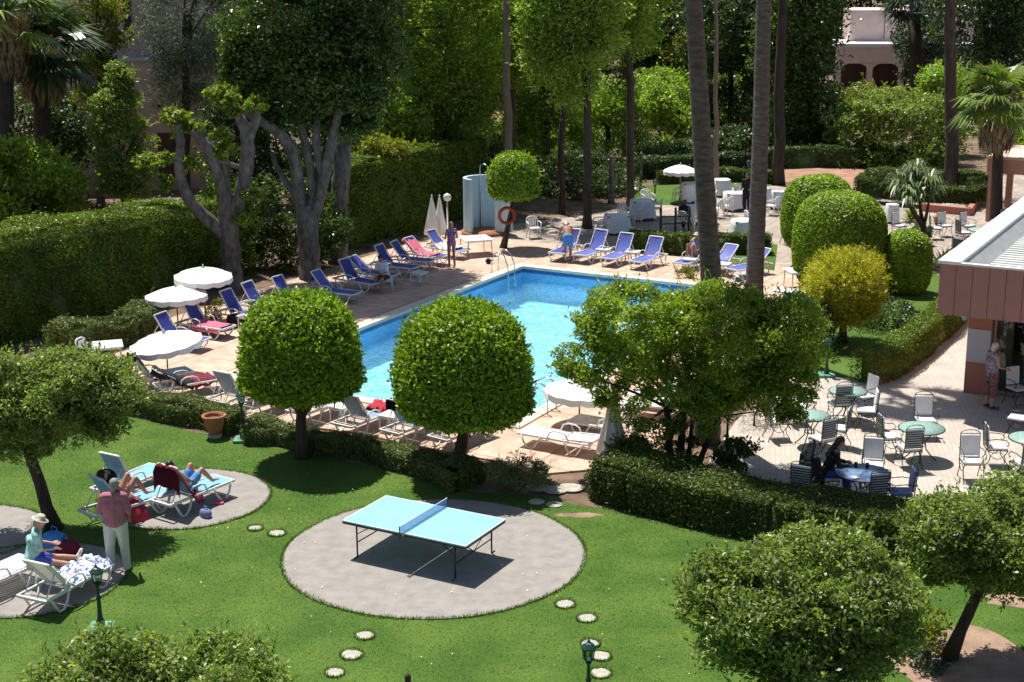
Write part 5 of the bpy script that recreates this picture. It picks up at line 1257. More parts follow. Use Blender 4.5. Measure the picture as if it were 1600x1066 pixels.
# small white tables between the loungers
def side_table(s=.5, h=.42, label=''):
    r = empty('side_table', (0, 0, 0), 0, label, 'side table'); mb = MB(); mb.box((0, 0, h), (s, s, .035), bev=.015); mb.build('tabletop', M['white_plastic'], r)
    for x in (-1, 1):
        for y in (-1, 1): mb = MB(); mb.tube([(x*s*.42, y*s*.42, 0), (x*s*.40, y*s*.40, h-.02)], [.018, .026], 6); mb.build('leg', M['white_plastic'], r)
    mb = MB()
    for x in (-1, 1): mb.box((x*s*.42, 0, h-.045), (.02, s*.8, .055)); mb.box((0, x*s*.42, h-.045), (s*.8, .02, .055))
    mb.build('apron', M['white_plastic'], r); return r
st0 = side_table(label='x'); used = [False]
TB = [((535, 662), 'small white table right of the left lollipop trunk', 0), ((612, 676), 'small white table between the two steep backed near loungers', 0), ((682, 686), 'small white table just left of the right lollipop trunk', 0),
      ((943, 408), 'small white table between the first two far lavender loungers', 0), ((988, 412), 'small white table between the second and third far lavender loungers', 0), ((1078, 424), 'small white table right of the far sunbather', 0), ((1130, 432), 'small white table between the two palm trunks', 0), ((655, 446), 'small white table among the shaded blue loungers', 0), ((388, 516), 'small white table left of the left lollipop crown with a dark bag', 0)]
for p, lb, _ in TB:
    o = dup(st0) if used[0] else st0; used[0] = True
    q = g(*p); o.location = (q.x, q.y, DZ); o.rotation_euler = (0, 0, A1+random.uniform(-.15, .15)); o['label'] = lb; o['group'] = 'small white tables between the loungers'
for p, s_, h_, lb, rz in (((744, 399), 1.15, .62, 'long white plastic table beside the pool shower', .35), ((1247, 452), .9, .62, 'white table left of the clipped bushes', .2), ((1240, 385), .7, .5, 'white table at the end of the box hedge beside the tall clipped bush', .1), ((170, 570), .85, .55, 'white plastic table beside the white chair left of the parasols', .3)):
    o = side_table(s_, h_, lb); q = g(*p); o.location = (q.x, q.y, DZ); o.rotation_euler = (0, 0, rz); o['group'] = 'larger white plastic tables'
# monobloc chairs
def monobloc(label):
    r = empty('plastic_chair', (0, 0, 0), 0, label, 'plastic chair'); P = M['white_plastic']
    mb = MB(); mb.box((0, 0, .43), (.46, .46, .03), bev=.014); mb.build('seat', P, r)
    for x in (-1, 1):
        for y in (-1, 1): mb = MB(); mb.tube([(x*.25, y*.25, 0), (x*.20, y*.20, .42)], [.02, .032], 6); mb.build('leg', P, r)
        mb = MB(); mb.tube([(x*.23, .22, .42), (x*.265, .20, .64), (x*.265, -.05, .665), (x*.235, -.22, .66)], .022, 6, flat=1.3); mb.build('armrest', P, r)
    mb = MB()
    for k in range(5): xx = -.14+.07*k; mb.box((xx, -.245, .62), (.045, .022, .36), rx=-.14)
    mb.tube([(-.235, -.22, .42), (-.235, -.25, .66), (-.20, -.285, .80), (-.1, -.30, .845), (.1, -.30, .845), (.20, -.285, .80), (.235, -.25, .66), (.235, -.22, .42)], .026, 7)
    mb.build('backrest', P, r); return r
mc0 = monobloc('x')
for i, (p, rz, lb) in enumerate((((834, 374), pi+.25, 'white plastic armchair standing alone between shower and far loungers'), ((142, 578), -1.9, 'white plastic armchair beside the table left of the parasols'), ((1232, 384), .3, 'white plastic chair by the tall clipped bush'))):
    o = mc0 if i == 0 else dup(mc0); q = g(*p); o.location = (q.x, q.y, DZ); o.rotation_euler = (0, 0, rz); o['label'] = lb; o['group'] = 'white plastic armchairs'
# parasols
def parasol(R_, hz, label, n=12, tilt=(0, 0), rise=.27, base=True):
    r = empty('parasol', (0, 0, 0), 0, label, 'parasol'); T = Matrix.Translation((0, 0, hz)) @ Matrix.Rotation(tilt[0], 4, 'X') @ Matrix.Rotation(tilt[1], 4, 'Y')
    mb = MB(); vs = []; fs = []; rings = [0.0, .25, .5, .75, 1.0]; K = n*4
    for q in rings:
        for k in range(K):
            a = 2*pi*k/K; sc = 1-.035*abs(sin(a*n/2))*q; vs.append((R_*q*cos(a)*sc, R_*q*sin(a)*sc, rise*(1-q**1.5)-.03*abs(sin(a*n/2))*q))
    for k in range(K):
        a = 2*pi*k/K; sc = 1-.035*abs(sin(a*n/2)); vs.append((R_*cos(a)*sc*1.005, R_*sin(a)*sc*1.005, -.03*abs(sin(a*n/2))-.13-.03*abs(sin(a*n/2))))
    for i in range(5):
        for k in range(K): fs.append((i*K+k, i*K+(k+1) % K, (i+1)*K+(k+1) % K, (i+1)*K+k))
    mb.add(vs, fs, False, T); can = mb.build('canopy', M['canvas'], r)
    sol = can.modifiers.new('thickness', 'SOLIDIFY'); sol.thickness = .006
    mb = MB()
    for k in range(n):
        a = 2*pi*k/n; mb.tube([T @ Vector((.03*cos(a), .03*sin(a), rise-.03)), T @ Vector((R_*.97*cos(a), R_*.97*sin(a), -.025))], .008, 4)
        mb.tube([T @ Vector((.03*cos(a), .03*sin(a), -.25)), T @ Vector((R_*.5*cos(a), R_*.5*sin(a), rise*.60))], .006, 4)
    mb.build('rib', M['white_paint'], can)
    mb = MB(); mb.tube([(0, 0, .05), (0, 0, hz-.35), T @ Vector((0, 0, -.2)), T @ Vector((0, 0, rise+.03))], .022, 8); mb.build('pole', M['grey_metal'], r)
    mb = MB(); tp = T @ Vector((0, 0, rise+.0)); mb.lathe([(.05, 0), (.06, .02), (.02, .05), (.025, .09), (0, .12)], c=tp, n=10); mb.build('finial', M['white_plastic'], can)
    if base: mb = MB(); mb.lathe([(.26, 0), (.26, .04), (.2, .07), (.05, .10), (.045, .22), (0, .22)], n=20); mb.build('base', M['concrete'], r)
    return r
def put_parasol(cx, cy, wpx, gx, gy, label, hz=None, **kw):
    b_ = g(gx, gy); c = w(cx, cy, b_.y); R_ = wpx/2*(c-Vector((0, 0, H))).length/2330
    o = parasol(R_, (c.z-.15) if hz is None else hz, label, **kw); o.location = (b_.x, b_.y, .04); o['group'] = 'open white parasols'; return o
put_parasol(317, 426, 90, 322, 506, 'highest of three open white parasols by the tall hedge', tilt=(.05, .03))
put_parasol(273, 456, 96, 279, 518, 'middle one of three open white parasols by the tall hedge', tilt=(-.02, -.02))
put_parasol(255, 529, 113, 263, 592, 'lowest and widest of three open white parasols on the left', tilt=(.06, -.12))
put_parasol(903, 603, 114, 905, 668, 'open white parasol half hidden by the orange tree at the pool edge', tilt=(.0, .05))
put_parasol(1062, 263, 54, 1062, 318, 'small open white parasol far back on the dining terrace lawn')
def closed_parasol(hz, L, r0, label):
    r = empty('closed_parasol', (0, 0, 0), 0, label, 'closed parasol'); mb = MB(); n = 32
    wob = lambda a: 1+.16*sin(8*a)
    mb.lathe([(.02, hz), (.05, hz-.12), (r0*.55, hz-L*.5), (r0, hz-L*.95), (r0*.9, hz-L), (r0*.3, hz-L+.03)][::-1], n=n, wob=wob); cv = mb.build('canopy', M['canvas'], r)
    mb = MB(); mb.lathe([(0.02, 0), (.035, .03), (.03, .07), (0, .09)], c=(0, 0, hz), n=10); mb.build('finial', M['white_plastic'], cv)
    mb = MB(); mb.tube([(0, 0, .04), (0, 0, hz-.1)], .024, 8); mb.build('pole', M['white_paint'], r)
    mb = MB(); mb.lathe([(.24, 0), (.24, .05), (.06, .09), (.05, .2), (0, .2)], n=18); mb.build('base', M['concrete'], r); return r
for (gx, gy, yt, L, r0, lb) in ((676, 384, 309, 1.5, .30, 'left of two closed white parasols by the tall hedge'), (688, 383, 309, 1.5, .27, 'right of two closed white parasols by the tall hedge'), (956, 728, 610, 1.5, .33, 'closed greyish parasol left of the orange tree')):
    b_ = g(gx, gy); o = closed_parasol(w(gx, yt, b_.y).z, L, r0, lb); o.location = (b_.x, b_.y, .03); o['group'] = 'closed parasols'
b_ = g(700, 385); o = MB().lathe([(.10, 0), (.10, .03), (.03, .06), (.03, 1.75), (.0, 1.75)], n=10).lathe([(.0, 1.78), (.13, 1.84), (.16, 1.95), (.13, 2.06), (0, 2.12)], n=16).build('globe_lamp', M['white_plastic'], loc=(b_.x, b_.y, 0)); tag(o, 'slim white globe lamp behind the standing woman', 'lamp')

# garden lantern posts
def lantern_post(hz, label, plate=True, plate_m='green_plate'):
    r = empty('lantern_post', (0, 0, 0), 0, label, 'lamp post'); I = M['iron_green']
    if plate: mb = MB(); mb.box((0, 0, .04), (.42, .42, .07), bev=.015); mb.build('base_plate', M[plate_m], r)
    mb = MB(); k = hz-.32; mb.lathe([(.075, .07), (.075, .16), (.05, .22), (.04, .3), (.034, .55), (.045, .57), (.045, .60), (.03, .63), (.024, k-.05), (.045, k-.03), (.05, k)], n=14); mb.build('pole', I, r)
    h_ = MB(); h_.lathe([(.03, k), (.07, k+.02), (.075, k+.035)], n=6, smooth=False)
    for q in range(6):
        a = 2*pi*q/6; h_.tube([(.07*cos(a), .07*sin(a), k+.035), (.10*cos(a), .10*sin(a), k+.22)], .007, 4)
    h_.lathe([(.125, k+.215), (.125, k+.235), (.06, k+.30), (.02, k+.315), (.022, k+.34), (.008, k+.36), (.012, k+.38), (0, k+.41)], n=6, smooth=False); ho = h_.build('lantern', I, r)
    mb = MB(); mb.lathe([(.062, k+.037), (.09, k+.212)], n=6, smooth=False); mb.build('lantern_glass', M['lamp_glass'], ho)
    return r
def put_lamp(gx, gy, yt, label, z=.01, plate=True):
    b_ = g(gx, gy); o = lantern_post(w(gx, yt, b_.y).z-z, label, plate); o.location = (b_.x, b_.y, z); o['group'] = 'green garden lantern posts'; return o
put_lamp(158, 985, 886, 'dark green lantern post in front of the slatted white lounger')
put_lamp(919, 1118, 1003, 'lantern head rising at the bottom edge below the table tennis table')
put_lamp(380, 690, 612, 'lantern post right of the terracotta pot')
put_lamp(1135, 722, 634, 'lantern post with green plate beside the dry twiggy shrub', z=.04)
put_lamp(1291, 590, 528, 'lantern post at the corner of the cafe lawn under the orange tree edge', z=.04)
put_lamp(1023, 318, 280, 'slim lantern post on the far lawn patch', z=.05, plate=False)
put_lamp(1168, 305, 250, 'slim lantern post far behind the waiter', z=.05, plate=False)
b_ = g(638, 1092); o = MB().lathe([(.03, 0), (.025, .28), (.05, .30), (.05, .40), (.02, .43), (0, .44)], n=10).build('garden_spike_light', M['wood_dark'], loc=(b_.x, b_.y, 0)); tag(o, 'tiny dark garden light at the bottom edge below the stepping stones', 'garden light')

# terracotta pot, lifebuoy, ladders
b_ = g(336, 684); r = empty('terracotta_pot', (b_.x, b_.y, .0), 0, 'terracotta pot on a small stone foot in front of the low hedge', 'plant pot')
MB().lathe([(.0, .0), (.16, .0), (.18, .10), (.0, .10)], n=16).build('foot', M['stone'], r)
MB().lathe([(.13, .10), (.15, .12), (.22, .32), (.26, .50), (.285, .51), (.29, .57), (.25, .575), (.235, .50), (.22, .46), (.0, .46)], n=28).build('pot', M['terracotta'], r)
MB().lathe([(.0, .47), (.20, .48), (.0, .49)], n=20).build('soil', M['soil'], r)
for (x, yb, rr, lb) in ((1466, 352, .22, 'terracotta pot on the back patio beneath the yucca tree'), (1100, 436, .13, 'small pot with flowers at the far pool edge')):
    b_ = g(x, yb); o = MB().lathe([(rr*.7, 0), (rr, rr*1.3), (rr*1.1, rr*1.35), (rr*1.1, rr*1.55), (rr*.9, rr*1.5), (0, rr*1.3)], n=20).build('terracotta_pot', M['terracotta'], loc=(b_.x, b_.y, DZ)); tag(o, lb, 'plant pot')
b_ = g(786, 389); q = w(792, 337, b_.y-.28); mb = MB(); mb.tube([(.30*cos(a*pi/12), 0, .30*sin(a*pi/12)) for a in range(24)], .065, 8, closed=True); o = mb.build('lifebuoy', M['lifebuoy'], loc=q); o.rotation_euler = (0, 0, .2); tag(o, 'dull red lifebuoy hanging on the small dome tree trunk', 'lifebuoy')
def ladder(p, hd, label):
    r = empty('pool_ladder', (p.x, p.y, 0), hd, label, 'pool ladder')
    for y in (-.24, .24): mb = MB(); mb.tube([(-.50, y, .06), (-.50, y, .45), (-.42, y, .78), (-.2, y, .86), (.02, y, .74), (.16, y, .35), (.18, y, -.2), (.18, y, -.8)], .021, 8); mb.build('rail', M['steel'], r)
    for z in (-.25, -.5, -.75): mb = MB(); mb.box((.18, 0, z), (.08, .44, .03)); mb.build('step', M['steel'], r)
    return r
def pfp(a, b): return pf(a, b)
ladder(pfp(PA0+.1, PB1-1.3), A2, 'pool ladder at the far left corner of the pool')
ladder(pfp(PA1-.1, PB0+1.25), A2+pi, 'pool ladder at the near right corner by the right lollipop crown')
ladder(pfp(PA1-.1, PB1-1.2), A2+pi, 'pool ladder at the far right corner behind the palm trunks')
b_ = g(763, 414); mb = MB(); mb.lathe([(0, .0), (.07, .02), (.11, .09), (.10, .15), (.05, .2), (0, .21)], n=12); mb.box((.13, 0, .13), (.14, .06, .03)); o = mb.build('pigeon', M['black_cloth'], loc=(b_.x, b_.y, DZ)); tag(o, 'small dark bird on the deck left of the far pool ladder', 'bird')

# ---------------------------------------------------------------- table tennis
def tennis():
    q = [g(535, 813.8, .76), g(602.5, 773.4, .76), g(791, 811, .76), g(727.3, 854.1, .76)]
    c = (q[0]+q[1]+q[2]+q[3])/4; th = atan2((q[3]-q[0]).y+(q[2]-q[1]).y, (q[3]-q[0]).x+(q[2]-q[1]).x)
    r = empty('table_tennis_table', (c.x, c.y, .031), th, 'pale blue outdoor table tennis table on the big concrete circle', 'table tennis table'); L, Wd, h = 2.74, 1.525, .729
    for s in (-1, 1):
        mb = MB(); mb.box((s*(L/4+.004), 0, h-.0125), (L/2-.008, Wd, .025), bev=.004); t = mb.build('tabletop', M['pp_blue'], r)
        mb = MB(); y0 = Wd/2-.012
        for y in (-y0, y0): mb.box((s*L/4, y, h+.0015), (L/2-.02, .02, .003))
        mb.box((s*(L/2-.012), 0, h+.0015), (.02, Wd-.05, .003)); mb.box((s*L/4, 0, h+.0015), (L/2-.05, .004, .003)); mb.build('line', M['pp_line'], t)
        mb = MB()
        for y in (-1, 1): mb.box((s*L/4, y*(Wd/2-.012), h-.045), (L/2-.03, .022, .038))
        mb.box((s*(L/2-.012), 0, h-.045), (.022, Wd-.06, .038)); mb.box((s*.05, 0, h-.045), (.022, Wd-.06, .038)); mb.build('apron', M['black_metal'], r)
        for y in (-1, 1):
            mb = MB(); x = s*(L/2-.28); mb.tube([(x, y*(Wd/2-.08), h-.04), (x, y*(Wd/2-.08), .0)], .017, 7)
            mb.tube([(x, y*(Wd/2-.08), h-.26), (x-s*.32, y*(Wd/2-.08), h-.06)], .010, 6); mb.tube([(x, y*(Wd/2-.08), .01), (x+s*.0, y*(Wd/2+.04), .01)], .014, 6); mb.build('leg', M['black_metal'], r)
        mb = MB(); x = s*(L/2-.28); mb.tube([(x, -(Wd/2-.08), .30), (x, (Wd/2-.08), .30)], .012, 6); mb.tube([(x, -(Wd/2-.08), h-.1), (x, 0, .30)], .008, 6); mb.tube([(x, (Wd/2-.08), h-.1), (x, 0, .30)], .008, 6)
        mb.tube([(x, 0, .30), (s*.1, 0, h-.05)], .010, 6); mb.build('crossbar', M['black_metal'], r)
    mb = MB()
    n = 40; vs = []; Y = Wd/2+.1; zt = h+.155
    mb.box((0, 0, h+.078), (.006, 2*Y-.02, .145)); net = mb.build('net', M['net_blue'], r)
    mb = MB(); mb.box((0, 0, zt), (.010, 2*Y, .014)); mb.build('net_tape', M['pp_line'], net)
    for y in (-Y, Y): mb = MB(); mb.tube([(0, y, h-.08), (0, y, zt+.01)], .010, 6); mb.tube([(0, y, h-.06), (0, y*.93, h-.06)], .010, 6); mb.build('net_post', M['black_metal'], net)
tennis()

# ---------------------------------------------------------------- cafe furniture
def iron_chair(cush, label):
    """faces +x, origin on the ground below the seat"""
    r = empty('iron_chair', (0, 0, 0), 0, label, 'garden chair'); I = M['iron']
    mb = MB(); mb.tube([(.22, -.22, .42), (.22, .22, .42), (-.22, .22, .42), (-.22, -.22, .42)], .012, 6, closed=True)
    for k in range(5): mb.box((-.16+.08*k, 0, .422), (.035, .43, .006))
    mb.build('seat_frame', I, r)
    mb = MB()
    for y in (-.21, .21): mb.tube([(-.22, y, .42), (-.27, y, .98)], .012, 6)
    for k in range(8): z = .52+.055*k; x = -.22-.05*(z-.42)/.56; mb.box((x-.012, 0, z), (.008, .42, .022))
    mb.build('back_frame', I, r)
    mb = MB(); mb.tube([(-.27+.0, .21*cos(a*pi/10), .98+.085*sin(a*pi/10)) for a in range(11)], .009, 6); mb.tube([(-.27, -.21, .98), (-.27, .21, .98)], .009, 6)
    mb.build('back_arch', I, r)
    for x, y in ((.22, -.22), (.22, .22), (-.22, -.22), (-.22, .22)):
        mb = MB(); sx = 1 if x > 0 else -1; mb.tube([(x, y, .42), (x-sx*.07, y, .30), (x-sx*.04, y, .17), (x+sx*.03, y, .07), (x+sx*.05, y, 0)], .011, 6); mb.build('leg', I, r)
    for y in (-.22, .22):
        mb = MB(); mb.tube([(.15, y, .30), (.07, y, .24), (0, y, .22), (-.07, y, .24), (-.15, y, .30), (-.10, y, .36), (0, y, .375), (.10, y, .36)], .008, 5, closed=True); mb.build('side_scroll', I, r)
        mb = MB(); mb.tube([(-.25, y*1.07, .66), (-.05, y*1.07, .69), (.16, y*1.07, .67), (.23, y*1.07, .60), (.20, y*1.07, .52), (.16, y*1.07, .56)], .010, 6); mb.build('armrest', I, r)
    if cush:
        C = M[cush]; mb = MB(); mb.box((0.01, 0, .455), (.43, .43, .055), bev=.02); mb.build('seat_cushion', C, r)
        mb = MB(); mb.box((-.215, 0, .735), (.045, .40, .46), ry=-.09, bev=.018); mb.build('back_cushion', C, r)
    return r
CH = {}
def put_chair(px_, face, label, cush='cushion', z=DZ, tgt=None):
    """px_: pixel of the seat centre"""
    s = g(px_[0], px_[1], .46+z)
    if cush not in CH: CH[cush] = iron_chair(cush, 'x'); o = CH[cush]
    else: o = dup(CH[cush])
    if tgt is not None: face = heading(s, tgt)+face
    o.location = (s.x, s.y, z); o.rotation_euler = (0, 0, face); o['label'] = label; o['group'] = 'iron chairs on the cafe patio'; return o
def mosaic_table(px_, R_, m, label, z=DZ):
    c = g(px_[0], px_[1], .74+z); r = empty('mosaic_table', (c.x, c.y, z), random.random(), label, 'round table', 'round mosaic cafe tables')
    MB().lathe([(0, .725), (R_-.02, .725), (R_-.02, .745), (0, .746)], n=40).build('tabletop', M[m], r)
    mb = MB(); mb.tube([((R_-.008)*cos(a*pi/20), (R_-.008)*sin(a*pi/20), .735) for a in range(40)], .014, 6, closed=True); mb.build('rim', M['iron'], r)
    for k in range(4):
        a = pi/4+k*pi/2; d = Vector((cos(a), sin(a), 0)); mb = MB(); mb.tube([d*(R_*.75)+Vector((0, 0, .72)), d*(R_*.45)+Vector((0, 0, .62)), d*.10+Vector((0, 0, .42)), d*.12+Vector((0, 0, .25)), d*.28+Vector((0, 0, .06)), d*.36+Vector((0, 0, 0))], .014, 6); mb.build('leg', M['iron'], r)
    mb = MB(); mb.tube([(.12*cos(a*pi/8), .12*sin(a*pi/8), .34) for a in range(16)], .010, 5, closed=True); mb.build('ring', M['iron'], r); return c
T1 = mosaic_table((1266, 649), .47, 'mosaic', 'pale green mosaic table nearest the dry shrub, left of four')
T2 = mosaic_table((1325, 611), .47, 'mosaic', 'pale green mosaic table furthest back, before the clipped hedge corner')
T3 = mosaic_table((1440, 669), .52, 'mosaic', 'pale green mosaic table in the centre right of the patio')
T4 = mosaic_table((1348, 739), .57, 'mosaic_blue', 'blue mosaic table at which two dark haired guests sit')
T5 = mosaic_table((1612, 685), .50, 'mosaic', 'pale green mosaic table cut by the right picture edge')
put_chair((1214, 657), .15, 'iron chair left of the left green table, white cushion facing right')
put_chair((1285, 684), 2.05, 'iron chair seen from behind in front of the left green table')
put_chair((1310, 668), 2.75, 'iron chair with white back cushion between the two rear tables')
put_chair((1262, 623), -.2, 'iron chair behind the left green table, dark back on its left')
put_chair((1244, 634), .1, 'iron chair half under the orange tree left of the back table')
put_chair((1312, 629), 1.75, 'iron chair in front of the furthest table, slatted back to the viewer')
put_chair((1352, 618), -2.7, 'iron chair right of the furthest table, white cushions facing left, rear one')
put_chair((1354, 640), 3.0, 'iron chair right of the furthest table seen from the side')
put_chair((1390, 681), .1, 'iron chair left of the centre right table, facing right')
put_chair((1446, 655), -1.6, 'iron chair behind the centre right table, grey cushion toward the viewer')
put_chair((1420, 699), 1.75, 'iron chair with slatted back in front of the centre right table')
put_chair((1364, 724), -1.8, 'iron chair behind the blue mosaic table, cushion toward the viewer')
put_chair((1256, 758), 1.1, 'iron chair under the left dark haired guest')
put_chair((1408, 768), pi-.05, 'iron chair with blue cushions right of the blue mosaic table', 'cushion_blue')
put_chair((1366, 770), 1.75, 'iron chair in front of the blue mosaic table, half behind the hedge')
put_chair((1290, 745), .2, 'iron chair under the second dark haired guest')
put_chair((1556, 697), -.1, 'iron chair left of the table at the right edge, facing right')
put_chair((1519, 719), -1.6, 'iron chair whose cushion shows just above the right citrus crown')
put_chair((1592, 652), 2.6, 'iron chair by the glass front at the right picture edge')
put_chair((1600, 722), 1.8, 'dark slatted chair back at the right edge in front of the last table')
put_chair((1590, 606), -1.2, 'empty iron chair in the shade of the cafe front', cush='cushion')
for i, (p, nm) in enumerate((((1337, 730), 'left'), ((1355, 731), 'right'))):
    q = g(p[0], p[1], .79); o = MB().lathe([(.0, 0), (.035, 0), (.04, .1), (0, .1)], n=12).build('cup', M['black_metal'], loc=(q.x, q.y, .792)); tag(o, nm+' one of two dark cups on the blue mosaic table', 'cup')
# back patio group beside the yucca
T6 = mosaic_table((1535, 359), .55, 'mosaic', 'pale green round table on the back patio beside the cafe parapet')
for p, f, lb in (((1505, 363), .2, 'chair left of the back patio table'), ((1512, 352), -.9, 'pale cushioned chair behind the back patio table'), ((1500, 392), .8, 'chair in front of the back patio table next to the roof edge'), ((1476, 352), -1.2, 'grey cushioned chair in shade right of the yucca trunk'), ((1462, 356), -.3, 'chair beside the yucca trunk in the shade'), ((1556, 345), 2.6, 'chair right of the back patio table by the kiosk post'), ((1405, 352), -1.0, 'chair left of the yucca trunk in the shade'), ((1425, 358), 2.4, 'chair just left of the yucca trunk')):
    put_chair(p, f, lb)
# ---------------------------------------------------------------- dining terrace: covered tables and chairs
def covered_table(px_, s, h, label, rz=.1, peak=0.0):
    c = g(px_[0], px_[1]); r = empty('covered_table', (c.x, c.y, DZ), rz, label, 'table', 'tables under white cloths'); n = 40; vs = []; fs = []; R = random.Random(int(px_[0]))
    def sq(a, q=4.0): return 1/((abs(cos(a))**q+abs(sin(a))**q)**(1/q))
    prof = [(0, h+.012), (.5, h+.01), (.94, h+.004), (1.0, h-.02), (1.03, h*.7), (1.08, h*.35), (1.12, .12)]
    for i, (q, z_) in enumerate(prof):
        for k in range(n):
            a = 2*pi*k/n; f = 1+(.045*sin(9*a)+.03*sin(14*a+1))*max(0, i-3)/3; vs.append((s/2*q*sq(a)*cos(a)*f, s/2*q*sq(a)*sin(a)*f, z_+(.04*sin(4*a) if i == 6 else 0)))
    for i in range(len(prof)-1):
        for k in range(n): fs.append((i*n+k, i*n+(k+1) % n, (i+1)*n+(k+1) % n, (i+1)*n+k))
    mb = MB(); mb.add(vs, fs, True); mb.build('tablecloth', M['cloth_white'], r)
    for x in (-1, 1):
        for y in (-1, 1): mb = MB(); mb.tube([(x*s*.38, y*s*.38, 0), (x*s*.38, y*s*.38, h-.03)], .02, 6); mb.build('leg', M['iron'], r)
    mb = MB(); mb.box((0, 0, h-.012), (s*.92, s*.92, .02)); mb.build('tabletop', M['wood_dark'], r)
    return r
for p, s, h_, lb in (((1104, 350), .7, .75, 'small white covered table just right of the nearer palm foot'), ((1190, 322), .7, .78, 'small white covered table behind the second palm trunk'), ((964, 366), 1.0, .75, 'white covered table nearest the far loungers, left end of the terrace'), ((1162, 373), 1.0, .72, 'white covered table between the palm trunks behind the box hedge'), ((1084, 352), .7, .8, 'white covered table in front of the kneeling dark figure'),
                     ((1003, 345), 1.0, .85, 'tall bulky white covered table behind the first one'), ((1079, 318), .85, .9, 'tall white covered table under the far open parasol'), ((1147, 330), .95, .8, 'wide white covered table in the shade right of the nearer palm'), ((1217, 328), .7, .8, 'white covered table left of the tall clipped bush'), ((1127, 308), .8, .8, 'white covered table behind the nearer palm trunk'), ((1393, 350), .5, .8, 'small white cloth table behind the clipped box bush')):
    covered_table(p, s, h_, lb)
mc = mc0
for p, rz, lb in (((938, 368), 1.9, 'white chair at the left side of the first covered table'), ((977, 352), -2.6, 'white chair behind the first covered table'), ((1024, 342), 1.4, 'white chair right of the tall bulky covered table'), ((1120, 342), .8, 'white chair just right of the nearer palm trunk'), ((1098, 342), -1.0, 'white chair left of the nearer palm trunk'), ((1060, 318), 1.2, 'white chair left of the table under the far parasol'), ((1133, 338), .9, 'white chair left of the wide covered table'), ((1158, 318), -2.2, 'white chair behind the wide covered table'), ((1012, 328), -2.8, 'white chair behind the tall bulky covered table'), ((990, 352), 2.4, 'white chair between the two leftmost covered tables'), ((1100, 312), .5, 'white chair right of the table under the far parasol'), ((1110, 322), 2.9, 'white chair between palm trunk and far covered tables'), ((1205, 338), 1.0, 'white chair left of the covered table by the tall bush'), ((1175, 362), -1.3, 'white chair behind the table between the palm trunks'), ((1092, 362), 1.6, 'white chair right of the dark clothed figure')):
    o = dup(mc); q = g(*p); o.location = (q.x, q.y, DZ); o.rotation_euler = (0, 0, rz); o['label'] = lb; o['group'] = 'white chairs on the dining terrace'
r = empty('rail_fence', g(1032, 366), .15, 'dark wooden post and rail fence behind the far loungers', 'fence')
for i, x in enumerate((0, .62, 1.2)):
    MB().lathe([(.05, 0), (.05, 1.02), (.0, 1.06)], n=8).build('post', M['wood_dark'], r).location = (x*1.0, -.0*i, .04)
for z in (.42, .72): MB().box((.62, 0, z), (1.35, .05, .05)).build('rail', M['wood_dark'], r)
for i, (x, y, t) in enumerate(((850, 352, .15), (858, 357, .11), (846, 362, .10), (870, 346, .14), (884, 352, .12), (865, 366, .13), (905, 346, .13), (893, 362, .10))):
    q = g(x, y); s = random.Random(i); mb = MB(); mb.lathe([(0, 0), (t*1.2, .02), (t*1.3, t*.5), (t*.8, t*.95), (0, t)], n=9, wob=lambda a: 1+.2*sin(2*a+i)); o = mb.build('rockery_stone', M['stone'], loc=(q.x, q.y, .03)); o.rotation_euler = (0, 0, s.random()*3)
    tag(o, ['largest shaded rockery stone behind the white armchair', 'low rockery stone just right of the white armchair', 'rockery stone closest to the white armchair', 'rockery stone farthest back in the shade behind the armchair', 'rockery stone midway between armchair and first covered table', 'rockery stone nearest the bending man', 'rockery stone left of the slender trunk foot', 'rockery stone left of the first covered table'][i], 'stone', 'rockery stones behind the white armchair')

# ================================================================== PEOPLE
def ico(c, r, sub=2):
    bm = bmesh.new(); bmesh.ops.create_icosphere(bm, subdivisions=sub, radius=1.0)
    vs = [Vector((v.co.x*r[0]+c[0], v.co.y*r[1]+c[1], v.co.z*r[2]+c[2])) for v in bm.verts]; fs = [[v.index for v in f.verts] for f in bm.faces]; bm.free(); return vs, fs
def cone(mb, a, b, ra, rb, n=10):
    """closed round cone between two joints"""
    a = Vector(a); b = Vector(b); d = (b-a); L = d.length
    if L < 1e-5: return
    d.normalize(); P = []; Rr = []
    for t in (-.94, -.7, -.35, 0): P.append(a+d*ra*t); Rr.append(ra*sqrt(max(0, 1-t*t)))
    for t in (0, .35, .7, .94): P.append(b+d*rb*t); Rr.append(rb*sqrt(max(0, 1-t*t)))
    mb.tube(P, Rr, n)
def bake(mb, name, m, parent, vox, sm=4):
    o = mb.build(name, m); rm = o.modifiers.new('r', 'REMESH'); rm.mode = 'VOXEL'; rm.voxel_size = vox; rm.use_smooth_shade = True
    s_ = o.modifiers.new('s', 'SMOOTH'); s_.factor = .5; s_.iterations = sm
    bpy.context.view_layer.update(); dg = bpy.context.evaluated_depsgraph_get(); me = bpy.data.meshes.new_from_object(o.evaluated_get(dg)); me.name = name
    o.modifiers.clear(); old = o.data; o.data = me; bpy.data.meshes.remove(old); o.parent = parent
    me.polygons.foreach_set('use_smooth', [True]*len(me.polygons)); return o
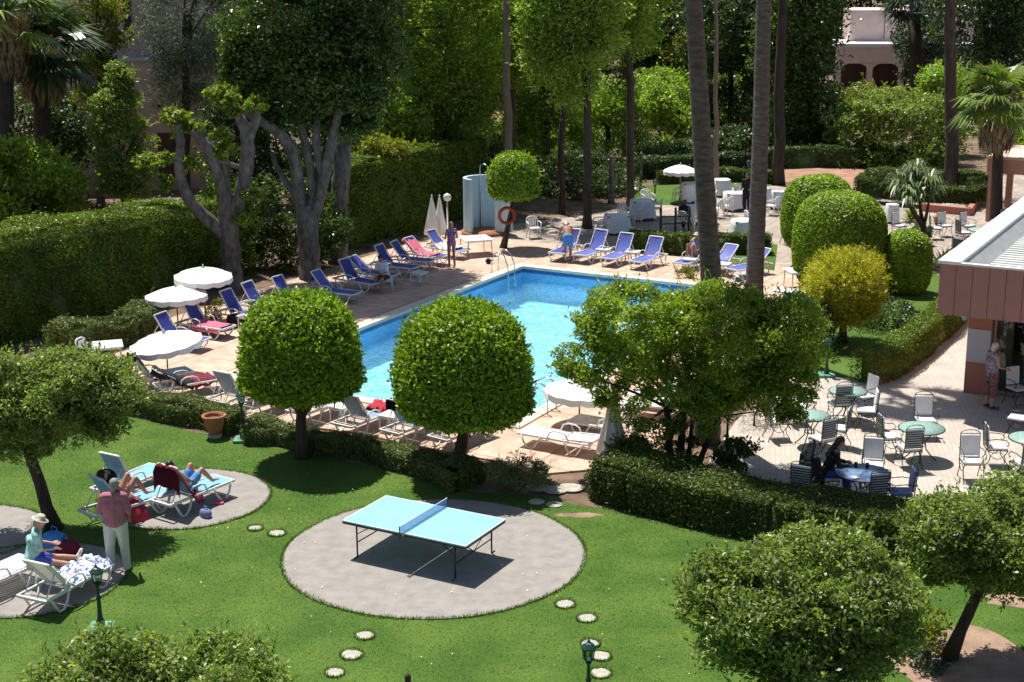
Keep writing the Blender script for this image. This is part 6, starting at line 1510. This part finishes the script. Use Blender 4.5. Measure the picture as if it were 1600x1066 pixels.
def person(loc, rz, J, label, wear=(), skin='skin', hair=('hair_black', 'short'), vox=.014, scale=1.0, sit=None, woman=False, fingers=True, group=None, heavy=1.0):
    """J: joints in metres, person faces +y. wear: list of (name, kind, material)"""
    r = empty('person', loc, rz, label, 'person', group); r.scale = (scale,)*3
    V = {k: Vector(v) for k, v in J.items()}; hv = heavy
    up = (V['head']-V['neck']).normalized(); face = V.get('face', Vector((0, 1, 0))); face = (face-up*face.dot(up)).normalized(); sd = face.cross(up)
    chest, pel = V['chest'], V['pel']
    def torso(mb, e=0.0, lo=True):
        w_ = .85 if woman else 1.0
        sl, sr = V['shL'], V['shR']; ax = (sr-sl).normalized()
        cone(mb, sl+ax*.03, sr-ax*.03, .062+e, .062+e)
        for s in (-1, 1):
            top = chest+ax*s*.085; cone(mb, top, pel+ax*s*.065+(chest-pel)*.25, .088*hv*w_+e, .080*hv+e)
            cone(mb, pel+ax*s*.065+(chest-pel)*.25, pel+ax*s*.075, .082*hv+e, .098*hv+e)
        cone(mb, chest, (sl+sr)/2, .105*w_+e, .07+e); cone(mb, chest, pel, .10*hv+e, .11*hv+e)
        if woman:
            fw = (V['shR']-V['shL']).cross(chest-pel).normalized()*-1
            for s in (-1, 1): cone(mb, chest+ax*s*.07-fw*.075, chest+ax*s*.07-fw*.085+Vector((0, 0, .01)), .055+e, .05+e)
    def arm(mb, S, e=0.0, f0=0.0, f1=1.0, fore=True, rs=1.0):
        a, b, c = V['sh'+S], V['el'+S], V['wr'+S]; k = .86 if woman else 1.0
        cone(mb, a, a.lerp(b, min(f1, 1.0)), .052*k+e, (.052-.012*min(f1, 1))*k+e)
        if fore: cone(mb, b, c, .040*k+e, .027*k+e)
    def leg(mb, S, e=0.0, f=2.0):
        a, b, c = V['hip'+S], V['kn'+S], V['an'+S]
        t = min(1, f); cone(mb, a, a.lerp(b, t), .088*hv+e, (.088-.033*t)*hv+e)
        if f > 1: t = f-1; m_ = b.lerp(c, .3); cone(mb, b, m_, .054+e, .055+e); cone(mb, m_, b.lerp(c, max(.31, t)), .055+e, .055-.018*t+e)
    mb = MB(); torso(mb)
    hc = V['head']
    cone(mb, V['neck']-up*.04, hc-up*.05, .052, .050)
    vs, fs = ico((0, 0, 0), (.072, .090, .108), 3); Rm = Matrix((sd, face, up)).transposed()
    mb.add([hc+Rm @ (v*1.0) for v in vs], fs, True)
    cone(mb, hc+face*.045-up*.075, hc+face*.055-up*.085, .038, .030)            # jaw
    cone(mb, hc+face*.088+up*.005, hc+face*.108-up*.025, .010, .014)            # nose
    cone(mb, hc+face*.080-up*.053, hc+face*.088-up*.055, .018, .012)            # mouth
    for s in (-1, 1): vs, fs = ico((0, 0, 0), (.012, .020, .032), 2); mb.add([hc+Rm @ (v+Vector((s*.074, -.005, -.005))) for v in vs], fs, True)
    for S in 'LR':
        arm(mb, S); leg(mb, S)
        wr = V['wr'+S]; dr = V['hd'+S] if 'hd'+S in V else (wr-V['el'+S]).normalized(); dr = dr.normalized(); side = dr.cross(Vector((0, 1, .2))); side = side.normalized() if side.length > .1 else dr.orthogonal().normalized(); nr = dr.cross(side)
        for k in (-1, 0, 1): cone(mb, wr+dr*.01+nr*k*.012, wr+dr*.085+nr*k*.025, .018, .014)
        if fingers:
            for k, l_ in enumerate((.062, .076, .072, .055)):
                p = wr+dr*.085+nr*(k-1.5)*.0195; m_ = p+dr*l_*.5+side*.008; cone(mb, p, m_, .0095, .009, 7); cone(mb, m_, m_+dr*l_*.5+side*.022, .009, .008, 7)
            p = wr+dr*.025-nr*.034; cone(mb, p, p+dr*.04-nr*.022, .012, .010, 7); cone(mb, p+dr*.04-nr*.022, p+dr*.075-nr*.022+side*.01, .010, .009, 7)
        an = V['an'+S]; to = V['to'+S]; cone(mb, an, an+(to-an)*.25+Vector((0, 0, -.01)), .036, .036); cone(mb, an+(to-an)*.1, to, .036, .026)
        for k in range(3): cone(mb, an.lerp(to, .6)+sd*(k-1)*.02, to+sd*(k-1)*.022+(to-an).normalized()*.03, .022, .015)
    body = bake(mb, 'body', M[skin], r, vox)
    for s in (-1, 1):
        vs, fs = ico((0, 0, 0), (.012, .006, .008), 1); e = MB(); e.add([hc+Rm @ (v+Vector((s*.030, .084, .008))) for v in vs], fs, True); e.build('eye', M['eye'], r)
    vs, fs = ico((0, 0, 0), (.024, .006, .006), 1); e = MB(); e.add([hc+Rm @ (v+Vector((0, .098, -.052))) for v in vs], fs, True); e.build('mouth', M['lip'], r)
    hm, hs = hair; mb = MB()
    vs, fs = ico((0, 0, 0), (.080, .094, .092), 3); mb.add([hc+Rm @ (v+Vector((0, -.018, .030))) for v in vs], fs, True)
    cone(mb, hc-face*.045-up*.02, hc-face*.05-up*.07, .062, .05)
    if hs in ('long', 'mid'):
        n_ = .30 if hs == 'long' else .16
        for s in (-1, 0, 1): cone(mb, hc-face*.045+sd*s*.045, hc-face*.085+sd*s*.06-up*n_, .055, .045)
    if hs == 'bun': cone(mb, hc-face*.09+up*.06, hc-face*.11+up*.07, .04, .035)
    if hs == 'hat':
        bake(mb, 'hair', M['hair_grey'], r, vox); mb = MB(); mb.lathe([(.16, .045), (.155, .052), (.092, .062), (.086, .11), (.06, .145), (0, .15)], n=22)
        o = mb.build('hat', M[hm], r); o.matrix_basis = Matrix.Translation(hc) @ Matrix((sd, face, up)).transposed().to_4x4()
    else: bake(mb, 'hair', M[hm], r, vox)
    for nm, kind, m_ in wear:
        mb = MB(); e = .014
        if kind == 'shirt':
            torso(mb, e+.014); [arm(mb, S, e+.01, f1=.85, fore=False) for S in 'LR']
        elif kind == 'longshirt': torso(mb, e+.004); [arm(mb, S, e+.004) for S in 'LR']
        elif kind == 'vest': torso(mb, e)
        elif kind == 'swimsuit':
            torso(mb, .008); 
        elif kind == 'trousers':
            for S in 'LR': leg(mb, S, e+.014, 1.97)
            cone(mb, pel, V['hipL'].lerp(V['hipR'], .5), .12*hv+e, .11*hv+e)
            ax = (V['shR']-V['shL']).normalized(); cone(mb, pel-ax*.06, pel+ax*.06, .105*hv+e, .105*hv+e)
        elif kind in ('shorts', 'capri'):
            for S in 'LR': leg(mb, S, e+.010, .62 if kind == 'shorts' else 1.1)
            ax = (V['shR']-V['shL']).normalized(); cone(mb, pel-ax*.06, pel+ax*.06, .102*hv+e, .102*hv+e)
        elif kind == 'skirt':
            mid = V['hipL'].lerp(V['hipR'], .5)
            for t in (-1, 0, 1): cone(mb, pel+Vector((t*.05, 0, 0)), (V['knL'].lerp(V['knR'], .5+t*.42))+Vector((0, 0, .05)), .11*hv+e, .09+e)
            for S in 'LR': leg(mb, S, e+.02, .9)
        elif kind == 'shoes':
            for S in 'LR': an = V['an'+S]; to = V['to'+S]; cone(mb, an+Vector((0, 0, -.015)), an.lerp(to, .3), .046, .044); cone(mb, an.lerp(to, .1)+Vector((0, 0, -.01)), to+(to-an).normalized()*.03, .042, .036)
        bake(mb, nm, M[m_], r, vox)
    return r
def stand(**kw):
    J = dict(pel=(0, 0, .95), chest=(0, .0, 1.26), neck=(0, -.01, 1.47), head=(0, .02, 1.615), shL=(-.175, 0, 1.405), shR=(.175, 0, 1.405), elL=(-.24, -.03, 1.12), elR=(.24, -.03, 1.12), wrL=(-.25, .05, .88), wrR=(.25, .05, .88),
             hipL=(-.09, 0, .92), hipR=(.09, 0, .92), knL=(-.10, .02, .50), knR=(.10, .02, .50), anL=(-.11, -.03, .08), anR=(.11, -.03, .08), toL=(-.13, .13, .035), toR=(.13, .13, .035)); J.update(kw); return J
def seated(h=.46, lean=0.0, **kw):
    J = dict(pel=(0, 0, h+.10), chest=(0, lean*.31, h+.41), neck=(0, lean*.52, h+.62), head=(0, lean*.62+.03, h+.765), shL=(-.175, lean*.46, h+.555), shR=(.175, lean*.46, h+.555), elL=(-.23, lean*.4+.06, h+.30), elR=(.23, lean*.4+.06, h+.30), wrL=(-.15, lean*.3+.30, h+.27), wrR=(.15, lean*.3+.30, h+.27),
             hipL=(-.09, .03, h+.08), hipR=(.09, .03, h+.08), knL=(-.12, .44, h+.06), knR=(.12, .44, h+.06), anL=(-.12, .46, .08), anR=(.12, .46, .08), toL=(-.14, .62, .035), toR=(.14, .62, .035)); J.update(kw); return J
def recline(ba=radians(50), knees=(.0, .0), arms='rest', z=.40):
    """on a lounger: pelvis at the hinge, faces the foot end (+y), back leaning at ba"""
    d = Vector((0, -cos(ba), sin(ba))); n = Vector((0, sin(ba), cos(ba))); P = Vector((0, .02, z+.10)); b_ = P+n*.02
    J = dict(pel=P, chest=b_+d*.33, neck=b_+d*.53+n*.0, head=b_+d*.66+n*.05, shL=b_+d*.47+Vector((-.17, 0, 0)), shR=b_+d*.47+Vector((.17, 0, 0)))
    J['elL'] = J['shL']-d*.26+Vector((-.08, 0, 0))+n*.02; J['elR'] = J['shR']-d*.26+Vector((.08, 0, 0))+n*.02
    J['wrL'] = P+Vector((-.13, .12, .12)); J['wrR'] = P+Vector((.13, .12, .12))
    J['face'] = n*.8+Vector((0, .4, 0))
    for S, s, k in (('L', -1, knees[0]), ('R', 1, knees[1])):
        hp = P+Vector((s*.09, .03, -.01)); up = k*1.0; L1, L2 = .43, .42
        kn = hp+Vector((s*.02, L1*cos(up), L1*sin(up)+.0)); zz = z+.05
        dz = kn.z-zz; dy = sqrt(max(.001, L2*L2-min(L2*.99, abs(dz))**2))
        an = Vector((kn.x+s*.01, kn.y+dy, max(zz, kn.z-L2)))
        J['hip'+S] = hp; J['kn'+S] = kn; J['an'+S] = an; J['to'+S] = an+Vector((s*.03, .07 if k < .3 else .12, .13 if k < .3 else .0))
    return J
def on_lounger(lg, along=1.12):
    o, p, hd, ang, z = lg; return (p.x+cos(hd)*along, p.y+sin(hd)*along, z), hd+pi/2     # local +y points to the foot end
# 1 man in the pink shirt, back to the viewer
q = g(186, 895)
person((q.x, q.y, .012), .12, stand(elR=(.25, -.04, 1.12), wrR=(.22, .14, .95), elL=(-.26, .02, 1.13), wrL=(-.16, .2, 1.0), head=(.02, .04, 1.61), knL=(-.12, .01, .50), anL=(-.13, -.04, .08), toL=(-.16, .12, .035), knR=(.12, .03, .5), anR=(.15, .0, .08), toR=(.18, .16, .035)),
       'grey haired man in pink polo shirt and pale trousers standing by the slatted loungers', [('shirt', 'shirt', 'shirt_pink'), ('trousers', 'trousers', 'trouser'), ('shoes', 'shoes', 'shoe')], 'skin_tan', ('hair_grey', 'short'), vox=.009, heavy=1.12, scale=1.07)
# 2 seated visitor with the pale hat beside the slatted loungers
s_, a_ = on_lounger(D2, .95); qd = g(54, 914)
person((qd.x, qd.y, LZ), -1.25, seated(.42, .25, anL=(-.12, .80, .36), anR=(.12, .78, .30), knL=(-.12, .42, .42), knR=(.12, .42, .40), toL=(-.14, .86, .46), toR=(.14, .84, .40)),
       'seated person in teal and white top with pale hat and outstretched legs, bottom left', [('top', 'shirt', 'teal_shirt'), ('shorts', 'shorts', 'blue_cloth'), ('shoes', 'shoes', 'white_towel')], 'skin', ('hat_straw', 'hat'), vox=.010, woman=True)
# 3, 4 sunbathers on the lawn circle
l_, a_ = on_lounger(C2); person(l_, a_, recline(a50, (1.0, .85)), 'sunbather with raised knees on the middle circle lounger above a red towel', [('swimsuit', 'swimsuit', 'black_cloth')], 'skin', ('hair_black', 'mid'), vox=.010, woman=True)
l_, a_ = on_lounger(C1); person(l_, a_, recline(a50, (1.0, .7)), 'sunbather with crossed raised legs behind the maroon draped backrest', [('trunks', 'shorts', 'swim_blue')], 'skin', ('hair_black', 'short'), vox=.010)
# 5 man in white sitting in the shade
q = g(603, 456)
person((q.x, q.y, DZ), pi-.5, seated(.42, .45), 'man in white shirt and dark red shorts sitting in the shade by the pool', [('shirt', 'shirt', 'white_shirt'), ('shorts', 'shorts', 'maroon')], 'skin_tan', ('hair_black', 'short'), vox=.014)
st = dup(st0, (q.x, q.y, DZ), .2, 'low white stool under the man in the white shirt', 'small white tables between the loungers')
# 6 woman standing, 7 bending man, 8 sunbather, 9/10 guests
q = g(706, 421)
person((q.x, q.y, DZ), .5, stand(wrL=(-.22, .22, 1.12), elL=(-.25, .0, 1.12), wrR=(.2, .24, 1.1), elR=(.25, 0, 1.12)), 'blond woman in purple swimsuit standing by the left lounger row', [('swimsuit', 'swimsuit', 'swim_purple'), ('briefs', 'shorts', 'swim_purple')][:1], 'skin_tan', ('hair_blond', 'short'), vox=.013, woman=True)
q = g(887, 411)
person((q.x, q.y, DZ), .1, stand(chest=(0, .22, 1.17), neck=(0, .42, 1.26), head=(0, .54, 1.30), shL=(-.175, .36, 1.24), shR=(.175, .36, 1.24), elL=(-.26, .45, .98), elR=(.26, .45, .98), wrL=(-.2, .58, .76), wrR=(.2, .58, .76), face=(0, .6, -.8)), 'man in blue trunks seen from behind bending over the far left lounger', [('trunks', 'shorts', 'swim_blue')], 'skin_tan', ('hair_white', 'short'), vox=.014, heavy=1.1)
l_, a_ = on_lounger(FL[4]); person(l_, a_, recline(radians(62), (1.0, 1.05)), 'sunbather with pale hat and raised knees on the far side of the pool', [('top', 'vest', 'top_violet')], 'skin_tan', ('hat_straw', 'hat'), vox=.014, woman=True)
q = g(1256, 758, .5)
person((q.x+.02, q.y+.02, DZ), -.75, seated(.47, .35), 'dark haired guest in black at the left end of the blue mosaic table', [('top', 'longshirt', 'black_top'), ('trousers', 'trousers', 'black_cloth'), ('shoes', 'shoes', 'shoe')], 'skin_tan', ('hair_black', 'long'), vox=.011, woman=True)
q = g(1290, 745, .5)
person((q.x, q.y, DZ), -1.6, seated(.47, .4), 'second dark haired guest leaning over the blue mosaic table', [('top', 'longshirt', 'black_top'), ('trousers', 'trousers', 'blue_cloth'), ('shoes', 'shoes', 'shoe')], 'skin_tan', ('hair_black', 'long'), vox=.011, woman=True)
# 11 woman by the cafe, 12 waiter, 13 kneeling figure
q = g(1545, 641)
person((q.x, q.y, DZ), -1.2, stand(elR=(.22, .02, 1.13), wrR=(.20, .26, 1.05), elL=(-.25, .0, 1.12), wrL=(-.22, .2, .98), head=(0, .05, 1.60)), 'white haired woman in dark patterned dress walking along the cafe front', [('top', 'vest', 'top_violet'), ('shorts', 'capri', 'dress_dark'), ('shoes', 'shoes', 'shoe')], 'skin', ('hair_white', 'short'), vox=.010, woman=True, heavy=1.22)
q = g(1166, 333)
person((q.x, q.y, DZ), 2.6, stand(wrL=(-.2, .2, 1.05), wrR=(.2, .2, 1.05)), 'waiter in black standing behind the wide white covered table', [('jacket', 'longshirt', 'black_top'), ('trousers', 'trousers', 'black_cloth')], 'skin_tan', ('hair_black', 'short'), vox=.018, fingers=False)
q = g(1067, 362)
person((q.x, q.y, DZ), -.4, seated(.40, .3), 'dark clothed figure sitting beside the rail fence on the terrace', [('top', 'longshirt', 'black_top'), ('trousers', 'trousers', 'black_cloth')], 'skin_tan', ('hair_black', 'mid'), vox=.018, fingers=False)
st = dup(mc0, (q.x, q.y, DZ), -.4+0, 'white chair under the dark clothed figure beside the rail fence', 'white chairs on the dining terrace')
# bags and small things by the loungers
def bag(px_, s, m, label, z=DZ, strap=True):
    q = g(*px_); r = empty('bag', (q.x, q.y, z), random.random()*3, label, 'bag'); mb = MB(); mb.lathe([(0, 0), (s*.55, .01), (s*.62, s*.35), (s*.5, s*.75), (s*.30, s*.85), (0, s*.8)], n=16, wob=lambda a: 1+.25*cos(2*a)+.06*sin(5*a)); mb.build('sack', M[m], r)
    mb = MB(); mb.tube([(-s*.3, 0, s*.7), (-s*.2, 0, s*1.15), (s*.2, 0, s*1.15), (s*.3, 0, s*.7)], .012, 6); mb.build('handle', M[m], r)
bag((88, 862), .42, 'swim_blue', 'teal blue bag beside the seated visitor with the pale hat', LZ)
bag((108, 868), .34, 'maroon', 'dark red bag at the trunk of the left citrus tree', .012)
bag((370, 512), .45, 'black_cloth', 'dark bag on the ground among the blue loungers left of the lollipop crown')
bag((322, 810), .2, 'cushion_blue', 'crumpled lavender cloth bag below the right circle lounger', LZ)
q = g(340, 790); mb = MB(); mb.box((0, 0, .03), (.26, .10, .04), bev=.02); mb.box((.05, .16, .03), (.26, .10, .04), rz=.5, bev=.02); o = mb.build('sandals', M['pink'], loc=(q.x, q.y, LZ)); tag(o, 'pair of pinkish sandals on the sunbathing circle below the lounger foot', 'sandals')
q = g(172, 745); o = empty('sun_hat', (q.x, q.y, .9), .4, 'black straw hat hung at the head of the rear circle lounger', 'hat')
MB().lathe([(.22, .0), (.21, .015), (.11, .03), (.10, .09), (.07, .13), (0, .135)], n=20).build('brim', M['black_cloth'], o)
c3_ = C3; o.location = (c3_[1].x+cos(c3_[2])*1.62, c3_[1].y+sin(c3_[2])*1.62, .62); o.rotation_euler = (0.5, .2, 0)

# ================================================================== GRASS, FALLEN LEAVES
def in_poly(P, x, y):
    inside = np.zeros(len(x), bool); n = len(P)
    for i in range(n):
        x1, y1 = P[i].x, P[i].y; x2, y2 = P[(i+1) % n].x, P[(i+1) % n].y
        c = ((y1 > y) != (y2 > y)); t = (x2-x1)*(y-y1)/((y2-y1) if abs(y2-y1) > 1e-9 else 1e-9)+x1; inside ^= c & (x < t)
    return inside
R = np.random.default_rng(77)
n = 330000; y = 20+R.random(n)**.9*17; x = R.uniform(-14.5, 13.5, n); k = in_poly(LW, x, y) & (np.abs(x) < y*.40+1.2)
for (cx, cy, r) in DISCS: k &= np.hypot(x-cx, y-cy) > r-.03+.05*R.random(n)
for (a, b_, r) in STONES: q = g(a, b_); k &= np.hypot(x-q.x, (y-q.y)) > r*1.0
k &= ~in_poly(bed, x, y); x = x[k]; y = y[k]; n = len(x)
hgt = R.uniform(.007, .018, n); az = R.uniform(0, 2*pi, n); lean = R.uniform(.1, .8, n)*hgt; wd = R.uniform(.004, .008, n)
p = np.stack([x, y, np.full(n, .012)], 1); s_ = np.stack([-np.sin(az), np.cos(az), np.zeros(n)], 1)*wd[:, None]; tip = p+np.stack([np.cos(az)*lean, np.sin(az)*lean, hgt], 1)
ec = []
for (cx, cy, r) in DISCS:
    m_ = int(r*1500); a = R.uniform(0, 2*pi, m_); rr = r+R.normal(size=m_)*.018+.03*np.sin(a*9)*R.random(m_); ec.append(np.stack([cx+rr*np.cos(a), cy+rr*np.sin(a), np.full(m_, .015)], 1))
for (a_, b_, r) in STONES[:10]:
    q = g(a_, b_); m_ = 260; a = R.uniform(0, 2*pi, m_); rr = r*.86+R.random(m_)*.03-.01; ec.append(np.stack([q.x+rr*np.cos(a), q.y+rr*np.sin(a), np.full(m_, .015)], 1))
ec = np.concatenate(ec); m_ = len(ec); az = R.uniform(0, 2*pi, m_); hh_ = R.uniform(.03, .075, m_); ln = hh_*R.uniform(.3, 1.0, m_)
p = np.concatenate([p, ec]); s_ = np.concatenate([s_, np.stack([-np.sin(az), np.cos(az), np.zeros(m_)], 1)*.006]); tip = np.concatenate([tip, ec+np.stack([np.cos(az)*ln, np.sin(az)*ln, hh_], 1)])
mid = (p+tip)/2+np.array([0, 0, .006])
o = quad_object('grass', np.stack([p-s_, p+s_, mid+s_*.8, tip], 1), M['blade'], None); tag(o, 'short mown grass of the foreground lawn', 'grass', kind='stuff')
n = 190; x = R.uniform(-7, 9, n); y = R.uniform(21.5, 33, n); k = in_poly(LW, x, y); x = x[k]; y = y[k]
V = leaf_quads(np.stack([x, y, np.full(len(x), .06)], 1), np.tile([0, 0, 1.], (len(x), 1)), .035, .7, .3, R=R); o = quad_object('fallen_leaves', V, M['flower'], None); tag(o, 'pale yellow fallen leaves scattered over the lawn', 'leaves', kind='stuff')
